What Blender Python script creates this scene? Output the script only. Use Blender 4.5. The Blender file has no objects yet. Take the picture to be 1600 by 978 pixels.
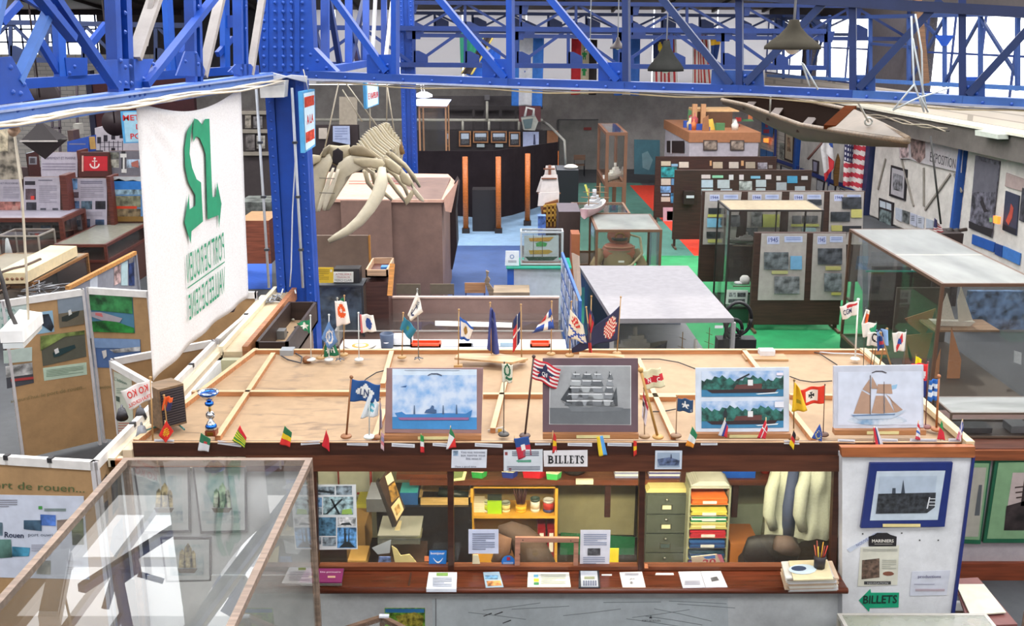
import bpy,math,random
from mathutils import Vector,Matrix
random.seed(7)
SC=bpy.context.scene
COL=SC.collection
# ---------------------------------------------------------------- camera, sky, light, exposure
W,H,F=1600,978,1618.0
PITCH=math.radians(15.35)
CZ=5.62
cam_d=bpy.data.cameras.new('camera');cam=bpy.data.objects.new('camera',cam_d);COL.objects.link(cam)
cam.location=(0,0,CZ);cam.rotation_euler=(math.radians(90)-PITCH,0,0)
cam_d.sensor_fit='HORIZONTAL';cam_d.sensor_width=36.0;cam_d.lens=36.0*F/W
cam_d.clip_end=300
SC.camera=cam
wd=bpy.data.worlds.new('overcast_sky');SC.world=wd;wd.use_nodes=True
bg=wd.node_tree.nodes['Background'];bg.inputs[0].default_value=(0.93,0.96,1.0,1);bg.inputs[1].default_value=4.2
SC.view_settings.view_transform='Standard';SC.view_settings.look='None'
SC.view_settings.exposure=0.0;SC.view_settings.gamma=1.0;SC.view_settings.use_curve_mapping=False
cy=SC.cycles
cy.max_bounces=7;cy.diffuse_bounces=3;cy.glossy_bounces=3;cy.transmission_bounces=3
cy.transparent_max_bounces=28;cy.caustics_reflective=False;cy.caustics_refractive=False
cy.sample_clamp_indirect=6.0;cy.use_denoising=True
def area(name,loc,rot,sx,sy,power,col=(1,1,1)):
 d=bpy.data.lights.new(name,'AREA');d.shape='RECTANGLE';d.size=sx;d.size_y=sy;d.energy=power;d.color=col
 o=bpy.data.objects.new(name,d);COL.objects.link(o);o.location=loc;o.rotation_euler=rot
 return o
 # daylight entering through the glazed roof bands (one lamp just under each band)
ROOF_Z=8.6
BANDS=[(-3.5,-1.0),(3.0,5.6),(9.5,12.1),(15.2,19.8),(23.2,25.8),(29.0,31.6)]
for y0,y1 in BANDS:
 pw=760 if y0<20 else 1050
 area('skylight_daylight',(1.8,(y0+y1)/2,ROOF_Z-0.25),(0,0,0),20,y1-y0,pw,(1.0,0.985,0.97))
 area('skylight_daylight',(-15.5,(y0+y1)/2,ROOF_Z-0.25),(0,0,0),6,y1-y0,pw*.6,(1.0,0.985,0.97))
sun_d=bpy.data.lights.new('sun','SUN');sun_d.energy=2.0;sun_d.angle=math.radians(2);sun_d.color=(1,0.95,0.86)
sun=bpy.data.objects.new('sun',sun_d);COL.objects.link(sun);sun.rotation_euler=(math.radians(-28),math.radians(22),0)
# ---------------------------------------------------------------- colours and materials
def lin(h):
 h=h.lstrip('#');r=[]
 for i in(0,2,4):
  c=int(h[i:i+2],16)/255
  r.append(c/12.92 if c<=0.04045 else((c+0.055)/1.055)**2.4)
 return r
_mats={}
def _base(name):
 m=bpy.data.materials.new(name);m.use_nodes=True
 return m,m.node_tree,m.node_tree.nodes,m.node_tree.links,m.node_tree.nodes['Principled BSDF']
def M(spec):
 """'#rrggbb[:rough[:kind]]' -> a procedural material; kinds: '', metal, cloth, wood, dirt, photo, brick, speck"""
 if isinstance(spec,bpy.types.Material):return spec
 if spec in _mats:return _mats[spec]
 if spec=='glass':return glass('glass',0.02,'#dfe8e6')
 p=spec.split(':');col=lin(p[0]);rough=float(p[1])if len(p)>1 and p[1]else 0.6;kind=p[2]if len(p)>2 else ''
 m,nt,N,L,b=_base('m_'+spec.replace('#','').replace(':','_'))
 b.inputs['Roughness'].default_value=rough
 if rough>=1:b.inputs['Specular IOR Level'].default_value=0.02
 tc=N.new('ShaderNodeTexCoord');nz=N.new('ShaderNodeTexNoise');rp=N.new('ShaderNodeValToRGB')
 L.new(tc.outputs['Object'],nz.inputs['Vector'])
 L.new(nz.outputs['Fac'],rp.inputs['Fac']);L.new(rp.outputs['Color'],b.inputs['Base Color'])
 lo,hi,sc=0.9,1.06,9.0
 e=rp.color_ramp.elements;e[0].position=0.3;e[1].position=0.7
 if kind=='metal':b.inputs['Metallic'].default_value=1.0
 if kind=='cloth':sc=60
 if kind=='dirt':lo,hi,sc=0.72,1.1,2.2;nz.inputs['Detail'].default_value=8;nz.inputs['Roughness'].default_value=0.7
 if kind=='speck':lo,hi,sc=0.6,1.3,90
 if kind=='wood':
  mp=N.new('ShaderNodeMapping');mp.inputs['Scale'].default_value=(1.2,14,14)
  L.new(tc.outputs['Object'],mp.inputs['Vector']);L.new(mp.outputs['Vector'],nz.inputs['Vector'])
  lo,hi,sc=0.62,1.25,2.0;nz.inputs['Detail'].default_value=5
 if kind in('photo','far'):
  lo,hi,sc=0.3,1.9,(22 if kind=='photo' else 6);nz.inputs['Detail'].default_value=5;e[0].position=0.36;e[1].position=0.64
 nz.inputs['Scale'].default_value=sc
 if kind=='cloud':e[1].position=.6
 e[0].color=[min(1,c*lo)for c in col]+[1];e[1].color=[min(1,c*hi)for c in col]+[1]
 if kind=='cloud':e[1].color=[c*.35+.5 for c in col]+[1]
 if kind=='cloud':
  lo,hi,sc=0.95,1.0,4.5;nz.inputs['Detail'].default_value=6
 if kind=='stained':
  lo,hi,sc=0.88,1.06,2.2;nz.inputs['Detail'].default_value=6
  mp=N.new('ShaderNodeMapping');mp.inputs['Scale'].default_value=(2.2,7,1);n2=N.new('ShaderNodeTexNoise');n2.inputs['Scale'].default_value=1.1;n2.inputs['Detail'].default_value=7;n2.inputs['Distortion'].default_value=1.2
  L.new(tc.outputs['Object'],mp.inputs['Vector']);L.new(mp.outputs['Vector'],n2.inputs['Vector'])
  r2=N.new('ShaderNodeValToRGB');r2.color_ramp.elements[0].position=.55;r2.color_ramp.elements[1].position=.74;L.new(n2.outputs['Fac'],r2.inputs['Fac'])
  sx=N.new('ShaderNodeSeparateXYZ');L.new(tc.outputs['Object'],sx.inputs[0]);mr=N.new('ShaderNodeMapRange');mr.inputs[1].default_value=-.35;mr.inputs[2].default_value=-1.1;mr.inputs[3].default_value=.0;mr.inputs[4].default_value=1.0;L.new(sx.outputs[0],mr.inputs[0])
  mu=N.new('ShaderNodeMath');mu.operation='MULTIPLY';L.new(r2.outputs['Color'],mu.inputs[0]);L.new(mr.outputs[0],mu.inputs[1])
  mx=N.new('ShaderNodeMix');mx.data_type='RGBA';L.new(mu.outputs[0],mx.inputs[0]);L.new(rp.outputs['Color'],mx.inputs[6]);mx.inputs[7].default_value=lin('6e563e')+[1];L.new(mx.outputs[2],b.inputs['Base Color'])
  mr2=N.new('ShaderNodeMapRange');mr2.inputs[3].default_value=rough;mr2.inputs[4].default_value=.3;L.new(mu.outputs[0],mr2.inputs[0]);L.new(mr2.outputs[0],b.inputs['Roughness'])
 if kind=='brick':
  br=N.new('ShaderNodeTexBrick');mp=N.new('ShaderNodeMapping');mp.inputs['Rotation'].default_value=(math.radians(90),0,0)
  L.new(tc.outputs['Object'],mp.inputs['Vector']);L.new(mp.outputs['Vector'],br.inputs['Vector'])
  br.inputs['Scale'].default_value=1.0;br.inputs['Brick Width'].default_value=0.5;br.inputs['Row Height'].default_value=0.16
  br.inputs['Mortar Size'].default_value=0.012
  br.inputs['Color1'].default_value=col+[1];br.inputs['Color2'].default_value=[c*0.9 for c in col]+[1];br.inputs['Mortar'].default_value=[c*0.6 for c in col]+[1]
  L.new(br.outputs['Color'],b.inputs['Base Color'])
 if kind in('wood','cloth','dirt'):
  bp=N.new('ShaderNodeBump');bp.inputs['Strength'].default_value=0.12;bp.inputs['Distance'].default_value=0.01
  L.new(nz.outputs['Fac'],bp.inputs['Height']);L.new(bp.outputs['Normal'],b.inputs['Normal'])
 _mats[spec]=m
 return m
def glass(name,dust,tint,ior=1.5,rough=.01):
 if name in _mats:return _mats[name]
 m,nt,N,L,b=_base(name)
 N.remove(b);out=N['Material Output']
 fr=N.new('ShaderNodeFresnel');fr.inputs[0].default_value=ior
 tr=N.new('ShaderNodeBsdfTransparent');tr.inputs[0].default_value=lin(tint)+[1]
 gl=N.new('ShaderNodeBsdfGlossy');gl.inputs['Roughness'].default_value=rough
 df=N.new('ShaderNodeBsdfDiffuse');df.inputs[0].default_value=(0.75,0.76,0.74,1)if rough<.1 else(.42,.43,.41,1)
 nz=N.new('ShaderNodeTexNoise');nz.inputs['Scale'].default_value=3.0;nz.inputs['Detail'].default_value=6
 mu=N.new('ShaderNodeMath');mu.operation='MULTIPLY';mu.inputs[1].default_value=dust*2
 L.new(nz.outputs['Fac'],mu.inputs[0])
 m1=N.new('ShaderNodeMixShader');m2=N.new('ShaderNodeMixShader')
 L.new(mu.outputs[0],m1.inputs[0]);L.new(tr.outputs[0],m1.inputs[1]);L.new(df.outputs[0],m1.inputs[2])
 ge=N.new('ShaderNodeNewGeometry');sb=N.new('ShaderNodeMath');sb.operation='SUBTRACT';sb.inputs[0].default_value=1.0;L.new(ge.outputs['Backfacing'],sb.inputs[1])
 mf=N.new('ShaderNodeMath');mf.operation='MULTIPLY';mf.use_clamp=True;L.new(fr.outputs[0],mf.inputs[0]);L.new(sb.outputs[0],mf.inputs[1])
 L.new(mf.outputs[0],m2.inputs[0]);L.new(m1.outputs[0],m2.inputs[1]);L.new(gl.outputs[0],m2.inputs[2])
 L.new(m2.outputs[0],out.inputs[0])
 _mats[name]=m
 return m
GLASS=glass('clear_glass',0.012,'#f9f9f8',1.45);FROSTY=glass('frosty_top',.42,'#e6e9e6',1.35,.3);CLEAR=glass('case_glass',.012,'#fafaf9',1.68)
DUSTY=glass('dusty_glass',0.07,'#e9efec')
def frosted():
 m,nt,N,L,b=_base('frosted_glazing')
 N.remove(b);t=N.new('ShaderNodeBsdfTranslucent');t.inputs[0].default_value=(.31,.3,.305,1)
 d=N.new('ShaderNodeBsdfDiffuse');d.inputs[0].default_value=(.35,.35,.35,1)
 a=N.new('ShaderNodeAddShader');L.new(t.outputs[0],a.inputs[0]);L.new(d.outputs[0],a.inputs[1]);L.new(a.outputs[0],N['Material Output'].inputs[0])
 return m
def emit(name,hexc,s):
 if name in _mats:return _mats[name]
 m,nt,N,L,b=_base(name)
 b.inputs['Base Color'].default_value=lin(hexc)+[1];b.inputs['Emission Color'].default_value=lin(hexc)+[1];b.inputs['Emission Strength'].default_value=s
 _mats[name]=m
 return m
 # ---------------------------------------------------------------- from photo pixel to place
CO,SI=math.cos(PITCH),math.sin(PITCH)
EYE=Vector((0,0,CZ))
def ray(u,v):
 a,b=(u-800)/F,(v-489)/F
 return Vector((a,CO-b*SI,-SI-b*CO))
def P(u,v,Y):
 d=ray(u,v);return EYE+d*(Y/d.y)
def PZ(u,v,z):
 d=ray(u,v);return EYE+d*((z-CZ)/d.z)
class Pl:
 """a plane in the room: point and normal (normal turned towards the viewer's side)"""
 def __init__(s,o,n):
  s.o=Vector(o);s.n=Vector(n).normalized()
  if s.n.dot(EYE-s.o)<0:s.n=-s.n
 def hit(s,u,v):
  d=ray(u,v);return EYE+d*((s.o-EYE).dot(s.n)/d.dot(s.n))
def plY(Y):return Pl((0,Y,0),(0,1,0))
def plZ(z):return Pl((0,0,z),(0,0,1))
def plV(a,b):
 d=Vector((b[0]-a[0],b[1]-a[1],0));return Pl((a[0],a[1],0),(d.y,-d.x,0))
def pl3(a,b,c):return Pl(a,(Vector(b)-Vector(a)).cross(Vector(c)-Vector(a)))
# ---------------------------------------------------------------- mesh builder
_txt={}
def text_mesh(s,bold):
 k=(s,bold)
 if k in _txt:return _txt[k]
 c=bpy.data.curves.new('t','FONT');c.body=s;c.resolution_u=2;c.offset=0.02 if bold else 0.0
 o=bpy.data.objects.new('t',c);COL.objects.link(o)
 dg=bpy.context.evaluated_depsgraph_get();dg.update()
 me=bpy.data.meshes.new_from_object(o.evaluated_get(dg))
 vs=[(v.co.x,v.co.y)for v in me.vertices];fs=[tuple(p.vertices)for p in me.polygons]
 bpy.data.objects.remove(o);bpy.data.curves.remove(c);bpy.data.meshes.remove(me)
 x0=min(v[0]for v in vs);x1=max(v[0]for v in vs);y0=min(v[1]for v in vs);y1=max(v[1]for v in vs)
 vs=[((x-x0)/(x1-x0),1-(y-y0)/(y1-y0))for x,y in vs]
 _txt[k]=(vs,fs);return _txt[k]
class MB:
 def __init__(s):s.v=[];s.f=[];s.m=[];s.ms=[];s.sm=[]
 def mi(s,mat):
  m=M(mat)
  if m not in s.ms:s.ms.append(m)
  return s.ms.index(m)
 def add(s,vs,fs,mat,smooth=False):
  n=len(s.v);k=s.mi(mat);s.v+=[tuple(v)for v in vs]
  for f in fs:s.f.append(tuple(i+n for i in f));s.m.append(k);s.sm.append(smooth)
  return s
 def poly(s,pts,mat):return s.add(pts,[tuple(range(len(pts)))],mat)
 def prism(s,pts,vec,mat):
  n=len(pts);vec=Vector(vec);a=[Vector(p)for p in pts];nn=Vector((0,0,0))
  for i in range(n):nn+=(a[i]-a[0]).cross(a[(i+1)%n]-a[0])
  if nn.dot(vec)>0:a.reverse()
  b=[p+vec for p in a]
  return s.add(a+b,[tuple(range(n)),tuple(range(2*n-1,n-1,-1))]+[(i,(i+1)%n,(i+1)%n+n,i+n)for i in range(n)],mat)
 def box(s,x0,x1,y0,y1,z0,z1,mat):
  vs=[(x,y,z)for z in(z0,z1)for x,y in((x0,y0),(x1,y0),(x1,y1),(x0,y1))]
  return s.add(vs,[(3,2,1,0),(4,5,6,7),(0,1,5,4),(1,2,6,5),(2,3,7,6),(3,0,4,7)],mat)
 def bar(s,p,q,w,h,mat,up=(0,0,1)):
  p,q=Vector(p),Vector(q);d=(q-p)
  if d.length<1e-6:return s
  d.normalize();up=Vector(up)
  if abs(d.dot(up))>0.98:up=Vector((0,1,0))if abs(d.y)<0.9 else Vector((1,0,0))
  a=d.cross(up).normalized();b=a.cross(d)
  c=[a*(w/2*i)+b*(h/2*j)for i,j in((-1,-1),(1,-1),(1,1),(-1,1))]
  return s.add([p+k for k in c]+[q+k for k in c],[(0,1,2,3),(7,6,5,4),(0,4,5,1),(1,5,6,2),(2,6,7,3),(3,7,4,0)],mat)
 def tube(s,pts,r,mat,n=6,cap=True):
  pts=[Vector(p)for p in pts];rr=r if isinstance(r,(list,tuple))else[r]*len(pts);vs=[];fs=[]
  pu=Vector((0,0,1))
  for i,p in enumerate(pts):
   d=(pts[min(i+1,len(pts)-1)]-pts[max(i-1,0)]).normalized()
   if abs(d.dot(pu))>0.97:pu=Vector((0,1,0))if abs(d.y)<0.8 else Vector((1,0,0))
   a=d.cross(pu).normalized();b=a.cross(d);pu=b
   for k in range(n):
    t=2*math.pi*k/n;vs.append(p+a*math.cos(t)*rr[i]+b*math.sin(t)*rr[i])
  for i in range(len(pts)-1):
   for k in range(n):fs.append((i*n+k,i*n+(k+1)%n,(i+1)*n+(k+1)%n,(i+1)*n+k))
  if cap:fs.append(tuple(range(n-1,-1,-1)));fs.append(tuple(range((len(pts)-1)*n,len(pts)*n)))
  return s.add(vs,fs,mat,True)
 def lathe(s,prof,c,mat,n=16,sx=1,sy=1):
  vs=[];fs=[];c=Vector(c)
  for r,z in prof:
   for k in range(n):
    t=2*math.pi*k/n;vs.append(c+Vector((math.cos(t)*r*sx,math.sin(t)*r*sy,z)))
  for i in range(len(prof)-1):
   for k in range(n):fs.append((i*n+k,i*n+(k+1)%n,(i+1)*n+(k+1)%n,(i+1)*n+k))
  fs.append(tuple(range(n-1,-1,-1)));fs.append(tuple(range((len(prof)-1)*n,len(prof)*n)))
  return s.add(vs,fs,mat,True)
 def ball(s,c,r,mat,n=10,sz=1):
  k=n//2+1
  return s.lathe([(max(r*math.sin(math.pi*i/k),1e-4),-r*sz*math.cos(math.pi*i/k))for i in range(k+1)],c,mat,n)
  # flat things traced on a plane of the room; pts are photo pixels
 def sheet(s,pl,pts,mat,t=0.004,lay=0):
  q=[pl.hit(*p)+pl.n*(0.0015*lay)for p in pts]
  return s.prism(q,-pl.n*t,mat)if t else s.poly(q,mat)
 def pic(s,pl,pts,mat,lay=1):return s.poly([pl.hit(*p)+pl.n*(0.0022*lay)for p in pts],mat)
 def rect(s,pl,x0,y0,x1,y1,mat,lay=1):return s.pic(pl,[(x0,y0),(x1,y0),(x1,y1),(x0,y1)],mat,lay)
 def text(s,txt,q,mat,pl=None,lay=2,bold=False,mirror=False):
  """q: TL, TR, BR, BL (pixels when pl is given, else points of the room)"""
  vs,fs=text_mesh(txt,bold)
  q=[Vector((a[0],a[1],0))for a in q]if pl else[Vector(a)for a in q]
  out=[]
  for x,y in vs:
   if mirror:x=1-x
   w=(q[0]*(1-x)+q[1]*x)*(1-y)+(q[3]*(1-x)+q[2]*x)*y
   out.append(pl.hit(w.x,w.y)+pl.n*(0.0022*lay)if pl else w)
  return s.add(out,fs,mat)
 def lines(s,pl,x0,y0,x1,y1,n,mat='#6a6a78',lay=2,fill=0.45,slope=0.0):
  for i in range(n):
   h=(y1-y0)/n;ya=y0+i*h;w=(x1-x0)*(1 if i%4!=3 else 0.6)
   s.pic(pl,[(x0,ya),(x0+w,ya+slope*w),(x0+w,ya+h*fill+slope*w),(x0,ya+h*fill)],mat,lay)
  return s
 def build(s,name,parent=None,**tags):
  me=bpy.data.meshes.new(name);me.from_pydata(s.v,[],s.f)
  for m in s.ms:me.materials.append(m)
  me.polygons.foreach_set('material_index',s.m);me.polygons.foreach_set('use_smooth',s.sm)
  me.update()
  o=bpy.data.objects.new(name,me);COL.objects.link(o)
  # object origin at the base centre of the mesh
  if s.v:
   xs=[v[0]for v in s.v];ys=[v[1]for v in s.v];zs=[v[2]for v in s.v]
   c=Vector(((min(xs)+max(xs))/2,(min(ys)+max(ys))/2,min(zs)))
   me.transform(Matrix.Translation(-c));o.location=c
  if parent is not None:
   o.parent=parent
   base=parent;off=Vector(parent.location)
   while base.parent:base=base.parent;off+=Vector(base.location)
   o.location=Vector(o.location)-off
  for k,v in tags.items():o[k]=v
  return o
def tag(o,label,cat,group=None):
 o['label']=label;o['category']=cat
 if group:o['group']=group
 return o
def one(mb,name,label,cat,group=None):return tag(mb.build(name),label,cat,group)
def thing(name,label,cat,loc=(0,0,0),group=None):
 o=bpy.data.objects.new(name,None);COL.objects.link(o);o.location=loc;o.empty_display_size=0.1
 return tag(o,label,cat,group)
def struct(mb,name):return mb.build(name,kind='structure')
def dup(r0,delta,label=None,scale=None):
 def cp(o,par):
  c=o.copy();COL.objects.link(c);c.parent=par
  for ch in[k for k in o.children]:cp(ch,c)
  return c
 r=cp(r0,None);r.location=Vector(r0.location)+Vector(delta)
 if scale:r.scale=scale
 if label:r['label']=label
 return r
 # ---------------------------------------------------------------- the hall
WX=lambda y:13.8-0.082*y
BLUE='#0b43a2:0.45:dirt';BLUE2='#1450b0:0.4';DBLUE='#16306e:0.5';RIVET='#1d4ca8:0.4'
mb=MB();mb.box(-24,19,-6,44,-0.2,0,'#4a4c50:0.7:dirt');struct(mb,'floor')
def carpet(pix,mat,z,nm='carpet'):
 m=MB();q=[PZ(u,v,0)for u,v in pix];m.prism([Vector((p.x,p.y,z))for p in q],(0,0,-0.004),mat);return m.build(nm)
def carpet_xy(pts,mat,z,name,label):
 m=MB();m.prism([(x,y,z)for x,y in pts],(0,0,-0.004),mat);return one(m,name,label,'carpet')
p=[PZ(700,470,0),PZ(700,385,0),PZ(1190,385,0),PZ(1190,470,0)]
def pc(u,v):q=PZ(u,v,0);return(q.x,q.y)
carpet_xy([pc(560,560),pc(560,384),pc(812,384),pc(826,560)],'#3c5688:0.5:dirt',0.006,'carpet','mid blue carpet beside the brown laminate kiosk')
carpet_xy([pc(640,384),pc(660,318),pc(900,296),pc(905,384)],'#84a2c0:0.6:dirt',0.007,'carpet','pale blue carpet at the feet of the orange posts')
carpet_xy([pc(850,400),pc(905,286),pc(1000,286),pc(1120,400)],'#4f7f72:0.8:dirt',0.008,'carpet','dull grey-green carpet under the tall brown framed glass case')
carpet_xy([pc(880,560),pc(890,400),pc(1320,400),pc(1400,560)],'#1f8c52:0.7:dirt',0.009,'carpet','bright green carpet around the 1944 and 1945 boards')
carpet_xy([pc(984,290),pc(1025,290),pc(1180,400),pc(1085,400)],'#dc3c22:0.8',0.012,'carpet','narrow bright red carpet running beside the dark wooden boards')
# roof: solid, with glazed bands open to the sky
mb=MB();ys=[-6]+[y for b in BANDS for y in b]+[44]
for i in range(0,len(ys),2):mb.box(-24,20,ys[i],ys[i+1],ROOF_Z,ROOF_Z+0.2,'#3a3438:0.8')
mb.box(-24,-18.5,-6,44,ROOF_Z+0.01,ROOF_Z+0.21,'#3a3438:0.8');mb.box(15,20,-6,44,ROOF_Z+0.01,ROOF_Z+0.21,'#3a3438:0.8')
mb.box(-12.5,-8.3,-6,44,ROOF_Z+.02,ROOF_Z+.22,'#3a3438:0.8');struct(mb,'ceiling')
for b0,b1 in BANDS:
 mb=MB()
 for k in range(16):x=-18+k*2.1;mb.box(x,x+0.12,b0,b1,ROOF_Z-0.05,ROOF_Z+0.1,'#27467f:0.5')
 mb.box(-18,15,(b0+b1)/2-.05,(b0+b1)/2+.05,ROOF_Z-0.05,ROOF_Z+0.1,'#27467f:0.5')
 struct(mb,'trim_1')
 # far wall: grey, with a pale glazed upper half, white brick to the left with a bright window
YF=43.0;FROST=frosted()
GREY='#a8a29e:0.9:dirt'
mb=MB();mb.box(-13.2,10.8,YF,YF+.3,0,3.42,GREY);mb.box(-13.2,10.8,YF,YF+.3,6.45,ROOF_Z,'#352622:0.8:wood')
mb.box(-13.2,-9.6,YF,YF+.3,3.42,6.45,'#4c4a50:0.9')
struct(mb,'wall_back')
mb=MB()
for x in[-9.6+2.55*k for k in range(8)]:mb.box(x,x+2.5,YF+.02,YF+.06,3.45,6.45,FROST)
struct(mb,'window_1')
mb=MB()
mb.box(-24,-13.2,YF,YF+.3,0,4.62,'#f0eae4:0.9:brick');mb.box(-24,-13.2,YF,YF+.3,6.15,ROOF_Z,'#322a2e:0.8')
mb.box(-24,-20.9,YF,YF+.3,4.62,6.15,'#4a4040:0.9');mb.box(-16.6,-13.2,YF,YF+.3,4.62,6.15,'#57504f:0.9')
struct(mb,'wall_back')
mb=MB()
for k in range(8):x=-20.9+k*.6;mb.bar((x,YF+.1,4.62),(x,YF+.1,6.15),.06,.06,DBLUE)
for z in(5.1,5.6):mb.bar((-20.9,YF+.1,z),(-16.6,YF+.1,z),.06,.06,DBLUE)
mb.box(-20.9,-16.6,YF+.2,YF+.21,4.62,6.15,GLASS)
struct(mb,'window_2')
mb=MB();mb.box(-24.3,-24,-6,44,0,ROOF_Z,'#9a9694:0.9:brick');struct(mb,'wall_left')
mb=MB();mb.box(-24,20,-6.3,-6,0,ROOF_Z,'#8f8a86:0.9');struct(mb,'wall_front')
# right wall: white boards up to 2.3 m, a deep grey beam, then a strip of bright windows
RW=plV((WX(-6),-6),(WX(44),44))
def rw(y,z,off=0.0):
 return Vector((WX(y),y,z))+RW.n*off
def wallslab(mb,y0,y1,z0,z1,mat,t=.25,off=0.0):
 q=[rw(y0,z0,off),rw(y1,z0,off),rw(y1,z1,off),rw(y0,z1,off)];mb.prism(q,-RW.n*t,mat)
mb=MB();wallslab(mb,-6,44,0,3.9,'#cdc3b8:0.9:brick');wallslab(mb,-6,44,6.0,ROOF_Z,'#3d3636:0.8')
wallslab(mb,29.4,33.2,3.9,6.0,'#4a4448:0.9');wallslab(mb,38.1,38.9,3.9,6.0,'#4a4448:0.9')
struct(mb,'wall_right')
mb=MB();wallslab(mb,-6,44,2.72,3.3,'#6b645f:0.9:dirt',.5,.5);wallslab(mb,-6,44,3.3,3.36,'#e8e2cf:0.7',.62,.6);struct(mb,'trim_2')
for y0,y1 in((19,29.4),(33.2,38.1),(38.9,43)):
 mb=MB();n=int((y1-y0)/1.3)
 for k in range(n+1):y=y0+(y1-y0)*k/n;mb.bar(rw(y,3.9),rw(y,6),.05,.05,DBLUE)
 for z in(3.93,5.0,5.97):mb.bar(rw(y0,z),rw(y1,z),.05,.05,DBLUE)
 wallslab(mb,y0,y1,3.9,6.0,GLASS,.006,-.1)
 struct(mb,'window_3')
 # pillars on the right wall
for k,y in enumerate((26.6,32.2,38.5)):
 w=(.12,.42,.2)[k];mb=MB();a=rw(y,0,.15);mb.prism([rw(y-w/2,0,.2),rw(y+w/2,0,.2),rw(y+w/2,2.72 if k!=1 else 3.3,.2),rw(y-w/2,2.72 if k!=1 else 3.3,.2)],-RW.n*.3,'#1d2a52:0.5:dirt' if k==1 else '#24509a:0.5')
 struct(mb,'trim_3')
 # white boarded panels with dark seams between the pillars
mb=MB()
for y0,y1 in((21,26.4),(26.75,31.9),(32.5,38.3)):wallslab(mb,y0,y1,0.05,2.7,'#cfc9c2:0.8:dirt',.03,.06)
for(u0,v0,u1,v1)in((1412,245,1432,322),(1490,272,1450,328),(1388,248,1376,296),(1496,272,1508,300),(1448,262,1448,322)):
 a,b=RW.hit(u0,v0)+RW.n*.09,RW.hit(u1,v1)+RW.n*.09;mb.bar(a,b,.03,.06,'#8f887f:0.8')
struct(mb,'trim_4')
# ---------------------------------------------------------------- blue riveted steelwork
def rivets(mb,a,b,n,nrm,r=.018,off=0.0):
 a,b=Vector(a),Vector(b)
 for i in range(n):
  p=a.lerp(b,(i+.5)/n)+nrm*off;mb.add(*_riv(p,nrm,r),RIVET,True)
def _riv(p,n,r):
 a=n.cross(Vector((0,0,1)))
 if a.length<.1:a=Vector((1,0,0))
 a.normalize();b=n.cross(a);vs=[p+(a*math.cos(t)+b*math.sin(t))*r for t in[k*math.pi/3 for k in range(6)]]+[p+n*r*.7+(a*math.cos(t)+b*math.sin(t))*r*.5 for t in[k*math.pi/3 for k in range(6)]]
 return vs,[(k,(k+1)%6,(k+1)%6+6,k+6)for k in range(6)]+[(6,7,8,9,10,11)]
def column(x,y,w,d,z1,label,nriv):
 t=thing('steel_column',label,'column',(x,y,0),'blue riveted steel columns')
 mb=MB();mb.box(x-w/2,x+w/2,y+d*.4,y+d*.45,0,z1,BLUE);mb.box(x-w/2,x-w/2+.03,y,y+d,0,z1,BLUE);mb.box(x+w/2-.03,x+w/2,y,y+d,0,z1,BLUE)
 mb.box(x-w/2-.0,x-w/2+.11,y-.012,y,0,z1,BLUE);mb.box(x+w/2-.11,x+w/2,y-.012,y,0,z1,BLUE)
 mb.box(x-w/2+.11,x+w/2-.11,y+.03,y+.045,0,z1,BLUE)
 mb.build('shaft',t)
 r=MB()
 for sx in(-1,1):rivets(r,(x+sx*(w/2-.055),y-.012,.3),(x+sx*(w/2-.055),y-.012,z1),nriv,Vector((0,-1,0)))
 r.build('rivet_rows',t)
 b=MB();b.box(x-w/2-.12,x+w/2+.12,y-.12,y+d+.12,0,.04,BLUE);b.build('base_plate',t)
 return t
XC1=P(448,200,13.5).x;XC2=P(639,200,25.5).x
c1=column(XC1,13.5,.5,.34,6.6,'large blue riveted steel column rising behind the ticket booth beside the white banner',55)
column(XC2,25.5,.34,.3,6.6,'slimmer blue riveted steel column standing behind the whale skeleton',60)
# grey conduits running up the near column
for px,nm in((412,'grey conduit pipe on the left edge of the large blue column'),(466,'grey conduit pipe on the right part of the large blue column')):
 mb=MB();x=P(px,300,13.4).x;mb.tube([(x,13.36,2.3),(x,13.36,4.9)],.018,'#b8bcc4:0.5',6)
 for z in(2.8,3.5,4.2):mb.box(x-.03,x+.03,13.34,13.4,z,z+.03,'#33363c:0.5')
 one(mb,'conduit_pipe',nm,'pipe')
mb=MB();mb.tube([P(458,160,13.42),P(462,240,13.42),P(457,330,13.42),P(455,420,13.42),P(453,448,13.42)],.009,'#c9cdd4:0.5',6)
one(mb,'cable','thin pale cable hanging down the face of the large blue column','cable')
class Truss:
 def __init__(s,name,label,pl,group='blue riveted roof trusses'):
  s.t=thing(name,label,'truss',(0,0,0),group);s.pl=pl;s.first=True
 def mem(s,kind,a,b,wpx_w,mat=BLUE,d=.09,off=0.0,double=0):
  mb=MB();p,q=s.pl.hit(*a)+s.pl.n*off,s.pl.hit(*b)+s.pl.n*off
  if double:
   ax=(q-p).normalized().cross(s.pl.n)
   for k in(-1,1):mb.bar(p+ax*k*double,q+ax*k*double,wpx_w,d,mat,s.pl.n)
   mb.bar(p-s.pl.n*.03,q-s.pl.n*.03,double*2,.012,mat,s.pl.n)
  else:mb.bar(p,q,wpx_w,d,mat,s.pl.n)
  return mb.build(kind,s.t)
 def gusset(s,pts,mat=BLUE,off=.05,riv=()):
  mb=MB();q=[s.pl.hit(*p)+s.pl.n*off for p in pts];mb.prism(q,-s.pl.n*.014,mat)
  for u,v in riv:mb.add(*_riv(s.pl.hit(u,v)+s.pl.n*off,s.pl.n,.022),RIVET,True)
  return mb.build('gusset_plate',s.t)
 def riv(s,pts,off=.06,r=.02):
  mb=MB()
  for u,v in pts:mb.add(*_riv(s.pl.hit(u,v)+s.pl.n*off,s.pl.n,r),RIVET,True)
  return mb.build('rivet_rows',s.t)
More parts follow.
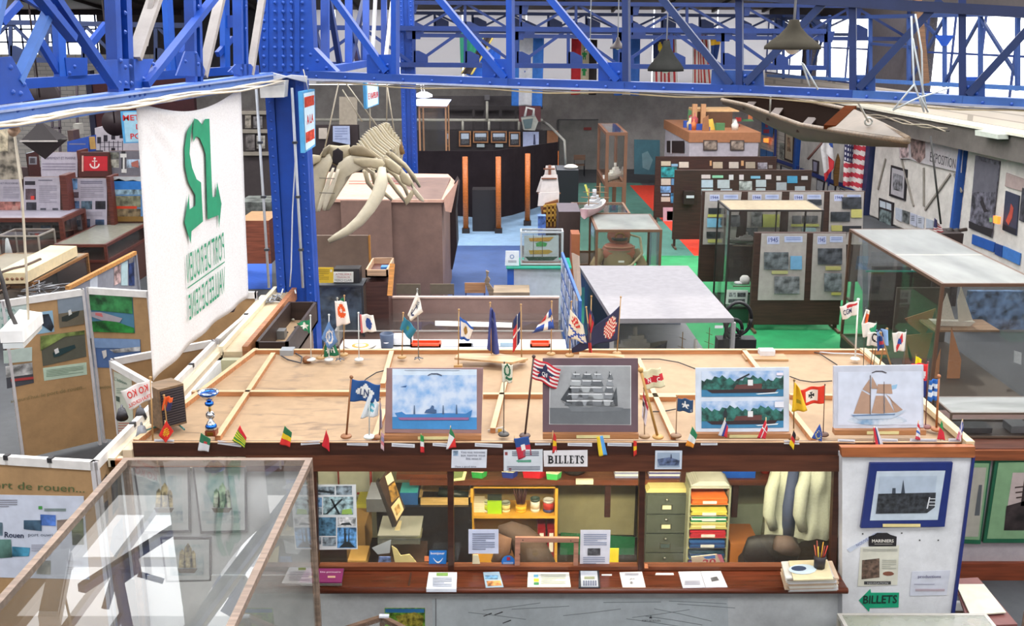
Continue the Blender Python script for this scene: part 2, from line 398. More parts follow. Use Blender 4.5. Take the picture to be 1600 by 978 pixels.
  # left truss, running from the camera's left to the large column
LX=lambda y:-4.498+.1213*y
LPL=plV((LX(5),5),(LX(14),14))
T=Truss('roof_truss','near blue roof truss crossing the upper left above the white banner',LPL)
T.mem('bottom_chord',(-60,192),(420,123),.15,'#5a80c8:0.4:dirt',.12)
T.mem('chord_flange',(-60,180),(420,117),.015,'#8f9cc0:0.4',.12,.03)  # flange tinted paler to show its lit upper side
for a,b,w,dbl in(((182,-60),(190,150),.09,.1),((300,-60),(304,132),.06,.07),((374,-60),(377,122),.06,.07)):T.mem('vertical',a,b,w,BLUE,.1,0,dbl)
for a,b in(((22,128),(85,-10)),((-30,120),(8,-60))):T.mem('diagonal',a,b,.05,'#4870b8:0.4',.08,.02)
for a,b in(((60,-20),(168,135)),((215,132),(330,-10)),((18,-40),(100,60))):T.mem('diagonal',a,b,.06,BLUE,.08,.07)
for a,b,w in(((206,92),(252,-40),.13),((313,120),(350,-40),.1),((388,118),(410,-20),.08),((222,70),(243,-40),.05)):T.mem('diagonal',a,b,.05,'#9c9490:0.5:dirt',w,.02)  # pale colour paints sunlight on these blue steel diagonals
T.gusset([(140,95),(182,92),(232,92),(214,138),(168,138)],riv=[(180,95),(187,105),(195,104),(178,130),(188,130),(197,130),(143,102),(231,100),(161,125),(216,123)])
T.gusset([(-20,90),(8,88),(44,156),(18,160),(-20,165)],riv=[(6,105),(27,132),(10,144),(22,146)])
T.gusset([(282,80),(300,80),(318,120),(268,118)],riv=[(282,96),(298,83),(302,100)])
T.gusset([(350,112),(362,100),(385,100),(400,116),(380,122)],riv=[(355,113),(370,108)])
T.riv([(15,172),(39,169),(192,150),(200,149),(208,148),(216,147),(303,135),(310,134),(318,133),(382,123),(391,122),(185,20),(185,50),(301,10),(301,40),(376,10),(376,45)])
# its second plane, a little to the left
LP2=plV((-4.75,10.8),(-3.6,13.6))
T=Truss('roof_truss','second blue roof truss seen through the near one, upper left',LP2)
T.mem('bottom_chord',(30,131),(400,108),.1,BLUE,.1)
for a,b in(((88,-50),(95,128)),((258,-50),(268,116)),((350,-50),(352,108))):T.mem('vertical',a,b,.1,BLUE2,.08)
for a,b in(((95,30),(0,-30)),((2,35),(30,5)),((132,80),(166,38)),((270,110),(305,50)),((96,120),(60,60)),((340,85),(362,60))):T.mem('diagonal',a,b,.07,BLUE,.06)
T.gusset([(96,90),(131,90),(131,122),(100,124)],riv=[(103,114),(111,104)])
T.gusset([(350,24),(364,24),(364,42),(350,44)]);T.gusset([(268,82),(290,82),(288,118),(272,118)])
# cables laid along the left truss
mb=MB()
for k in range(4):
 pts=[]
 for i in range(14):
  u=-40+i*36;v=190-.148*(u+10)+3*math.sin(i*1.3+k*2)+k*1.2
  pts.append(LPL.hit(u,v)+LPL.n*(.1+.01*k))
 mb.tube(pts,.012,'#e4d6bd:0.5' if k%2 else '#cfc8c0:0.5',5)
one(mb,'cable','bundle of pale cables tied along the underside of the near left truss','cable')
# head of the large column: built-up riveted box where the trusses meet
HP=plY(13.4)
t=thing('column_head','wide riveted blue steel joint where the trusses meet on the large column','steel joint',(XC1,13.4,4.9))
mb=MB();mb.sheet(HP,[(402,-60),(484,-60),(490,75),(526,112),(524,122),(408,122),(402,60)],BLUE,.3)
for u in(415,438,452,464):mb.sheet(plY(13.38),[(u-4,-60),(u+4,-60),(u+4,112),(u-4,112)],BLUE,.03)
mb.build('joint_plate',t)
r=MB()
for u in(413,430,443,456,473):
 for v in range(-10,116,14):r.add(*_riv(HP.hit(u,v)-Vector((0,.03,0)),Vector((0,-1,0)),.024),RIVET,True)
for u,v in((485,85),(496,95),(510,106),(480,108),(495,115)):r.add(*_riv(HP.hit(u,v),Vector((0,-1,0)),.024),RIVET,True)
r.build('rivet_rows',t)
mb=MB();mb.sheet(plY(13.2),[(405,128),(446,126),(444,152),(407,153)],'#d8d6d2:0.6',.2);one(mb,'junction_box','pale grey junction box at the top of the large blue column','junction box')
mb=MB()
for k in range(5):mb.tube([P(400+k*3,118+k*2,13.1),P(425,114+k*3,13.1),P(455,122-k,13.1),P(480,128-2*k,13.1)],.012,'#b9bcc8:0.5',5)
one(mb,'cable','tangle of cables crossing in front of the column joint','cable')
# transverse truss across the middle and right; blue tints imitate lit and backlit steel
TPL=plV((XC1,13.5),(4.73,10.45))
def tv(u):return 118+(u-480)*.0375 if u<800 else(130+(u-800)*.03 if u<1200 else 142+(u-1200)*.052)
T=Truss('roof_truss','long near blue roof truss spanning from the large column to the right edge',TPL)
us=[480,617,797,978,1155,1332,1503,1680]
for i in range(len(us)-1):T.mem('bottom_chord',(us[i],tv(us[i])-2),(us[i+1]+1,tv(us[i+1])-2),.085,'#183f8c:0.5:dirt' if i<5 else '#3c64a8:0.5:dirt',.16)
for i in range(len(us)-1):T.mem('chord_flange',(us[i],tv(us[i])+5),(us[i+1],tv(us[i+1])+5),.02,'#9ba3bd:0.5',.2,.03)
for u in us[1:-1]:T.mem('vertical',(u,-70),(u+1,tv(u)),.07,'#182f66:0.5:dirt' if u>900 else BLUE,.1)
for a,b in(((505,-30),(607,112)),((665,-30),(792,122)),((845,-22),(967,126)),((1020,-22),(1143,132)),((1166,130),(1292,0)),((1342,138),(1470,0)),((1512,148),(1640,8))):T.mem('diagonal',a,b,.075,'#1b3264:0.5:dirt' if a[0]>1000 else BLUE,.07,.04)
for u in us[1:-1]:
 w=36;v=tv(u);s=-1 if u<1100 else 1
 if u==1155:pts=[(u-42,v-32),(u+38,v-30),(u+40,v),(u-44,v)]
 elif s<0:pts=[(u-w-6,v-38),(u,v-38),(u,v),(u-w-6,v)]
 else:pts=[(u,v-32),(u+w,v-32),(u+w,v),(u,v)]
 T.gusset(pts,BLUE if u<1100 else '#2c529a:0.5:dirt',.03,riv=[(u+s*10,v-10),(u+s*10,v-22),(u+s*22,v-12)])
T.riv([(u,tv(u))for u in range(500,1600,45)],.09,.018)
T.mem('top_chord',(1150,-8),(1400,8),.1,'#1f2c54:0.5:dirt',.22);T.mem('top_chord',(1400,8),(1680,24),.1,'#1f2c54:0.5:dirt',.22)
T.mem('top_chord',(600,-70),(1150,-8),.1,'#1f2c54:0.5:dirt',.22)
mb=MB()
for k in range(2):
 mb.tube([TPL.hit(u,tv(u)+8+3*k+2*math.sin(u*.03+k))+TPL.n*.08 for u in range(500,1640,40)],.009,'#d8c9a4:0.5' if k else '#c4c4cc:0.5',5)
one(mb,'cable','pale cable running under the long near transverse truss','cable')
# longitudinal truss from the large to the slim column
KPL=plV((XC1+.1,13.7),(XC2-.3,25.4))
T=Truss('roof_truss','foreshortened blue truss running back from the large to the slim column',KPL)
T.mem('bottom_chord',(486,114),(612,92),.12,BLUE,.14)
for u,w in((508,.1),(545,.1),(572,.1),(600,.12)):T.mem('vertical',(u,-50),(u,110-(u-486)*.17),w,BLUE,.12)
for a,b in(((488,-30),(520,105)),((524,-30),(545,103)),((558,30),(572,98)),((585,-20),(560,95))):T.mem('diagonal',a,b,.16,'#1a2f66:0.5',.08,-.15)
for a,b in(((578,-20),(572,94)),((594,90),(606,-10))):T.mem('diagonal',a,b,.12,'#d5d2d6:0.4',.06,.12)
def lattice(label,Y,vb,vt,u0,u1,n,w,mat,x=True):
 """a lattice girder parallel to the view, bottom chord at photo row vb, top chord at vt"""
 pl=plY(Y);T=Truss('roof_truss',label,pl)
 T.mem('bottom_chord',(u0,vb),(u1,vb+6),w*1.1,mat,.12);T.mem('top_chord',(u0,vt),(u1,vt+6),w*1.1,mat,.12)
 for i in range(n+1):
  u=u0+(u1-u0)*i/n;dv=6*i/n;T.mem('vertical',(u,vb+dv),(u,vt+dv),w*.8,mat,.06)
  if i<n:
   un=u0+(u1-u0)*(i+1)/n
   if(i%2)^(u>1100):T.mem('diagonal',(u,vt+dv),(un,vb+dv),w*.7,mat,.05)
   else:T.mem('diagonal',(u,vb+dv),(un,vt+dv),w*.7,mat,.05)
   T.gusset([(u,vb+dv),(u+22,vb+dv),(u+22,vb+dv-15),(u+8,vb+dv-22),(u,vb+dv-22)],mat,.03)
  if x and i%2==0:T.gusset([(u-14,vt+dv),(u+14,vt+dv),(u+10,vt+dv+17),(u-10,vt+dv+17)],mat,.03)
 return T
lattice('middle lattice truss behind the long near truss',25.4,100,43,486,1290,10,.1,'#123070:0.5:dirt')  # lattice blues darkened in the colour to read as backlit
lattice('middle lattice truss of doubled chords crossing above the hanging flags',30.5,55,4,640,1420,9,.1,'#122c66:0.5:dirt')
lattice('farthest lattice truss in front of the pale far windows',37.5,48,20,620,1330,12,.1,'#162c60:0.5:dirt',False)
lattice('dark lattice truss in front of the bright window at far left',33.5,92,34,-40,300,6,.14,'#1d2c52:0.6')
# far roof slope seen as a dark strip under the roof
mb=MB();mb.prism([(-24,33,7.35),(16,33,7.35),(14,43,6.35),(-24,43,6.35)],(0,0,.1),'#3b2a26:0.8:wood')
for x in range(-22,14,2):mb.bar((x,33,7.3),(x,43,6.3),.1,.12,'#2a1f1e:0.8')
struct(mb,'ceiling')
# box girders running back under the windows on the right
RPL=plV((WX(22)-1.3,22),(WX(43)-1.3,43))
T=Truss('roof_truss','blue side truss standing before the bright windows on the right wall',RPL)
T.mem('bottom_chord',(1200,118),(1640,140),.1,'#3c64a4:0.5',.1);T.mem('top_chord',(1200,30),(1640,20),.1,'#1f3668:0.5',.1)
for u in(1224,1262,1296,1360,1420,1476,1532,1590):T.mem('vertical',(u,24),(u,122+(u-1200)*.05),.09,'#22407c:0.5',.08)
for a,b in(((1296,30),(1262,125)),((1262,30),(1296,60)),((1420,130),(1476,28)),((1476,130),(1532,28)),((1590,120),(1532,28)),((1476,70),(1440,30)),((1360,68),(1440,75))):T.mem('diagonal',a,b,.07,'#1c3364:0.5',.06)
T.gusset([(1464,55),(1494,55),(1482,72),(1474,72)]);T.gusset([(1510,120),(1540,120),(1540,138),(1510,138)])
# ---------------------------------------------------------------- ticket booth
BY=8.16;ZR=2.25
WOOD='#6b3a24:0.45:wood';DWOOD='#3f2218:0.4:wood';LWOOD='#b87c50:0.5:wood';CHIP='#ab8e6e:0.7:stained';ORW='#9c5a32:0.5:wood'
TRIMW='#d9cdb4:0.6';OFFW='#d9dade:0.7:dirt'
booth=thing('ticket_booth','large timber ticket booth with glazed front and chipboard roof','booth',(0,9.4,0))
XL,XR,YB=-3.2,3.9,10.8
# roof: chipboard panels in a grid of battens, raised front board
mb=MB()
q=[(XL,BY,2.2),(XR,BY,2.2),(XR-.03,YB,2.2),(XL+.38,YB,2.2)];mb.prism(q,(0,0,-.05),CHIP);mb.build('roof_panel',booth)
mb=MB()
def batt(a,b,w=.045,h=.05):mb.bar((a.x,a.y,2.22),(b.x,b.y,2.22),w,h,LWOOD);mb.bar((a.x,a.y,2.247),(b.x,b.y,2.247),w+.004,.004,'#cdb08a:0.6')
def pz(u,v):return PZ(u,v,2.24)
for a,b in(((400,547),(1385,547)),((300,612),(604,612)),((755,616),(848,616)),((1000,617),(1088,617)),((1234,617),(1300,618)),((427,552),(340,682)),((612,549),(598,600)),((997,560),(1052,680)),((1162,547),(1272,686)),((1345,547),(1515,690)),((796,570),(770,670)),((600,640),(585,684)),((400,545),(212,688)),((1056,620),(1010,620))):batt(pz(*a),pz(*b))
mb.build('batten',booth)
mb=MB();a,b=pz(212,690),pz(1510,690);mb.box(XL,XR,BY-.03,BY,2.13,2.262,DWOOD);mb.box(XL,XR,BY-.035,BY-.02,2.255,2.265,'#c9a27c:0.5')
mb.build('fascia',booth)
mb=MB();mb.box(XL+.95,XR-1.05,BY-.05,BY+.03,2.0,2.14,DWOOD.replace('3f2218','57301f'));mb.build('lintel',booth)
mb=MB();mb.box(XL-.18,XL+.95,BY-.09,BY-.05,2.06,2.12,ORW);mb.box(XL-.18,XL+.95,BY-.05,BY,2.06,2.12,TRIMW)
mb.box(XL-.2,XL-.14,BY-.09,13.6,2.06,2.14,TRIMW);mb.build('edge_board',booth)
# the right-hand white wall of the booth
WP=plY(8.02)
mb=MB();mb.sheet(WP,[(1316,712),(1520,710),(1488,958),(1490,1090),(1316,1090)],OFFW,.12);mb.build('white_wall',booth)
mb=MB();mb.sheet(plY(7.99),[(1314,699),(1524,698),(1523,715),(1316,714)],ORW,.06);mb.sheet(plY(8.0),[(1520,713),(1524,713),(1492,960),(1487,960)],'#1d2a6a:0.5',.12)
mb.build('edge_board',booth)
mb=MB();a=P(1524,700,8.0);b=P(1350,548,10.8);mb.bar(P(1516,694,8.05),P(1348,547,10.8),.07,.05,'#c9b590:0.6');mb.box(XR-.13,XR-.07,8.14,10.8,0,2.15,OFFW);mb.build('side_wall',booth)
# front below the counter and to the left, window frame
mb=MB();FP=plY(BY)
mb.box(XL,3.0,BY-.02,BY+.05,0,1.0,'#e6eaec:0.7:dirt');mb.sheet(FP,[(188,735),(491,735),(497,905),(205,905)],'#d6dade:0.7:dirt',.05);mb.build('front_panel',booth)
mb=MB();mb.box(XL-.02,XL+.04,BY,YB,0,2.15,OFFW);mb.build('side_wall',booth)
mb=MB()
for u in(491,704,1003,1306):mb.bar(P(u,728,BY),P(u-(u-800)*.012,892,BY),.05,.07,DWOOD)
z=P(700,886,BY).z;mb.box(P(488,886,BY).x,P(1304,886,BY).x,BY-.03,BY+.05,z-.015,z+.02,WOOD);mb.build('window_frame',booth)
mb=MB();mb.box(P(491,800,BY).x,P(1306,800,BY).x,BY+.028,BY+.034,z,2.02,GLASS);mb.build('window_glass',booth)
# counter
CT=1.05
mb=MB();x0,x1=PZ(497,918,CT).x,PZ(1325,920,CT).x;mb.box(x0,x1,7.84,BY,CT-.04,CT,'#5e2c1a:0.22:wood');mb.tube([(x0,7.84,CT-.02),(x1,7.84,CT-.02)],.028,'#5e2c1a:0.3:wood',8)
mb.box(PZ(640,900,CT).x,PZ(641,900,CT).x+.01,7.88,8.1,CT,CT+.003,DWOOD);mb.build('counter',booth)
# interior: rear wall, floor, shelf
mb=MB();mb.box(XL,XR,YB-.1,YB,0,2.15,'#b5b295:0.8:dirt');mb.build('rear_wall',booth)
mb=MB();mb.box(XL+.05,XR-.05,BY+.1,YB-.1,0.0,0.03,'#3a2f2a:0.7');mb.build('booth_floor',booth)
SHZ=P(900,750,9.9).z
mb=MB();mb.box(P(640,752,9.9).x,P(1225,752,9.9).x,9.9,10.45,SHZ-.06,SHZ,WOOD);mb.build('shelf',booth)
mb=MB();mb.box(P(622,745,10.1).x,P(700,745,10.1).x,9.95,10.35,SHZ-.02,SHZ+.04,WOOD)
for u in(948,1145):x=P(u,760,10.1).x;mb.box(x-.03,x+.03,9.95,10.0,SHZ-.45,SHZ-.06,DWOOD);mb.bar((x,10,SHZ-.08),(x,10.4,SHZ-.08),.05,.05,DWOOD)
mb.build('bracket',booth)
mb=MB();zz=P(1095,740,9.9)
mb.bar(P(1068,733,9.6),P(1066,752,9.6),.05,.05,DWOOD);mb.build('bracket',booth)
# unseen warm fill lights added to brighten the booth interior
area('booth_fill',(0.3,8.45,2.0),(.75,0,0),2.4,.15,75,(1,.9,.62))
area('booth_fill',(-1.8,8.45,2.0),(.75,0,0),1.2,.15,22,(1,.92,.7));area('booth_fill',(2.1,8.45,2.0),(.75,0,0),1.4,.15,34,(1,.92,.7))
# ---- things in the booth
def bxpix(name,label,cat,u0,v0,u1,v1,Y,depth,mat,group=None,topm=None):
 """box whose front face is traced at Y and goes back by depth"""
 a,b=P(u0,v0,Y),P(u1,v1,Y);m=MB();m.box(a.x,b.x,Y,Y+depth,b.z,a.z,mat)
 if topm:m.box(a.x,b.x,Y,Y+depth,a.z,a.z+.004,topm)
 return one(m,name,label,cat,group)
 # yellow bookcase
YEL='#e0a83a:0.5'
t=thing('bookcase','yellow painted bookcase with cans on its top shelf, inside the booth','bookcase',(P(803,800,10.0).x,10.2,0))
a,b=P(735,756,10),P(872,756,10);zt=a.z;zs=P(800,806,10).z
mb=MB();mb.box(a.x,a.x+.03,10,10.4,.03,zt,YEL);mb.box(b.x-.03,b.x,10,10.4,.03,zt,YEL);mb.box(a.x,b.x,10,10.4,zt-.05,zt,YEL);mb.box(a.x,b.x,10.38,10.4,.03,zt,'#8d7a4c:0.7');mb.build('frame',t)
for zz in(zs,.1):mb=MB();mb.box(a.x+.03,b.x-.03,10,10.38,zz-.03,zz,YEL);mb.build('shelf',t)
def can(u,v0,v1,r,mats,label,Y=10.12,name='can',cat='can'):
 b=P(u,v1,Y);h=P(u,v0,Y).z-zs;m=MB();c=(b.x,Y,zs)
 m.lathe([(r,0),(r,h*.25),],c,mats[0],14);m.lathe([(r*1.005,h*.25),(r*1.005,h*.8)],c,mats[1],14);m.lathe([(r,h*.8),(r*1.03,h),(r*.9,h),(r*.88,h*.9)],c,mats[2],14)
 return one(m,name,label,cat,'cans on the yellow bookcase')
can(762,783,803,.05,('#f0eee0','#cfe04a','#f2f4c8'),'pale jar beside the yellow can on the yellow bookcase')
c=can(814,786,804,.06,('#e8b020','#f0c030','#d8a020'),'yellow can holding dark brushes on the yellow bookcase')
mb=MB()
for k in range(9):mb.tube([(P(814,800,10.12).x+(k-4)*.006,10.12,zs+.03),(P(814,800,10.12).x+(k-4)*.02,10.12+(k%3-1)*.03,zs+.27+(k%3)*.02)],.007,'#4a2420:0.6',5)
mb.build('brush',c)
can(836,778,803,.05,('#dcd8c8','#e8e4d0','#42544a'),'cream tin with dark lid on the yellow bookcase')
can(857,780,804,.058,('#3a3f70','#c03428','#dcdcd8'),'red and white banded tin on the yellow bookcase')
can(790,784,804,.05,('#e8d8a8','#e8d08c','#9aa08c'),'glass jar of yellow cream on the yellow bookcase')
mb=MB()
for k in range(5):mb.box(P(737,800,10.1).x,P(757,800,10.1).x+.01*(k%2),10.08,10.25,zs+.002+k*.022,zs+.02+k*.022,'#efe8c8:0.6')
one(mb,'paper_stack','stack of cream papers at the left of the yellow bookcase shelf','papers')
mb=MB();mb.box(P(762,800,10.15).x,P(784,800,10.15).x,10.05,10.08,zs,zs+.14,'#a8d820:0.5');mb.box(P(762,800,10.15).x,P(784,800,10.15).x,10.082,10.11,zs,zs+.2,'#2c332c:0.5');one(mb,'notepad','lime green pads standing on the yellow bookcase','notepad')
for k,(u,lb)in enumerate(((846,'dark red lever arch file, left of the pair in the bookcase'),(861,'dark red lever arch file, right of the pair in the bookcase'))):
 m=MB();x=P(u,860,10.05).x;z1=P(u,826,10.05).z;m.box(x-.04,x+.04,10.03,10.3,.1,z1,'#8c1820:0.4');m.box(x-.022,x+.022,10.024,10.03,z1-.26,z1-.04,'#e8e4dc');m.lathe([(.018,0),(.018,.006)],(x,10.02,z1-.4),'#222222',10);one(m,'lever_arch_file',lb,'file','files in the yellow bookcase')
 # noticeboard with green baize
mb=MB();pl=plY(10.6);mb.sheet(pl,[(872,742),(994,742),(990,836),(872,834)],'#b3ab82:0.7:dirt',.015);mb.sheet(pl,[(994,740),(998,740),(994,838),(990,838)],'#33291f',.03,1);one(mb,'wall_board','blank khaki board on the rear wall of the booth beside the bookcase','board')
mb=MB();mb.sheet(plY(10.3),[(876,833),(992,840),(990,890),(874,890)],'#1d7044:0.9:speck',.02);one(mb,'baize_board','speckled green panel standing behind the printed sheet','panel')
bxpix('envelope','yellow envelope standing beside the printed sheet in the booth window','envelope',953,857,966,888,9.2,.01,'#e0cc28:0.6')
# grey filing cabinet with drawers
Yc=9.75;a,b=P(1010,770,Yc),P(1075,770,Yc)
t=thing('filing_cabinet','dark green-grey four drawer steel filing cabinet inside the booth','filing cabinet',((a.x+b.x)/2,Yc,.03))
GR='#4b5048:0.4'
mb=MB();mb.box(a.x,b.x,Yc+.012,Yc+.55,.03,a.z,GR);mb.build('body',t)
for k,(v0,v1)in enumerate(((773,803),(804,833),(834,863),(864,893))):
 z1,z0=P(1040,v0,Yc).z,P(1040,v1,Yc).z;m=MB();m.box(a.x+.012,b.x-.012,Yc-.006,Yc+.012,z0+.006,z1-.004,GR.replace('4b5048','545a50'));d=m.build('drawer',t)
 m=MB();xm=(a.x+b.x)/2;m.box(xm-.055,xm+.055,Yc-.012,Yc-.006,z0+.05,z0+.11,'#a8a898:0.4:metal');m.box(xm-.045,xm+.045,Yc-.014,Yc-.012,z0+.058,z0+.102,'#e2e2b8' if k!=2 else '#4a5a58');m.build('label_holder',d)
 m=MB();m.ball((xm,Yc-.015,z1-.05),.014,'#c8c8c0:0.3:metal');m.build('lock',d)
mb=MB()
for k in range(4):mb.box(a.x+.01*k,b.x-.02*(k%2),Yc,Yc+.4,a.z+.002+.012*k,a.z+.012+.012*k,'#e8dc90:0.6')
one(mb,'paper_stack','yellow papers lying on top of the grey filing cabinet','papers')
# tray rack
a,b=P(1080,762,9.6),P(1140,762,9.6)
t=thing('tray_rack','tall rack of letter trays filled with coloured folders','tray rack',((a.x+b.x)/2,9.6,.03))
mb=MB();mb.box(a.x-.02,a.x,9.6,9.95,.03,a.z,'#9a9c80:0.5');mb.box(b.x,b.x+.02,9.6,9.95,.03,a.z,'#9a9c80:0.5');mb.box(a.x,b.x,9.93,9.95,.03,a.z,'#6f6f5c');mb.box(a.x,b.x,9.6,9.95,a.z-.01,a.z+.01,'#b8b8a8');mb.build('frame',t)
for v,cols in((785,('#e86a20','#f07a30')),(803,('#e8d860','#d8c850')),(812,('#20804c','#f0f0e8')),(823,('#c8b86a','#e0dc90')),(837,('#c42832','#b82030')),(853,('#24407a','#2c5a98')),(870,('#204a80','#183c50')),(884,('#7a68a8','#5c4a80'))):
 z=P(1110,v,9.6).z;m=MB();m.box(a.x,b.x,9.6,9.92,z-.03,z-.02,'#d2cc7c:0.5')
 tr=m.build('tray',t);m=MB()
 for k,c in enumerate(cols*2):m.box(a.x+.01+.008*(k%3),b.x-.012-.006*(k%2),9.59,9.9,z-.02+.02*k,z-.004+.02*k,c)
 m.box((a.x+b.x)/2-.07,(a.x+b.x)/2+.07,9.585,9.59,z-.01,z+.02,'#e4e4e0');m.build('folder',tr)
mb=MB()
for k in range(5):mb.box(a.x+.02*k,b.x-.01*k,9.62,9.9,a.z+.012+.01*k,a.z+.02+.01*k,'#d8d8cc')
one(mb,'paper_stack','loose white papers on top of the tray rack','papers')
bx=bxpix('cardboard_box','orange-brown cardboard box on the booth floor right of the tray rack','box',1142,850,1184,893,9.6,.45,'#b06c30:0.6')
bxpix('board','pale green board leaning on the rear wall behind the cardboard box','panel',1142,788,1190,850,10.3,.02,'#b4c0a4:0.6')
mb=MB();mb.sheet(plY(10.25),[(1196,786),(1226,786),(1226,890),(1182,890)],'#7b7a5e:0.7',.02);one(mb,'board','dull olive board standing behind the coats','panel')
# things on the high shelf
def sbox(u0,u1,h,mat,name,label,cat,Y=9.95,d=.3,group='things on the booth shelf'):
 a,b=P(u0,748,Y).x,P(u1,748,Y).x;m=MB();m.box(a,b,Y,Y+d,SHZ,SHZ+h,mat);return one(m,name,label,cat,group)
sbox(1127,1180,.2,'#1f5cc0:0.4','storage_box','bright blue storage box on the booth shelf','box')
def hull(u0,u1,Y,mat,label,h=.07):
 a,b=P(u0,748,Y).x,P(u1,748,Y).x;w=b-a;m=MB();base=[(a+w*s,Y+d*.08)for s,d in((0,-.7),(.7,-1),(1,0),(.7,1),(0,.7))]
 lo=[(a+w*.05+(x-a)*.88,Y+(y-Y)*.8,SHZ)for x,y in base];hi=[(x,y,SHZ+h)for x,y in base];n=5
 m.add(lo+hi,[(4,3,2,1,0)]+[(i,(i+1)%n,(i+1)%n+n,i+n)for i in range(n)],mat);m.prism([(x,y,z+.001)for x,y,z in hi],(0,0,.006),'#f2eccc:0.5');return one(m,'toy_boat',label,'toy boat','small toy boats on the booth shelf')
hull(737,762,10.0,'#3cae54:0.4','green toy boat hull, leftmost of those on the booth shelf');hull(784,810,10.0,'#2a3c8c:0.4','dark blue toy boat hull on the booth shelf');hull(816,856,10.0,'#c42430:0.4','long red toy boat hull on the booth shelf',.09);hull(853,878,9.96,'#50c468:0.4','green toy boat hull behind the BILLETS sign')
mb=MB();mb.lathe([(.06,0),(.11,.02),(.12,.2),(.1,.22)],(P(1106,748,10.1).x,10.1,SHZ),'#cfdcc8:0.3',16);one(mb,'bowl','pale green bowl on the booth shelf left of the blue box','bowl')
mb=MB()
for k in range(7):mb.box(P(1013,745,10).x,P(1066,745,10).x,9.95,10.2,SHZ+.022*k,SHZ+.02+.022*k,'#e4e0e0' if k%2 else '#5a5a90')
one(mb,'folded_cloth','white and blue striped folded cloths on the booth shelf','cloth')
mb=MB()
for k in range(5):mb.box(P(960,745,10).x,P(996,745,10).x,9.95,10.2,SHZ+.022*k,SHZ+.02+.022*k,'#dcdcd8' if k%2 else '#8a90b0')
one(mb,'folded_cloth','folded striped cloths behind the right post of the middle window','cloth')
mb=MB();mb.lathe([(.1,0),(.14,.04),(.14,.16),(.12,.18)],(P(897,748,10.1).x,10.1,SHZ),'#2e2a28:0.5',14);one(mb,'basket','dark round basket on the booth shelf behind the BILLETS sign','basket')
mb=MB();mb.lathe([(.05,0),(.06,.1),(.05,.2),(.02,.2)],(P(1195,745,10.1).x,10.1,SHZ),'#b83c28:0.4',10);one(mb,'lantern','small red lantern right of the blue box on the shelf','lantern')
mb=MB();mb.lathe([(.07,0),(.1,.06),(.06,.14),(.01,.15)],(P(1212,745,10.1).x,10.1,SHZ),'#6c7468:0.3',12);one(mb,'dish','grey-green dish at the right end of the booth shelf','dish')
mb=MB();mb.tube([P(u,742+2*math.sin(u),10.1)for u in range(630,700,8)],[.04,.06,.07,.07,.07,.07,.06,.06,.04],'#3c4a34:0.6',8);one(mb,'rolled_net','dark green rolled bundle on the shelf at the top of the left window','net')
mb=MB();x=P(719,740,9.6);mb.prism([P(706,730,9.6),P(731,730,9.6),P(726,750,9.6),P(706,752,9.6)],(0,.02,0),'#e6dca0');mb.prism([P(708,732,9.59),P(726,732,9.59),P(722,746,9.59),P(708,748,9.59)],(0,.006,0),'#6c7a4c');one(mb,'pennant_shield','cream edged green shield hanging behind the left window post','shield')
bxpix('tape_roll','white packet fixed under the booth shelf edge','packet',900,750,927,757,9.86,.04,'#e8e2c4')
# coats on hooks
def coat(u0,u1,v0,v1,Y,mat,label,lining=None):
 a,b=P(u0,v0,Y),P(u1,v1,Y);w=b.x-a.x;xm=(a.x+b.x)/2;m=MB();n=28;rows=12;vs=[];fs=[]
 for r in range(rows):
  f=r/(rows-1);z=a.z+(b.z-a.z)*f;ww=w*(.34+.16*min(1,f*3));dd=.13+.03*math.sin(f*9)
  for k in range(n):t=2*math.pi*k/n;rr=1+.12*math.sin(7*t+f*3);vs.append((xm+math.cos(t)*ww*rr,Y+.1+math.sin(t)*dd*rr,z+.015*math.sin(3*t)))
 for r in range(rows-1):
  for k in range(n):fs.append((r*n+k,r*n+(k+1)%n,(r+1)*n+(k+1)%n,(r+1)*n+k))
 fs.append(tuple(range(n)));m.add(vs,fs,mat,True)
 t=thing('coat',label,'coat',(xm,Y+.1,b.z),'coats hanging in the booth');m.build('body',t)
 m=MB();m.tube([(a.x+w*.2,Y+.05,a.z-.02),(a.x+w*.02,Y,a.z-.25),(a.x-w*.02,Y-.02,a.z-.5),(a.x+w*.12,Y-.02,a.z-.66)],[.05,.065,.06,.045],mat,10);m.build('sleeve',t)
 m=MB();m.tube([(b.x-w*.2,Y+.05,a.z-.02),(b.x-w*.02,Y,a.z-.25),(b.x,Y-.02,a.z-.5)],[.05,.06,.045],mat,10);m.build('sleeve',t)
 if lining:m=MB();m.tube([(xm,Y-.03,a.z),(xm-.02,Y-.05,(a.z+b.z)/2),(xm-.01,Y-.04,b.z+.04)],[.05,.07,.06],lining,8);m.build('lining',t)
coat(1207,1262,728,846,9.3,'#b4b8a4:0.8:cloth','cream coat hanging at the right window, left of the pair','#3a4460:0.8:cloth')
coat(1255,1304,728,842,9.1,'#acb0a0:0.8:cloth','pale quilted coat hanging beside the right window post')
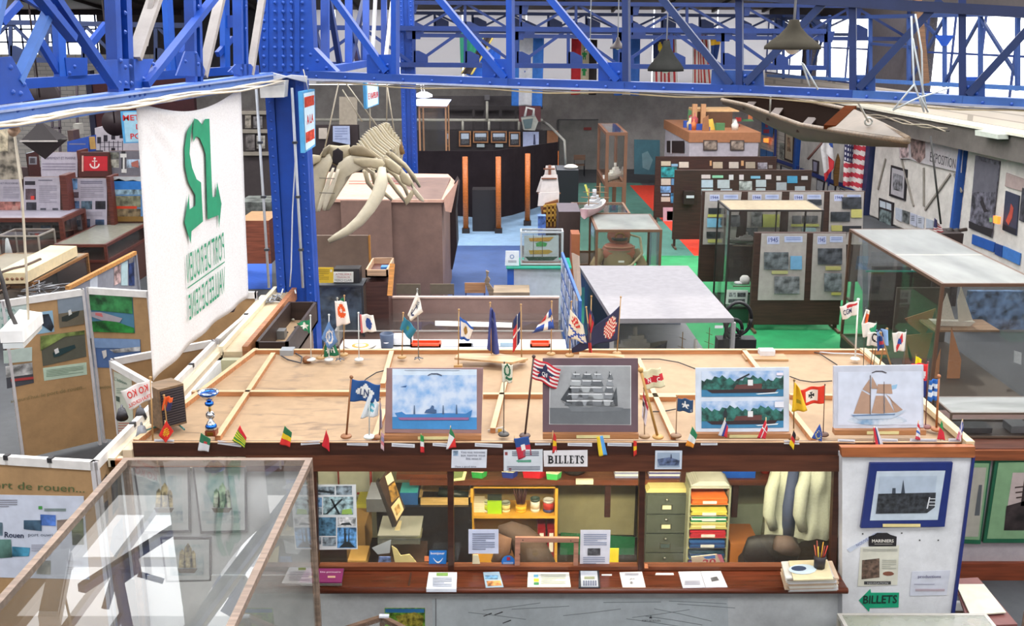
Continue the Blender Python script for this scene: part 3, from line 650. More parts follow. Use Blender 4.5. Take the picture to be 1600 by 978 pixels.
# swivel chairs and jacket, desk with screens at left
t=thing('swivel_chair','black padded chair behind the right window of the booth','chair',(P(1205,880,9.0).x,9.0,.03))
mb=MB();c=P(1205,862,9.0);mb.lathe([(.02,-.2),(.24,-.17),(.28,0),(.24,.14),(.05,.17)],c,'#1c191a:0.6:cloth',16,1,.35);mb.build('backrest',t)
mb=MB();mb.lathe([(.05,0),(.25,.02),(.25,.08),(.05,.1)],(c.x,9.25,.45),'#1c191a:0.6:cloth',16);mb.build('seat',t)
mb=MB();mb.tube([(c.x,9.25,.05),(c.x,9.25,.46)],.03,'#222222:0.4',8)
for k in range(5):mb.tube([(c.x,9.25,.09),(c.x+.28*math.cos(k*1.256),9.25+.28*math.sin(k*1.256),.06)],.02,'#222222:0.4',6)
mb.build('base',t)
mb=MB();mb.tube([P(1212,848,8.85),P(1228,852,8.85),P(1245,862,8.9)],[.07,.1,.05],'#5a4a44:0.8:cloth',8);one(mb,'scarf','brown-grey garment draped over the black chair in the booth','garment')
t=thing('chair','wooden chair with brown jacket over it behind the ticket hatch','chair',(P(812,880,9.2).x,9.2,.03))
mb=MB();mb.tube([P(783,900,9.2),P(786,850,9.2),P(796,836,9.2),P(806,848,9.2),P(806,900,9.2)],.022,'#b98a50:0.4:wood',8);mb.build('backrest',t)
mb=MB();mb.box(P(783,900,9.2).x,P(806,900,9.2).x+.1,9.2,9.6,.45,.49,'#7c5632:0.5:wood');mb.build('seat',t)
for dx,dy in((0,0),(.28,0),(0,.36),(.28,.36)):mb=MB();x=P(786,900,9.2).x+dx;mb.box(x,x+.035,9.21+dy,9.245+dy,.03,.45,'#7c5632:0.5:wood');mb.build('leg',t)
mb=MB();mb.tube([P(778,826,9.1),P(795,828,9.1),P(812,838,9.1),P(828,858,9.1),P(846,890,9.1)],[.03,.09,.13,.17,.16],'#4a382e:0.8:cloth',10);mb.tube([P(790,836,9.05),P(786,860,9.05),P(776,880,9.05)],[.08,.08,.06],'#6a4a38:0.8:cloth',8);one(mb,'jacket','dark brown jacket slung over the chair behind the hatch','jacket')
# left window contents
bxpix('desk','dark desk along the rear wall in the left window','desk',588,792,738,895,9.9,.6,'#1f1c1e:0.4')
def opentray(name,label,cat,x0,x1,y0,y1,z0,z1,mat,mat2,t=.02,par=None):
 m=MB();m.box(x0,x1,y0,y0+t,z0,z1,mat);m.box(x0,x1,y1-t,y1,z0,z1,mat);m.box(x0,x0+t,y0,y1,z0,z1,mat);m.box(x1-t,x1,y0,y1,z0,z1,mat);m.box(x0,x1,y0,y1,z0,z0+t,mat2)
 return one(m,name,label,cat)if par is None else m.build(name,par)
a,b=P(654,778,9.95),P(735,792,9.95);opentray('wooden_tray','shallow pale wooden tray on the dark desk in the left window','tray',a.x,b.x,9.95,10.3,b.z,a.z,'#d0ac6c:0.5:wood','#a88a54:0.6')
mb=MB();mb.tube([P(685,768,10.15),P(735,776,10.15)],.05,'#26302c:0.4',8);one(mb,'rolled_umbrella','dark rolled umbrella lying over the pale wooden tray','umbrella')
bxpix('book_stack','stack of blue and turquoise books left of the pale wooden tray','books',625,770,653,790,9.95,.25,'#2c5890:0.4',None,'#48b8b8')
t=thing('framed_relief','tilted brown framed relief picture leaning in the left window','picture',P(605,830,9.0))
pl=plY(9.0);mb=MB();mb.sheet(pl,[(590,756),(606,734),(632,796),(618,824)],'#3a2a22:0.4',.05);mb.sheet(pl,[(587,754),(591,750),(619,822),(613,824)],'#1f1a1a',.06,1);mb.build('frame',t)
mb=MB();mb.pic(pl,[(602,744),(611,737),(616,750),(606,758)],'#d8c4a0:0.5',2);mb.pic(pl,[(611,792),(624,776),(631,796),(620,814)],'#d8c090:0.5',2);mb.pic(pl,[(607,760),(617,752),(624,774),(612,786)],'#7c5c28:0.5:photo',2);mb.pic(pl,[(616,794),(623,786),(627,796),(620,806)],'#a08050:0.5:photo',3);mb.build('relief',t)
a,b=P(590,838,8.9),P(656,838,8.9);mb=MB();mb.box(a.x,b.x,8.9,8.91,.9,a.z,DUSTY);mb.box(a.x,b.x,9.3,9.31,.9,a.z,DUSTY);mb.box(a.x,a.x+.01,8.9,9.3,.9,a.z,DUSTY);mb.box(b.x-.01,b.x,8.9,9.3,.9,a.z,DUSTY);mb.box(a.x,b.x,8.9,9.31,a.z,a.z+.01,'#8a8a84:0.3')
for k in range(6):mb.box(a.x+.03*k,b.x-.04*k,9.0,9.2,.91+k*.015,.92+k*.015,'#c8b890')
one(mb,'glazed_box','grey topped glazed box holding papers in the left window','box')
bxpix('side_table','low brown side table under the glazed box in the left window','table',588,884,662,900,8.88,.5,'#3a2a24:0.5')
mb=MB();mb.sheet(plY(8.7),[(581,856),(611,843),(609,864),(590,866)],'#a8b0c0:0.5',.003);one(mb,'paper_sheet','crumpled grey-blue sheet leaning against the glazed box','paper')
mb=MB();mb.sheet(plY(8.6),[(612,853),(620,858),(626,868),(640,866),(655,884),(618,884)],'#d8c890:0.6',.01);one(mb,'leaflet_pile','pile of cream leaflets at the bottom of the left window','leaflets')
mb=MB();mb.sheet(plY(8.55),[(592,870),(610,870),(612,886),(590,886)],'#5a6c9c:0.5:photo',.01);one(mb,'brochure','blue brochure beside the cream leaflets in the left window','brochure')
bxpix('cardboard_box','large brown cardboard carton in the left window','box',540,822,572,874,9.3,.5,'#8a6a3c:0.7')
bxpix('cardboard_box','flat open cardboard carton at the bottom of the left window','box',543,876,572,890,8.9,.3,'#b08a4c:0.7')
bxpix('printer','grey printer with a sheet on it behind the crane poster','printer',572,780,605,800,9.6,.4,'#5a5c62:0.5',None,'#9aa0b0')
mb=MB();mb.sheet(plY(10.55),[(480,732),(582,732),(582,772),(480,790)],'#c3c6b4:0.6',.03);mb.sheet(plY(10.5),[(527,730),(529,730),(530,757),(528,757)],'#8a2c28',.02,1);mb.tube([P(579,731,10.45),P(580,766,10.45),P(574,771,10.45),P(558,771,10.45)],.014,'#9c2c28:0.4',6);one(mb,'whiteboard','pale rear board with a red pipe seen in the left window','board')
bxpix('bag','yellow-green bag behind the crane poster in the left window','bag',556,788,575,812,9.7,.3,'#b0ac40:0.6')
# things on or behind the glass
GP=plY(BY+.02)
def paper(name,label,cat,pts,mat,fn=None,pl=GP,t=.002,group=None):
 m=MB();m.sheet(pl,pts,mat,t)
 if fn:fn(m,pl)
 return one(m,name,label,cat,group)
PH='#7d8a92:0.5:photo';PHB='#5d7fa0:0.5:photo';BWP='#8a8a8c:0.5:photo';BWD='#4a4a4e:0.5:photo'
def cranes(m,pl):
 for x0,y0,x1,y1,c in((494,760,523,773,PH),(525,759,550,773,PH),(492,777,503,792,PHB),(505,776,552,804,'#90a8ac:0.5:photo'),(491,793,503,804,PH),(492,808,525,837,'#4a7088:0.5:photo'),(528,808,556,822,'#c8d0d0:0.5:photo'),(527,824,557,856,'#5c90c0:0.5:photo'),(492,839,502,850,PH),(504,839,525,853,PH)):m.rect(pl,x0,y0,x1,y1,c)
 for pts in(((508,803),(512,803),(536,780),(533,779)),((516,779),(519,779),(532,803),(528,803)),((534,803),(551,803),(549,794),(535,796)),((530,855),(556,855),(545,846),(539,846)),((538,826),(540,826),(541,846),(538,846)),((545,826),(546,826),(546,846),(544,846)),((532,820),(550,820),(546,816),(534,817)),((496,768),(522,771),(522,768),(498,765))):m.pic(pl,pts,'#2c3438' if pts[0]!=(534,803)else '#9cc060',2)
paper('crane_poster','white sheet of crane photographs taped inside the left booth window','poster',[(490,757),(556,757),(559,858),(493,859)],'#dfe3e4',cranes)
def a4(x0,x1,y0,y1,n=9,photo=None):
 def fn(m,pl):
  m.lines(pl,x0,y0,x1,y1,n,'#8088a0')
  if photo:m.rect(pl,*photo,BWD,3)
 return fn
paper('printed_sheet','blue-white printed sheet taped in the booth window beside the hatch','notice',[(732,827),(779,827),(779,865),(732,865)],'#cdd4ea',a4(738,773,833,860,8))
paper('printed_sheet','tall white printed sheet with a small photo right of the hatch','notice',[(907,828),(954,828),(952,886),(906,886)],'#dcdce6',lambda m,pl:(m.lines(pl,912,834,948,853,6,'#9098b0'),m.lines(pl,911,870,945,882,4,'#9098b0'),m.rect(pl,918,856,938,867,BWD,3)))
def smile(m,pl):
 m.text('bonjour',[(673,862),(695,862),(695,867),(673,867)],'#f4f8ff',pl,2,True)
 pts=[(677+15*t,871+6*math.sin(math.pi*t))for t in[i/8 for i in range(9)]];pts2=[(677+15*t,872+7.5*math.sin(math.pi*t))for t in[1-i/8 for i in range(9)]];m.pic(pl,pts+pts2,'#f4f8ff',2)
paper('sticker','square blue smiling sticker on the left booth window','sticker',[(671,860),(698,860),(697,884),(670,884)],'#2a7fd4',smile)
paper('sticker','tiny orange sticker beside the square blue one','sticker',[(663,869),(670,869),(670,877),(663,877)],'#ec8a58')
paper('sticker','round blue sticker at the lower left of the hatch','sticker',[(794+10.5*math.cos(t),878+10*math.sin(t))for t in[i*math.pi/9 for i in range(18)]],'#2474c8',lambda m,pl:(m.lines(pl,786,878,802,882,2,'#bcd4f4'),m.pic(pl,[(792,870),(797,870),(797,875),(792,875)],'#a82840',2)))
paper('sticker','small peach sticker low on the right window post','sticker',[(1007,881),(1012,881),(1013,888),(1007,888)],'#e89868',None,plY(BY-.05))
mb=MB();pl=plY(BY-.01)
for q in([(805,840),(905,841),(904,848),(805,847)],[(805,847),(813,847),(812,890),(804,890)],[(897,847),(904,847),(903,890),(896,890)]):mb.sheet(pl,q,'#a87864:0.5:wood',.03)
for u,v in((817,844),(892,845),(812,866)):mb.add(*_riv(pl.hit(u,v),pl.n,.006),'#3a2a24')
one(mb,'hatch_frame','light wooden frame of the ticket hatch in the booth window','hatch')
mb=MB();mb.sheet(GP,[(739,867),(747,867),(750,881),(738,881)],'#d8d0b0',.01);one(mb,'tag','small cream tag hanging below the blue-white printed sheet','tag')
# things on the counter
def onctr(name,label,cat,pts,mat,fn=None,h=.006,group=None):
 pl=plZ(CT+h);m=MB();m.sheet(pl,pts,mat,h)
 if fn:fn(m,pl)
 return one(m,name,label,cat,group)
def ltx(x0,y0,x1,y1,n=5):return lambda m,pl:m.lines(pl,x0,y0,x1,y1,n,'#8a90a0')
onctr('leaflet_stack','stack of white sheets with a small green picture on the counter','leaflets',[(670,894),(714,894),(713,920),(666,920)],'#dfe4ee',lambda m,pl:(m.rect(pl,682,895,700,900,'#7aa054'),m.lines(pl,676,903,706,918,6,'#9aa0b4')),.03)
onctr('brochure','small colourful folded brochure on the counter left of the hatch','brochure',[(755,894),(780,893),(787,917),(759,918)],'#9cb4c8',lambda m,pl:(m.rect(pl,758,899,778,905,'#5a84a8:0.5:photo'),m.pic(pl,[(760,908),(782,907),(784,915),(762,916)],'#c8804c:0.5:photo')),.01)
onctr('price_sheet','white price sheet with coloured squares before the hatch','sheet',[(825,894),(889,894),(892,917),(824,917)],'#e2e4e0',lambda m,pl:(m.rect(pl,834,898,841,902,'#74b8d8'),m.rect(pl,834,904,842,909,'#d0c838'),m.rect(pl,834,910,842,914,'#3c8a58'),m.lines(pl,845,898,884,914,6,'#b8bca8')))
t=thing('calculator','grey calculator with dark keys on the counter','calculator',PZ(920,905,CT))
pl=plZ(CT+.02);mb=MB();mb.sheet(plZ(CT+.012),[(905,891),(936,891),(938,918),(904,918)],'#23242c',.012);mb.sheet(pl,[(907,892),(933,892),(935,916),(908,916)],'#b8bcc8',.01);mb.build('body',t)
mb=MB();mb.rect(pl,913,901,929,905,'#8a9078');mb.build('display',t)
mb=MB()
for r in range(3):
 for c in range(6):mb.rect(pl,911+c*3.7,907.5+r*2.8,913.6+c*3.7,909.4+r*2.8,'#3c4668')
mb.build('key',t)
onctr('drawing_sheet','white sheet with a small pencil drawing on the counter','sheet',[(968,894),(1003,893),(1009,918),(973,918)],'#e0dfe2',lambda m,pl:(m.lines(pl,976,896,998,900,2,'#9a9aa8'),m.pic(pl,[(984,904),(990,902),(994,909),(990,914),(984,912)],'#b4b4bc:0.5:photo')))
onctr('booklet','open white booklet with a small ship photo on the counter','booklet',[(1060,893),(1126,892),(1137,917),(1067,918)],'#cfcfd8',lambda m,pl:(m.pic(pl,[(1094,893),(1095,893),(1103,918),(1102,918)],'#8c8c98'),m.pic(pl,[(1110,903),(1120,901),(1124,907),(1112,909)],BWD),m.lines(pl,1070,908,1094,915,3,'#a0a0b0')),.012)
t=thing('leaflet_pile','purple leaflet lying on a pile near the left end of the counter','leaflets',PZ(516,905,CT))
mb=MB()
for k in range(5):mb.sheet(plZ(CT+.012*(k+1)),[(497-k,888),(537+k%2,888),(534,913-k),(496,913-k)],('#d8d8cc','#4a3a40','#e0dcc8','#5a4a50','#8a2c64')[k],.011)
pl=plZ(CT+.062);mb.text('Site portuaire',[(500,893),(533,893),(532,896),(500,896)],'#f0e0ec',pl);mb.rect(pl,512,900,524,903,'#d8b090');mb.build('sheets',t)
onctr('leaflet_stack','white sheets behind the glass case at the far left of the counter','leaflets',[(452,886),(492,886),(489,912),(440,911)],'#e0e2e6',lambda m,pl:(m.rect(pl,466,887,478,891,'#8aa058'),m.lines(pl,452,894,484,909,5,'#a0a4b4')),.02)
onctr('ticket_slip','thin white slip on the counter left of the drawing sheet','slip',[(940,897),(956,897),(956,899),(940,899)],'#e4e4e4',None,.003);onctr('ticket_slip','thin white slip between the drawing sheet and the booklet','slip',[(1025,895),(1052,895),(1053,898),(1024,898)],'#e4e4e4',None,.003)
t=thing('magazine_pile','untidy pile of magazines at the right end of the counter','magazines',PZ(1262,905,CT))
random.seed(5);mb=MB()
for k in range(12):j=random.uniform(-5,5);zz=CT+.016*(k+1);mb.sheet(plZ(zz),[(1224+j,897-k*1.8),(1296+j,894-k*1.8),(1307+j,921-k*1.8),(1231+j,923-k*1.8)],random.choice(['#d4d0c8','#e4e0d8','#b8b4b0','#c8b098','#dcdce0']),.014)
mb.build('magazine',t)
mb=MB();pl=plZ(CT+.21);mb.sheet(pl,[(1232,876),(1292,874),(1302,904),(1240,906)],'#d8c8a0',.01);mb.pic(pl,[(1254+22*math.cos(a),890+8*math.sin(a))for a in[i*.52 for i in range(12)]],'#c4d4dc',2);mb.pic(pl,[(1248+12*math.cos(a),889+4*math.sin(a))for a in[i*.52 for i in range(12)]],'#2c3c58',3);mb.build('top_magazine',t)
t=thing('pencil_cup','dark cup of pencils standing on the magazine pile','pencil cup',(PZ(1280,886,CT+.21)))
c=PZ(1280,886,CT+.215);mb=MB();mb.lathe([(.045,0),(.05,.11),(.042,.11),(.04,.02)],c,'#2c2428:0.5',14);mb.build('cup',t)
for k,cc in enumerate(('#c83c2c','#e0a030','#a84c38','#d06a48','#d8c040','#884038')):mb=MB();mb.tube([(c.x+.02*math.cos(k),c.y+.02*math.sin(k),c.z+.03),(c.x+.055*math.cos(k),c.y+.05*math.sin(k),c.z+.2+.01*(k%3))],.005,cc,5);mb.build('pencil',t)
mb=MB();pl=plY(8.45);mb.sheet(pl,[(1080,870),(1120,866),(1133,887),(1083,888)],'#d8c0a8',.01);mb.pic(pl,[(1098,870),(1117,867),(1118,872),(1104,873)],'#3c70b8');mb.pic(pl,[(1120,866),(1127,866),(1135,886),(1130,887)],'#d87888',1);mb.text('20',[(1098,874),(1118,872),(1119,881),(1097,884)],'#b83048',pl,2,True);one(mb,'magazine','magazine with the number 20 propped inside the right window','magazine')
mb=MB();mb.sheet(plY(8.4),[(1064,888),(1068,878),(1084,887)],'#e0e0e4',.003);one(mb,'paper_sheet','curled white sheet left of the magazine with the number 20','paper')
# papers on the booth front and wall
SP=plY(BY-.055)
def hand(m,pl,x0,y0,x1,ys,col='#4a5064'):
 for y,a,b,s in ys:m.text(s,[(x0+a,y),(x0+b,y),(x0+b,y+4),(x0+a,y+4)],col,pl,2)
paper('notice','white handwritten style notice on the left of the booth lintel','notice',[(706,703),(761,702),(760,731),(705,731)],'#d4d8e2',lambda m,pl:(hand(m,pl,706,703,761,((704,14,52,'Vous vous intéressez'),(709,14,52,'aux navires vous'),(714,22,46,'êtes venus ici'),(727,5,38,'Have a good time'))),m.rect(pl,708,704,716,712,'#8aa0b8:0.5:photo')),SP)
paper('notice','white notice with a small green arrow beside the BILLETS sign','notice',[(787,703),(848,702),(848,737),(787,736)],'#cfd4da',lambda m,pl:(m.pic(pl,[(806,720),(811,717),(811,719),(830,718),(830,722),(811,722),(811,723)],'#5a9a80'),m.lines(pl,800,705,842,713,3,'#6a7080'),m.lines(pl,792,728,844,735,3,'#7a8090'),m.pic(pl,[(789,706),(793,706),(793,711),(789,711)],'#8a4040'),m.pic(pl,[(795,731),(799,731),(799,735),(795,735)],'#8a4040')),SP)
def billets(m,pl):
 K='#1c1a1e';x=857;y0,y1=711.5,724
 def stem(x):m.rect(pl,x+1.2,y0,x+3.6,y1,K);m.rect(pl,x,y0,x+4.8,y0+1,K);m.rect(pl,x,y1-1,x+4.8,y1,K)
 m.text('B',[(857,y0),(865,y0),(865,y1),(857,y1)],K,pl,2,True);m.rect(pl,855.6,y0,859,y0+1,K);m.rect(pl,855.6,y1-1,859,y1,K)
 stem(866.5)
 for xx in(872.5,881):stem(xx);m.rect(pl,xx,y1-1,xx+7,y1,K);m.rect(pl,xx+6,y1-4,xx+7,y1,K)
 stem(889.5);m.rect(pl,889.5,y0,896,y0+1,K);m.rect(pl,889.5,y1-1,896.5,y1,K);m.rect(pl,895,y0,896,y0+3,K);m.rect(pl,895.7,y1-3.5,896.6,y1,K);m.rect(pl,892,717,895,718,K)
 m.rect(pl,898,y0,905.5,y0+1,K);m.rect(pl,898,y0,898.8,y0+3.2,K);m.rect(pl,904.8,y0,905.6,y0+3.2,K);m.rect(pl,900.6,y0,903,y1,K);m.rect(pl,899.4,y1-1,904.2,y1,K)
 m.text('S',[(906.8,y0),(912.5,y0),(912.5,y1),(906.8,y1)],K,pl,2,True)
paper('sign','white sign reading BILLETS in black serif capitals','sign',[(849,704),(918,703),(918,729),(850,729)],'#dcd8da',billets,SP)
paper('photograph','small blue-grey ship photograph pinned to the booth lintel','photograph',[(1024,704),(1066,704),(1065,733),(1023,733)],'#c4ccd8',lambda m,pl:(m.rect(pl,1027,707,1062,730,'#98a8bc:0.5'),m.pic(pl,[(1027,717),(1046,714),(1062,719),(1060,727),(1030,727)],'#505c78:0.5:photo',2),m.pic(pl,[(1048,709),(1049,709),(1050,716),(1047,716)],'#3c445c',3)),SP)
# the right-hand wall's pictures
W2=plY(8.015)
t=thing('framed_photograph','dark blue framed photograph of a town with spires on the booth wall','picture',WP.hit(1410,825))
pl=plY(7.99);mb=MB();mb.sheet(pl,[(1360,724),(1489,723),(1476,823),(1345,825)],'#1c2c6c:0.4',.028);mb.build('frame',t)
mb=MB();mb.pic(pl,[(1370,736),(1477,735),(1465,812),(1359,813)],'#b8c4d0');mb.pic(pl,[(1374,744),(1464,743),(1461,770),(1372,771)],'#a9b6c6:0.5',2)
mb.pic(pl,[(1372,771),(1462,769),(1460,792),(1448,801),(1368,802)],'#2c2f34:0.5:photo',3);mb.pic(pl,[(1411,749),(1414,773),(1407,773)],'#3c4450',3);mb.pic(pl,[(1394,762),(1399,762),(1399,774),(1393,774)],'#3c4450',3)
for k in range(3):mb.rect(pl,1451,778+5*k,1461,779.2+5*k,'#d8dce0',4)
mb.pic(pl,[(1451,776),(1453,776),(1449,794),(1447,794)],'#d8dce0',4);mb.build('photo',t)
mb=MB();mb.rect(pl,1379,818,1438,823,'#d8c88c',2);mb.build('caption_label',t)
paper('paper_strip','slanted paper strip reading NOUVEAUTE on the booth wall','sign',[(1323,858),(1370,832),(1379,831),(1328,863)],'#c4ccdc',lambda m,pl:m.text('NOUVEAUTE',[(1337,850),(1368,832),(1370,836),(1339,854)],'#6a70a0',pl),W2)
def marin(m,pl):
 m.pic(pl,[(1357,838),(1366,835),(1370,832),(1386,832),(1391,835),(1401,838),(1400,853),(1357,853)],'#1d1a1e',2)
 m.text('MARINIERS',[(1362,842),(1396,842),(1396,847),(1362,847)],'#dcd8d0',pl,3,True)
 m.lines(pl,1366,849,1394,851,1,'#a09c94',3);m.lines(pl,1348,857,1402,862,2,'#a8a8a0');m.pic(pl,[(1347,875),(1374,872),(1374,902),(1346,905)],'#5c4a40:0.5:photo');m.lines(pl,1378,874,1400,890,5,'#b0b0a4')
 m.pic(pl,[(1388+9*math.cos(a),896+3.5*math.sin(a))for a in[i*.6 for i in range(10)]],'#7c4c3c');m.rect(pl,1350,908,1392,913,'#3a3a3c');m.text('NAVIGATION',[(1355,909),(1387,909),(1387,912),(1355,912)],'#c8c8c8',pl,3)
paper('poster','cream museum poster with a black title plate and sepia photo','poster',[(1345,855),(1405,852),(1402,914),(1340,916)],'#cfcdbf',marin,W2)
paper('notice','faint white notice with a curved heading on the booth wall','notice',[(1425,893),(1485,891),(1479,930),(1421,931)],'#c9ccd8',lambda m,pl:(m.text('productions',[(1434,898),(1470,898),(1470,904),(1434,904)],'#70708c',pl,2,True),m.lines(pl,1428,912,1460,914,1,'#9090a8'),m.lines(pl,1430,920,1476,924,2,'#b09098')),W2)
paper('arrow_sign','green arrow sign reading BILLETS pointing left','sign',[(1342,938),(1360,920),(1361,926),(1405,926),(1404,949),(1359,950),(1358,956)],'#1c9c74:0.5',lambda m,pl:m.text('BILLETS',[(1349,930),(1402,929),(1401,942),(1348,943)],'#17302c',pl,2,True),W2)
mb=MB()
for u,v in((1437,844),(1466,844),(1348,834),(1409,833)):mb.add(*_riv(W2.hit(u,v),W2.n,.008),'#444444')
one(mb,'screw','two bare dark screws in the booth wall under the blue framed picture','screw')
# pictures on the left front of the booth, behind the glass case
for pts,label,body in(((207,727,296,727,298,832,223,834),'grey framed print of a yellow sailed ship left on the booth front','#a89a72:0.6:photo'),((300,727,385,727,386,832,313,834),'grey framed print of a tall ship, right of the yellow sailed one','#9aa890:0.6:photo'),((250,840,330,840,330,908,259,910),'lower grey framed print with a small yacht on the booth front','#a0946c:0.6:photo')):
 x=pts;t=thing('framed_print',label,'picture',P(x[0]+30,x[7],BY-.02),'framed prints on the booth front');q=[(x[0],x[1]),(x[2],x[3]),(x[4],x[5]),(x[6],x[7])]
 pl=plY(BY-.02);c=(sum(a for a,b in q)/4,sum(b for a,b in q)/4)
 def ins(k):return[(c[0]+(a-c[0])*k,c[1]+(b-c[1])*k)for a,b in q]
 mb=MB();mb.sheet(pl,q,'#6c6a70:0.5',.02);mb.build('frame',t);mb=MB();mb.pic(pl,ins(.92),'#ccd2d4');mb.pic(pl,ins(.7),'#94b0b8:0.5:cloud',2)
 mb.pic(pl,[(c[0]-30,c[1]+18),(c[0]+30,c[1]+18),(c[0]+30,c[1]+33),(c[0]-30,c[1]+33)]if label[0]=='g' else[(c[0]-26,c[1]+12),(c[0]+26,c[1]+12),(c[0]+26,c[1]+24),(c[0]-26,c[1]+24)],'#6c9098:0.5:cloud',3)
 for dx,w_,h_ in((-7,8,18),(2,11,27),(10,7,16)):
  mb.pic(pl,[(c[0]+dx-w_*.5,c[1]-h_*.7),(c[0]+dx,c[1]-h_),(c[0]+dx+w_*.5,c[1]-h_*.7),(c[0]+dx+w_*.7,c[1]+12),(c[0]+dx-w_*.7,c[1]+12)],body,4)
 mb.pic(pl,[(c[0]-15,c[1]+13),(c[0]+17,c[1]+13),(c[0]+12,c[1]+20),(c[0]-11,c[1]+20)],'#5c5040',4);mb.build('print',t)
 # map drawing on the white front below the counter, small landscape picture
mpl=plY(BY-.025);random.seed(9)
def mapdraw(m,pl):
 m.rect(pl,680,935,682,1000,'#9aa0a4')
 for k in range(12):
  u,v=random.uniform(690,1100),random.uniform(938,1000);a=random.uniform(-.4,.6);pts=[(u,v),(u+40,v+16*a),(u+90,v+40*a)]
  for i in range(2):m.pic(pl,[pts[i],pts[i+1],(pts[i+1][0],pts[i+1][1]+1),(pts[i][0],pts[i][1]+1)],'#8c969c')
 for u,v in((755,957),(772,955),(785,968)):m.pic(pl,[(u,v+5),(u+13,v),(u+14,v+1.5),(u+1,v+6)],'#3a3c40')
 m.text('PORT DE ROUEN',[(1003,968),(1032,968),(1032,971),(1003,971)],'#4a4c54',pl)
 m.pic(pl,[(1014,966),(1017,961),(1019,966)],'#4a4c54')
paper('map_sheet','large pale wrinkled plan pinned below the ticket counter','map',[(675,936),(1137,934),(1139,1010),(677,1010)],'#dbe4e8:0.6:dirt',mapdraw,mpl)
paper('landscape_print','small green and blue landscape print below the counter','picture',[(601,950),(664,950),(664,1000),(601,1000)],'#78a83c:0.5:photo',lambda m,pl:(m.rect(pl,602,951,663,957,'#3c88c8'),m.pic(pl,[(618,962),(648,956),(662,962),(660,978),(625,976)],'#a89c40:0.5:photo',2)),mpl)
# ---------------------------------------------------------------- on the booth roof: pictures on stands, flags, odds and ends
def stand_picture(name,label,cat,q,zb,frame,fn,lean=.12,th=.03,ledge=True):
 """q: TL TR BR BL pixels; the foot stands at zb, the top leans back"""
 bl,br=PZ(q[3][0],q[3][1],zb),PZ(q[2][0],q[2][1],zb);Y=(bl.y+br.y)/2
 tl=P(q[0][0],q[0][1],Y+lean);pl=pl3((bl.x,Y,zb),(br.x,Y,zb),(tl.x,Y+lean,tl.z))
 t=thing(name,label,cat,(bl.x/2+br.x/2,Y,zb),'pictures leaning on the booth roof')
 m=MB();m.sheet(pl,q,frame,th);m.build('backing_frame',t)
 m=MB();fn(m,pl);m.build('picture',t)
 m=MB();bx=(bl.x+br.x)/2;m.bar((bx,Y+lean*.8+.03,zb+.38),(bx,Y+.32,zb),.03,.02,'#8a6a48:0.5');m.build('rear_strut',t)
 if ledge:m=MB();m.box(bl.x,br.x,Y-.05,Y+.03,zb-.045,zb,'#a8744c:0.5:wood');m.box((bl.x*.65+br.x*.35),(bl.x*.3+br.x*.7),Y-.054,Y-.05,zb-.035,zb-.008,'#d8cc94');m.build('ledge',t)
 return t
ZT=2.30
def sea1(m,pl):
 m.pic(pl,[(613,576),(745,577),(745,586),(613,586)],'#c8d6e4');m.pic(pl,[(613,586),(745,586),(745,652),(613,651)],'#6ea4dc:0.5:cloud');m.pic(pl,[(613,651),(745,652),(745,671),(613,670)],'#3f86c0:0.5:dirt')
 m.pic(pl,[(617,645),(628,643),(634,647),(664,647),(690,645),(728,646),(738,640),(736,650),(732,656),(624,656)],'#3a78b4:0.5',3);m.pic(pl,[(622,652),(733,652),(732,656),(625,656)],'#8a5c88:0.5',4)
 m.pic(pl,[(663,645),(666,640),(672,638),(675,633),(678,634),(678,639),(682,640),(682,645)],'#3f5c84',4)
 for u,v in((647,633),(692,633),(713,632)):m.pic(pl,[(u,v),(u+1,v),(u+2,647),(u-1,647)],'#445c7c',4)
 m.pic(pl,[(626,604),(636,602),(634,605)],'#30588c',3)
 m.pic(pl,[(668,586),(674,583),(684,583),(691,586),(690,587),(683,584.5),(674,584.5),(669,587)],'#303c58',4)
 m.lines(pl,632,578,718,580,1,'#98a0b0',3)
stand_picture('cargo_ship_painting','watercolour of a blue cargo ship in a mauve mount on the booth roof','picture',[(604,575),(755,575),(752,678),(601,676)],ZT,'#8a6a68:0.6',sea1)
def bark(m,pl):
 m.pic(pl,[(859,571),(986,571),(986,664),(858,663)],'#dfe2e2');m.pic(pl,[(860,572),(985,572),(985,638),(859,637)],'#9c9ea0:0.5:dirt',2);m.pic(pl,[(859,637),(985,638),(985,663),(859,662)],'#686c70:0.5:dirt',3)
 hull=[(875,625),(890,634),(920,636),(945,634),(974,637),(970,641),(945,643),(893,643),(888,635)];m.pic(pl,hull,'#6c7074',4)
 for i,(ux,n)in enumerate(((899,5),(916,5),(932,5),(952,5))):
  w0=13 if i<3 else 11
  for k in range(n):
   y1=634-k*10.4;y0=y1-9.2;w=w0-k*1.6+(2 if i<3 else 0);sh=k*.9-2
   m.pic(pl,[(ux-w+3+sh,y0),(ux+w-3+sh,y0+.5),(ux+w+sh,y1),(ux-w+sh,y1-1)],('#5c6064','#8c9094','#6c7074','#a0a4a6','#7a7e82')[(k+i)%5],5)
   m.pic(pl,[(ux-w+3+sh,y0),(ux+w-3+sh,y0+.5),(ux+w-4+sh,y0+2),(ux-w+4+sh,y0+2)],'#d4d6d8',6)
  m.pic(pl,[(ux-.5,580),(ux+.5,580),(ux+.6,590),(ux-.6,590)],'#3c4044',5)
 m.pic(pl,[(892,600),(894,632),(876,624)],'#3c4044',5);m.pic(pl,[(963,604),(965,634),(952,634)],'#44484c',5)
stand_picture('sailing_ship_photograph','black and white photograph of a four masted sailing ship in a plum mount','picture',[(848,560),(997,560),(997,675),(848,675)],ZT,'#5f4a52:0.6',bark)
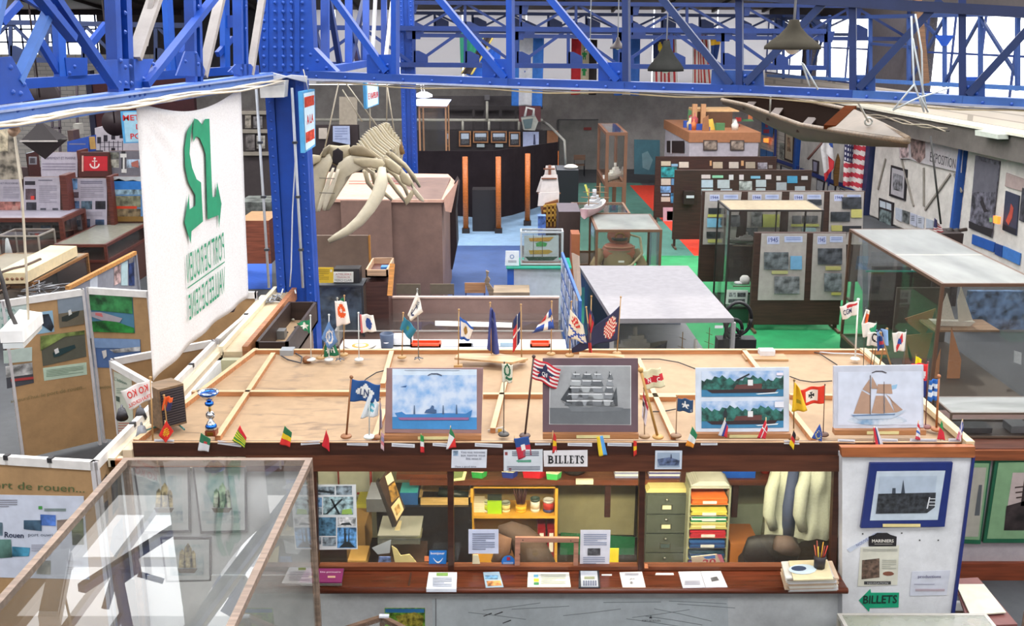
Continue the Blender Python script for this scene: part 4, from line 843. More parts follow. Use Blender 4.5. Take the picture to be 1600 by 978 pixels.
def tugs(m,pl):
 for y0,y1,sgn in((580,619,1),(627,668,-1)):
  m.pic(pl,[(1096,y0),(1224,y0-1),(1224,y1),(1096,y1+1)],'#5c94cc:0.5:cloud');m.pic(pl,[(1096,y1-11),(1224,y1-12),(1224,y1),(1096,y1+1)],'#3a7ca4:0.5:dirt',2)
  tr=[(1096,y1-10)]+[(1096+4*k,y0+11+2.5*math.sin(k*2.1)+3*math.sin(k*.5+sgn))for k in range(33)]+[(1224,y1-11)];m.pic(pl,tr,'#22544c:0.5:photo',3)
  m.pic(pl,[(1104,y1-10),(1215,y1-12),(1210,y1-6),(1112,y1-5)],'#2c1c20',4);m.pic(pl,[(1150,y1-18),(1190,y1-20),(1190,y1-12),(1146,y1-11)],'#5c3430',4);m.rect(pl,1168,y1-26,1176,y1-17,'#d8d8d8',5)
  m.pic(pl,[(1150,y1-26),(1170,y1-36),(1171,y1-34),(1152,y1-24)]if sgn>0 else[(1130,y1-24),(1133,y1-30),(1136,y1-24),(1135,y1-14),(1130,y1-14)],'#1c2428',5);m.pic(pl,[(1180,y1-4),(1216,y1-7),(1214,y1-5),(1184,y1-3)],'#dce8ec',5)
 m.rect(pl,1213,582,1223,586,'#e4d8e0',6);m.rect(pl,1210,627,1224,636,'#dcdce4',6)
stand_picture('tugboat_photographs','white board with two colour tugboat pictures one above the other','picture',[(1087,575),(1233,574),(1233,674),(1087,675)],ZT,'#c4ccd8:0.5',tugs,.12,.02)
def schooner(m,pl):
 m.pic(pl,[(1309,581),(1440,580),(1440,664),(1308,665)],'#c8ccd8');m.pic(pl,[(1310,582),(1439,581),(1439,663),(1309,664)],'#c4cad8:0.5',2)
 m.pic(pl,[(1370+46*math.cos(a)*(1+.06*math.sin(5*a)),656+8*math.sin(a))for a in[i*.3 for i in range(21)]],'#5c8cb4:0.5:cloud',3)
 S='#ad8c76:0.6:dirt'
 for p in([(1346,610),(1360,618),(1360,646),(1333,646)],[(1358,592),(1347,608),(1359,614)],[(1362,588),(1372,607),(1361,607)],[(1371,600),(1392,600),(1394,615),(1369,614)],[(1368,618),(1380,618),(1380,646),(1361,645)],[(1382,618),(1398,645),(1382,645)],[(1390,622),(1410,640),(1398,645)],[(1384,616),(1404,640),(1390,620)]):m.pic(pl,p,S,4)
 m.pic(pl,[(1328,646),(1340,649),(1400,644),(1415,640),(1405,648),(1392,654),(1340,655)],'#aab8c8',5);m.pic(pl,[(1330,648),(1398,646),(1397,648),(1332,650)],'#5c7494',6)
 m.rect(pl,1358.5,586,1359.8,647,'#5c4c44',6);m.rect(pl,1380,596,1381,646,'#5c4c44',6);m.pic(pl,[(1390,603),(1402,600),(1400,607),(1388,610)],'#8cb4d0:0.5',3)
 m.pic(pl,[(1361,582),(1368,579),(1378,579),(1385,582),(1384,583),(1377,580.5),(1368,580.5),(1362,583)],'#3c3438',5)
stand_picture('schooner_drawing','pale drawing of a brown sailed schooner in a white mount','picture',[(1303,572),(1443,570),(1443,668),(1303,670)],ZT,'#b8bcc8:0.5',schooner,.12,.035)
# stencilled corner marks on the plum mount are part of it; speaker
t=thing('loudspeaker','brown wooden loudspeaker with a dark grille at the left end of the booth roof','loudspeaker',PZ(266,668,2.26))
A_,B_,C_,D_=PZ(253,672,2.265),PZ(292,661,2.265),PZ(241,663,2.265),None
ux=Vector((B_.x-A_.x,B_.y-A_.y,0));wv=Vector((-ux.y,ux.x,0)).normalized()*.22;hS=.37
def spk(s,tt,z,o=0.0):p=A_+ux*s+wv*tt;p=p-wv.normalized()*o;return Vector((p.x,p.y,A_.z+z))
mb=MB();mb.prism([spk(0,0,0),spk(1,0,0),spk(1,1,0),spk(0,1,0)],(0,0,hS),'#7a6248:0.5:wood');mb.build('cabinet',t)
mb=MB();mb.prism([spk(.06,0,.02,.004),spk(.97,0,.02,.004),spk(.97,0,hS-.02,.004),spk(.06,0,hS-.02,.004)],wv.normalized()*.006,'#1f1a22:0.6')
for k in range(14):z=.035+k*.023;mb.prism([spk(.08,0,z,.007),spk(.95,0,z,.007),spk(.95,0,z+.006,.007),spk(.08,0,z+.006,.007)],wv.normalized()*.004,'#4e4648:0.5')
mb.build('grille',t)
# trophy
c=PZ(331,679,2.262);t=thing('trophy','silver and blue trophy cup on a small wooden base','trophy',c)
mb=MB();mb.box(c.x-.045,c.x+.045,c.y-.045,c.y+.045,2.262,2.31,'#7a3a24:0.4:wood');mb.box(c.x-.025,c.x+.025,c.y-.048,c.y-.045,2.27,2.3,'#d0b050:0.3:metal');mb.build('base',t)
SV='#c8ccd4:0.18:metal';BB='#2c66c4:0.2:metal'
mb=MB();mb.lathe([(.045,0),(.05,.01),(.042,.04),(.03,.07),(.014,.09),(.012,.1)],(c.x,c.y,2.31),SV,16);mb.lathe([(.043,.012),(.051,.02),(.047,.035),(.035,.05)],(c.x,c.y,2.315),BB,16)
mb.lathe([(.012,0),(.03,.02),(.03,.04),(.012,.06)],(c.x,c.y,2.41),SV,14);mb.lathe([(.01,0),(.012,.05)],(c.x,c.y,2.47),'#b0904c:0.3:metal',8);mb.build('stem',t)
mb=MB();mb.tube([(c.x+.035*math.cos(a),c.y,2.44+.035*math.sin(a))for a in[i*.52 for i in range(13)]],.005,SV,6);mb.build('ring',t)
mb=MB();mb.lathe([(.014,0),(.036,.015),(.038,.035),(.014,.05)],(c.x,c.y,2.52),BB,14);mb.build('stem',t)
mb=MB();mb.lathe([(.012,0),(.03,.01),(.055,.035),(.083,.07),(.086,.085),(.08,.08),(.05,.05),(.01,.03)],(c.x,c.y,2.57),SV,20);mb.lathe([(.074,.055),(.086,.072),(.087,.08),(.08,.07)],(c.x,c.y,2.571),BB,20);mb.build('cup',t)
# --- flags
def star(cx,cy,r,s,t):
 a=math.atan2(t-cy,s-cx);d=math.hypot(s-cx,(t-cy));k=(a*5/(2*math.pi)+.25)%1;k=abs(k-.5)*2
 return d<r*(.4+.6*k**1.5)
def flagmesh(q,Y,fn,amp=.02,nx=22,ny=14,waves=1.5,droop=0):
 q3=[P(u,v,Y)for u,v in q];w=max((q3[1]-q3[0]).length,.01);m=MB();vs=[]
 for j in range(ny+1):
  for i in range(nx+1):
   s,t=i/nx,j/ny;p=(q3[0]*(1-s)+q3[1]*s)*(1-t)+(q3[3]*(1-s)+q3[2]*s)*t
   k=math.sin(s*math.pi*2*waves+t*1.2);e=math.sin(s*math.pi)*.02*w
   vs.append(p+Vector((0,-amp*k*min(1,s*3),-e*math.cos(2*math.pi*s))))
 n=nx+1;by={}
 for j in range(ny):
  for i in range(nx):by.setdefault(fn((i+.5)/nx,(j+.5)/ny),[]).append((j*n+i,j*n+i+1,(j+1)*n+i+1,(j+1)*n+i))
 base=len(m.v);first=True
 for c,fs in by.items():
  k=m.mi(c+':0.8')
  if first:m.v+=[tuple(v)for v in vs];first=False
  for f in fs:m.f.append(f);m.m.append(k);m.sm.append(True)
 m.q3=q3;return m
def flag(label,base,top,q,fn,pole='#b08a58:0.5',r=.006,foot='disc',zb=2.235,amp=.015,text=None,name='table_flag',waves=1.5,nx=22,ny=14,group='table flags on the booth roof',Y=None):
 b=PZ(base[0],base[1],zb)if Y is None else P(base[0],base[1],Y)
 Yb=b.y if Y is None else Y;tp=P(top[0],top[1],Yb);t=thing(name,label,'flag',b,group)
 m=MB();m.tube([b,tp],r,pole,6);m.ball(tp,r*1.9,pole,8);m.build('pole',t)
 if foot=='disc':m=MB();m.lathe([(.045,0),(.05,.008),(.044,.02),(.012,.026)],b,pole,16);m.build('base',t)
 if foot=='star':
  m=MB()
  for k in range(5):m.tube([(b.x,b.y,b.z+.02),(b.x+.05*math.cos(k*1.257),b.y+.05*math.sin(k*1.257),b.z+.006)],.007,'#8c8c90:0.3:metal',5)
  m.build('base',t)
 if foot=='block':m=MB();m.box(b.x-.045,b.x+.045,b.y-.03,b.y+.03,b.z,b.z+.025,pole);m.build('base',t)
 if not callable(fn):
  c=fn;fn=lambda s,t_:c
 m=flagmesh(q,Yb-.002,fn,amp,nx,ny,waves);f=m.build('cloth',t)
 sol=f.modifiers.new('thickness','SOLIDIFY');sol.thickness=.002
 if text:
  for s,x0,y0,x1,y1,col,mir in text:
   q3=m.q3;m2=MB()
   def S(a,b_):return(q3[0]*(1-a)+q3[1]*a)*(1-b_)+(q3[3]*(1-a)+q3[2]*a)*b_+Vector((0,-amp-.008,0))
   m2.text(s,[S(x0,y0),S(x1,y0),S(x1,y1),S(x0,y1)],col,None,0,True,mir);m2.build('emblem',t)
 return t
Wt,Rd,Bl,Nv,Yl,Gn,Bk='#e6e2dc','#c82c30','#2a5cb0','#24305c','#e8c030','#1c7c54','#1c1a1c'
LB='#5c88c4';OR='#e8632c';CR='#dcd2b4'
flag('green pennant with a white star, leftmost at the back edge of the roof',(486,563),(485,493),[(485,499),(463,505),(472,514),(484,521)],lambda s,t:Wt if star(.5,.5,.42,s,t)else Gn,'#cfd0cc:0.4')
def wheel(s,t):
 d=math.hypot(s-.5,(t-.5));a=math.atan2(t-.5,s-.5)
 return Wt if(.22<d<.31 or(d<.4 and abs(math.sin(4*a))<.22)or d<.07)else '#5f86bc'
flag('pale blue flag with a white ship wheel hanging in a diamond',(514,563),(514,492),[(514,500),(528,533),(515,547),(502,528)],wheel,'#d0d4d4:0.4',nx=26,ny=22)
flag('dark green flag with white lettering drooping behind the ship wheel flag',(501,560),(508,536),[(507,539),(523,537),(530,555),(506,558)],lambda s,t:Wt if(.15<s<.8 and.2<t<.7 and(int(s*12)%3==0 or.4<t<.5))else '#1c6c48')
def orangef(s,t):d=math.hypot((s-.5)/.34,(t-.42)/.3);return OR if(d<1 and not math.hypot((s-.45)/.12,(t-.42)/.1)<1 and not(s>.62 and.4<t<.5))else '#f0e6e0'
flag('white flag with an orange-red round figure on a steel star foot',(531,563),(527,466),[(523,470),(541,471),(547,505),(526,510)],orangef,'#a8a8a0:0.4',foot='star')
flag('small green flag peeping out above the orange figure flag',(537,555),(538,462),[(538,464),(531,468),(534,478),(539,476)],Gn)
flag('white flag with a blue crest and red hoist edge near the left back edge',(561,563),(560,489),[(562,491),(583,492),(588,518),(564,520)],lambda s,t:'#d46c70' if s<.12 else('#2c4c94' if math.hypot((s-.58)/.22,(t-.52)/.34)<1 else Wt),'#d0d4d4:0.4')
flag('teal flag hanging slack on a wooden pole at the back edge',(628,559),(630,489),[(631,494),(651,515),(641,531),(625,514)],lambda s,t:'#5c8c58' if abs(s-.5)<.1 and abs(t-.5)<.12 else '#2c7c98')
def anchor(s,t):
 x,y=s-.5,t-.5
 return Nv if(abs(x)<.03 and-.3<y<.28)or(abs(y+.14)<.025 and abs(x)<.14)or(.2<math.hypot(x,y-.05)<.28 and y>.12)or(.03<math.hypot(x,y+.34)<.07)else '#eceae4'
flag('tall white pennant with a dark blue anchor',(654,561),(652,452),[(652,455),(661,487),(642,502),(637,492)],anchor,'#8c8c88:0.4',foot='star',nx=26,ny=22)
flag('white flag bordered blue above and below, left of the slack navy flag',(716,573),(717,484),[(718,494),(740,512),(733,533),(719,530)],lambda s,t:Bl if(t<.16 or t>.84 or s<.1)else('#a07838' if math.hypot((s-.5)/.18,(t-.5)/.2)<1 else Wt),foot='block')
flag('long slack navy blue flag in front of the mauve counter board',(768,562),(766,473),[(766,478),(773,488),(781,560),(761,545)],lambda s,t:'#7c84b0' if(abs(s-.5)<.2 and.2<t<.3)else '#3c4684',amp=.02)
flag('small cream flag with a green looping mark on a thin black pole',(787,680),(788,566),[(784,568),(801,570),(800,598),(785,597)],lambda s,t:'#2c6c4c' if(.2<math.hypot(s-.5,(t-.35))<.33 or(abs(t-.8)<.06 and s>.3))else '#dcd8c4','#3c3834:0.5',r=.004)
flag('slack navy and red cross flag right of the slack navy flag',(815,565),(814,476),[(813,486),(802,500),(801,552),(812,535)],lambda s,t:Wt if.36<s<.46 or.5<t<.55 else(Nv if s<.4 or t<.3 else Rd))
flag('blue, white and red cross flag sweeping left at the centre of the back edge',(861,554),(862,471),[(861,481),(866,513),(831,521),(848,500)],lambda s,t:Wt if abs(s-.5)<.1 or abs(t-.4)<.1 else('#2c4c9c' if(s<.5)==(t<.4)or t<.3 else '#c03838'))
def lion(s,t):
 if t>.52:return '#2c4ca0' if abs((s)-(t-.52)*2.1)<.1 or abs((1-s)-(t-.52)*2.1)<.1 else '#ddd6c2'
 return '#c4302c' if math.hypot((s-.45)/.3,(t-.28)/.2)<1 and(int(s*14)+int(t*17))%3 else '#ddd6c2'
flag('cream flag with a red lion over a blue diagonal cross',(890,556),(893,471),[(891,483),(911,508),(917,538),(887,527)],lion)
flag('narrow red flag with dark upper corner behind the large navy pennant',(922,556),(924,463),[(922,481),(929,500),(924,521),(919,515)],lambda s,t:'#2c2c5c' if t<.25 else '#bc2c34')
flag('narrow striped flag leaning down between the cream lion flag and the navy pennant',(924,556),(916,480),[(917,505),(920,505),(926,557),(921,558)],lambda s,t:Rd if t>.6 else Nv)
def dots(s,t):return '#ddc8b8' if math.hypot((s-.2)/.13,(t-.5)/.36)<1 and not((int(s*30)+int(t*14))%2)else('#b83838' if math.hypot((s-.2)/.13,(t-.5)/.36)<1 else '#2c3050')
flag('large dark navy pennant with a red dotted shield sweeping to the left',(964,553),(970,464),[(970,476),(893,545),(894,552),(966,530)],dots,nx=34,ny=16,amp=.02)
flag('white flag lettered CGM with a red slash on a tall white pole',(1336,562),(1341,468),[(1341,469),(1312,479),(1317,500),(1340,491)],lambda s,t:Rd if(abs(t-.2-.1*s)<.09 and s<.62)else Wt,'#e8e8e4:0.4',r=.009,text=[('CGM',.92,.3,.42,.68,'#1c2050',False)])
FB='#9c7a4c:0.5'
flag('red, yellow and white vertical flag, topmost of the cluster at the right back corner',(1349,572),(1352,481),[(1353,483),(1359,485),(1356,505),(1346,506)],lambda s,t:OR if s>.5 and t>.3 else(Yl if s>.8 else Wt),'#4c4c48:0.4',r=.004,foot='')
flag('white flag with a green triangle in the cluster at the right back corner',(1360,574),(1369,503),[(1346,505),(1370,504),(1368,526),(1348,527)],lambda s,t:'#2c9c6c' if s>.55 and abs(t-.5)<(s-.5)else Wt,'#4c4c48:0.4',r=.004)
flag('white flag with a black ring in the cluster at the right back corner',(1364,576),(1372,517),[(1356,520),(1374,519),(1376,541),(1354,540)],lambda s,t:Bk if.22<math.hypot(s-.7,t-.4)<.34 else Wt,'#4c4c48:0.4',r=.004)
flag('pale blue flag in the cluster at the right back corner',(1373,578),(1386,514),[(1369,515),(1387,514),(1389,541),(1372,535)],lambda s,t:'#20284c' if.25<math.hypot(s-.25,t-.35)<.36 else '#8cb0e0',FB,r=.008)
flag('dark blue and red tipped flag lowest in the cluster at the right back corner',(1395,580),(1376,520),[(1370,527),(1378,524),(1383,540),(1371,549)],lambda s,t:'#b83c4c' if.4<t<.7 and s>.3 else '#284888',FB,r=.008)
flag('square white flag with a stepped red and blue mark right of the cluster',(1411,580),(1416,516),[(1394,520),(1416,518),(1415,548),(1397,550)],lambda s,t:('#2c4ca0' if abs(s-.5)<.12 and.35<t<.62 else '#cc3034')if(abs(s+t*.8-.95)<.16 and.2<s<.75)else Wt,'#6c6c68:0.4',r=.004)
flag('small yellow flag above the top right corner of the schooner drawing',(1432,600),(1431,554),[(1431,556),(1440,561),(1440,569),(1430,568)],'#f0e020',FB,r=.003,foot='')
flag('red flag with blue lower part behind the right edge of the schooner drawing',(1446,668),(1450,566),[(1424,568),(1450,568),(1448,620),(1430,620)],lambda s,t:'#2c3c84' if t>.52 else('#e8e0e0' if math.hypot(s-.7,(t-.3))<.12 else '#dc2c30'),'#7c4c48:0.5',r=.005)
flag('blue and white striped flag on a wooden pole near the right roof edge',(1463,672),(1467,588),[(1466,592),(1452,594),(1450,627),(1464,626)],lambda s,t:('#2c6cbc','#dce4ec','#2c6cbc','#dce4ec','#2c6cbc')[min(4,int(t*5))]if not(.35<s<.6 and.35<t<.6)else '#203c70','#a4673c:0.4',r=.01)
def ln(s,t):
 x,y=(s-.5)*1.5,t-.5
 return '#e4e4e0' if abs(x*.66)+abs(y)<.36 else '#24508c'
flag('blue and white diamond flag with letters L N on a wooden pole',(541,683),(549,589),[(550,592),(594,601),(592,628),(546,627)],ln,'#8c5c38:0.5',r=.009,text=[('LN',.34,.32,.64,.68,'#1c3060',False)])
def circ(s,t):d=math.hypot((s-.5),(t-.5));return '#5cacc0' if d<.24 and not(s>.45 and abs(t-.5)<.06)else '#dce2e6'
flag('pale pointed flag with a turquoise disc before the diamond flag',(577,684),(577,612),[(577,614),(592,630),(590,650),(563,654)],circ,'#c8ccc8:0.4',foot='disc')
flag('thin wooden pole flag drooping left of the cargo ship watercolour',(593,684),(594,623),[(594,625),(596,640),(597,668),(593,672)],'#9c8c98','#8c5c38:0.5',r=.004)
def chi(s,t):
 x,y=s-.46,t-.5
 if star(.46,.5,.42,s,t):return '#2c3050'
 return '#c42434' if int(t*11)%2==0 else '#e8e0dc'
flag('red and white striped flag with a dark star lettered CHI',(820,682),(834,557),[(834,559),(876,577),(870,609),(830,590)],chi,'#4c342c:0.5',r=.009,nx=40,ny=22,text=[('CHI',.36,.42,.56,.62,'#e0dcd8',False)])
flag('cream flag with a red wavy band lettered N C on a leaning pole',(1028,684),(1001,578),[(1003,580),(1032,574),(1040,604),(1008,609)],lambda s,t:'#cc2c38' if.36+.05*math.sin(s*5)<t<.68+.05*math.sin(s*5)else '#dfd4ae','#b88c4c:0.5',r=.013,text=[('N',.2,.4,.36,.62,'#f0e8e0',False),('C',.66,.42,.82,.64,'#f0e8e0',False)])
flag('small dark blue flag with a white star and C',(1056,682),(1058,620),[(1059,622),(1083,625),(1083,645),(1058,642)],lambda s,t:Wt if star(.5,.5,.3,s,t)else '#28486c','#7c5c40:0.5',r=.004,text=[('C',.8,.7,.9,.86,'#d8dce0',False)])
flag('slack white and red flag below the red banded N C flag',(1007,683),(1006,606),[(1005,612),(1013,636),(1009,668),(1003,650)],lambda s,t:'#b83040' if t<.25 else('#3c3438' if.25<t<.5 and s<.4 else '#dcd0d4'),'#8c6c48:0.5',r=.004)
def iron(s,t):
 x,y=abs(s-.5)*1.6,abs(t-.5)
 if x<.19 and y<.19 and(min(x,y)<.03+max(x,y)*.35):return Bk
 return '#e8dccc' if x<.36 and y<.3 else '#d8361e'
flag('red flag with a black cross on a white square',(1286,680),(1289,601),[(1289,602),(1247,609),(1248,634),(1288,630)],iron,'#5c4034:0.5',r=.004,nx=34,ny=22)
flag('slack yellow flag behind the red flag with the black cross',(1240,686),(1241,594),[(1241,596),(1249,606),(1262,642),(1237,643)],lambda s,t:'#a08c20' if.6<t<.68 and.3<s<.7 else '#e4b420','#8c6c40:0.5',r=.006)
flag('red lettered white flag seen from behind at the far left of the roof',(239,692),(235,590),[(236,592),(188,611),(202,642),(239,622)],lambda s,t:'#e8e2de','#b08a58:0.5',r=.007,zb=2.2,foot='',text=[('KO',.1,.14,.42,.5,'#d83c34',False),('KO',.5,.14,.82,.5,'#d83c34',False),('TRANSROLL',.02,.68,.92,.86,'#d85c54',False)])
flag('orange flag with a navy panel on a wooden pole before the loudspeaker',(262,676),(256,618),[(257,619),(270,621),(266,642),(252,641)],lambda s,t:'#2c3060' if(s>.5 and t>.35)else '#e8642c','#b08a58:0.5',r=.006)
for u,v0,v1,lb in((1340,668,640,'tiny bare pole foot at the right of the schooner drawing'),):pass
# --- small country flags tucked along the front board
FG='small country flags along the front board of the roof'
def hz(*c):return lambda s,t:c[min(len(c)-1,int(t*len(c)))]
def vt(*c):return lambda s,t:c[min(len(c)-1,int(s*len(c)))]
FF=[((258,657),[(260,657),(271,674),(259,692),(248,680)],lambda s,t:'#e8c020' if(math.hypot(s-.5,t-.5)<.3 and int(s*13+t*9)%2)else '#d42c20','small red flag with a yellow heraldic figure below the loudspeaker'),((314,675),[(314,676),(329,686),(326,706),(309,704)],lambda s,t:'#c44040' if abs(s-.6)<.15 and abs(t-.42)<.08 else('#2c6c4c' if t<.48 else '#d4d4d8'),'small green and white flag below the trophy'),((374,662),[(375,664),(385,684),(382,700),(363,688)],lambda s,t:'#d42c34' if t<.3 else('#4c8c34' if int(t*12)%2 else '#d8cc30'),'small green and yellow striped flag with a red corner'),((445,663),[(445,665),(456,676),(453,699),(437,694)],hz('#2c6c44','#e0b820','#d8302c'),'small green, yellow and red banded flag at the left of the front board'),((510,670),[(510,671),(514,686),(515,706),(503,696)],'#cc2430','small plain red flag on the front board'),((595,672),[(596,674),(600,680),(600,705),(595,700)],hz('#c89ca8','#8c84a0','#c8747c','#d0b0b4'),'small faded pink flag left of the cargo ship watercolour'),((658,677),[(657,678),(662,682),(663,708),(657,707)],hz('#2c8c44','#e0dcdc','#cc2c30'),'small slack green, white and red flag under the cargo ship watercolour'),((704,665),[(704,667),(710,680),(713,699),(697,702)],lambda s,t:'#2c7c4c' if t<.28 else('#d8302c' if s+t>1.2 else '#e4e0e0'),'small green, white and red flag above the handwritten notice'),((804,680),[(803,685),(826,682),(831,711),(810,718)],lambda s,t:Wt if abs(s-.5)<.15 and abs(t-.5)<.14 else('#284c8c' if t<.45 else '#c02c40'),'small blue and red flag with a white emblem left of the BILLETS sign'),((864,673),[(865,675),(869,682),(870,706),(863,708)],hz('#c82c2c','#e4b820','#c82c2c'),'small red and yellow flag above the BILLETS sign'),((937,680),[(932,682),(942,681),(949,711),(936,713)],vt('#e8c82c','#5ca0dc'),'small yellow and blue flag right of the BILLETS sign'),((991,686),[(990,688),(995,690),(995,710),(990,713)],hz('#d03028','#e8c020','#d03028'),'small slack red and yellow flag right of the plum mount'),((1081,664),[(1082,666),(1090,680),(1083,700),(1071,696)],lambda s,t:'#2c7c54' if t<.35 else('#e08c2c' if t>.68 else '#dcdcd8'),'small green, white and orange flag left under the tugboat board'),((1133,653),[(1132,655),(1138,668),(1136,684),(1122,680)],vt('#d0ccd0','#2c3c8c','#cc3038'),'small white, blue and red flag before the lower tugboat picture'),((1197,652),[(1196,656),(1200,670),(1196,686),(1183,684)],lambda s,t:'#e8e0e0' if abs(s-.45)<.08 or abs(t-.4)<.06 else '#cc2838','small red flag with a white cross right under the tugboat board'),((1240,670),[(1240,672),(1244,680),(1240,703),(1233,694)],hz('#241c20','#cc2c2c','#e8c020'),'small black, red and yellow flag at the foot of the yellow flag'),((1281,660),[(1281,662),(1285,680),(1284,690),(1268,684)],lambda s,t:'#d8c850' if.26<math.hypot(s-.5,t-.55)<.36 and int(math.atan2(t-.55,s-.5)*4)%2 else '#2c4c98','small blue flag with a ring of yellow stars'),((1366,666),[(1364,668),(1371,668),(1380,694),(1369,700)],vt('#d03040','#2c3c6c','#dcdce4'),'small red, blue and white flag under the schooner drawing'),((1435,657),[(1434,660),(1438,668),(1438,688),(1430,686)],hz('#c83040','#dcdce0','#3c64b4','#dcdce0','#c03c50'),'small red, white and blue flag at the lower right of the schooner drawing'),((1471,654),[(1471,656),(1474,668),(1477,688),(1464,686)],lambda s,t:'#2c8c4c' if t<.34 else '#cc2c3c','small green and red flag at the foot of the blue striped flag'),((1504,655),[(1503,656),(1506,668),(1501,690),(1494,686)],lambda s,t:'#e4dce4' if abs(s-.5)<.1 or abs(t-.5)<.08 or abs(s-t)<.1 else('#3c4c94' if t<.5 else '#c86c84'),'small red, white and blue crossed flag at the right corner of the roof')]
for tp,q,fn,lb in FF:
 Yf=BY-.045;mxy=max(v for u,v in q);b=P(tp[0]-1,690,Yf)
 t=thing('country_flag',lb,'flag',b,FG);m=MB();m.tube([P(tp[0]-1,690 if mxy>690 else mxy,Yf),P(tp[0],tp[1],Yf)],.004,'#c8a878:0.5',5);m.build('stick',t)
 if not callable(fn):c_=fn;fn=(lambda c:lambda s,t:c)(c_)
 f=flagmesh(q,Yf-.012,fn,.006,14,14,.8).build('cloth',t);f.modifiers.new('thickness','SOLIDIFY').thickness=.002
 # name strips under the flags
for k,(u0,u1,v,sl)in enumerate(((241,272,686,1),(340,377,688,5),(470,500,690,-2),(542,575,690,1),(612,648,692,2),(676,700,691,2),(742,785,692,2),(836,860,690,0),(887,925,691,1),(949,987,691,1),(1018,1060,691,1),(1095,1121,690,0),(1225,1249,688,1),(1309,1336,686,1),(1375,1403,685,1),(1422,1464,685,1),(1482,1503,685,0))):
 names=('under the lion flag','hanging askew under the trophy','left of the plain red flag','under the diamond flag','under the cargo ship watercolour, left','under the cargo ship watercolour, right','above the handwritten notice','left above the BILLETS sign','right above the BILLETS sign','left of the slack red and yellow flag','above the pinned ship photograph','right of the green, white and orange flag','under the black, red and yellow flag','under the left end of the schooner drawing','under the middle of the schooner drawing','under the right end of the schooner drawing','at the right end of the front board')
 paper('name_strip','white name strip on the roof edge '+names[k],'label',[(u0,v),(u1,v+sl),(u1,v+sl+5.5),(u0,v+5.5)],'#dcdde2',lambda m,pl:m.lines(pl,u0+2,v+2,u1-2,v+4,1,'#9a9cac',2,.5,sl/(u1-u0)),plY(BY-.034),.002,'name strips along the front board')
 # odds and ends lying on the roof
def cable(name,label,pts,r=.006,mat='#2c2a2c:0.5',z=2.215):
 m=MB();m.tube([PZ(u,v,z+r+(p[2]if len(p)>2 else 0))for p in pts for u,v in[p[:2]]],r,mat,6);return one(m,name,label,'cable')
cable('cable','dark cable looping behind the cargo ship watercolour',[(560,605),(572,592),(588,582),(604,578),(630,576)])
cable('cable','dark cable lying behind the schooner drawing and tugboat board',[(1234,588),(1250,594),(1270,597),(1300,595)])
cable('cable','dark cable running from the white box to the schooner drawing',[(1200,548),(1225,549),(1260,548),(1280,552),(1308,570)])
cable('cable','pale grey cable along the right back edge of the roof',[(1206,547),(1250,547),(1300,552),(1340,553),(1362,558)],.008,'#c8c8cc:0.5')
cable('cable','thin dark cable arching right of the plum mount',[(998,561),(1030,561),(1060,566),(1086,576)])
cable('cable','dark cable between the N C flag and the small star flag',[(1020,643),(1035,643),(1056,639)])
cable('cable','teal cable curling at the foot of the loudspeaker',[(228,673),(240,668),(262,663),(280,664),(288,671)],.009,'#3c6c64:0.4',2.24)
t=thing('power_strip','white junction box on a small board at the right back of the roof','junction box',PZ(1195,556,2.2))
mb=MB();c0,c1=PZ(1165,562,2.22),PZ(1232,562,2.22);mb.box(c0.x,c1.x,c0.y,c0.y+.2,2.2,2.225,'#b08c64:0.5:wood');mb.build('board',t)
mb=MB();c0,c1=PZ(1188,556,2.225),PZ(1211,556,2.225);mb.box(c0.x,c1.x,c0.y,c0.y+.12,2.225,2.28,'#d8d8dc:0.5');mb.build('box',t)
t=thing('starter_box','small grey metal box with a coiled flex at the left back of the roof','box',PZ(445,556,2.2))
mb=MB();c=PZ(446,556,2.2);mb.box(c.x-.06,c.x+.08,c.y,c.y+.14,2.2,2.26,'#9ca0a4:0.4');mb.build('box',t);mb=MB();mb.tube([PZ(u,v,2.22)for u,v in((440,556),(450,562),(470,567),(472,558),(462,552))],.008,'#3c3c44:0.5',6);mb.build('flex',t)
mb=MB();c=PZ(480,567,2.2);mb.lathe([(.03,0),(.05,.02),(.045,.06),(.01,.08)],c,'#8c5c38:0.5:wood',12);one(mb,'wooden_disc','fallen round wooden flag foot beside the starter box','disc')
mb=MB()
mb.sheet(plZ(2.3),[(710,559),(800,566),(825,560),(780,552),(716,552)],'#c09c74:0.5:wood',.02);one(mb,'loose_board','loose chipboard offcut lying at the back edge behind the small cream flag','board')
mb=MB();mb.sheet(plZ(2.29),[(905,550),(975,554),(976,559),(960,556),(905,556)],'#c09c74:0.5:wood',.02);one(mb,'loose_board','loose strip of board under the large navy pennant','board')
mb=MB();mb.sheet(plY(8.5),[(762,672),(786,667),(792,676),(764,679)],'#d8d4cc:0.5',.01);mb.rect(plY(8.49),766,673,772,677,'#284080');mb.rect(plY(8.49),778,670,784,675,'#c8a030');one(mb,'paper_band','small folded card with blue and yellow blocks right of the cargo ship watercolour','card')
for u,v,nm in((574,600,0),):pass
for(u,v,lb)in((221,668,'small grey spot lamp clipped at the left edge of the booth roof'),(190,640,'small dark spot lamp on the white rail left of the booth'),(219,640,'second dark spot lamp hanging under the lettered flag')):
 c=P(u,v,8.45 if v>650 else 9.0);t=thing('spot_lamp',lb,'lamp',c,'spot lamps along the white display rail')
 m=MB();m.tube([c,c+Vector((.03,-.08,-.05))],[.035,.055],'#8c8e94:0.35' if v>650 else '#2c2a30:0.4',10);m.build('head',t);m=MB();m.tube([c,c+Vector((-.02,.06,.02)),c+Vector((-.02,.08,-.1))],.01,'#5a5a60:0.4',6);m.build('bracket',t)
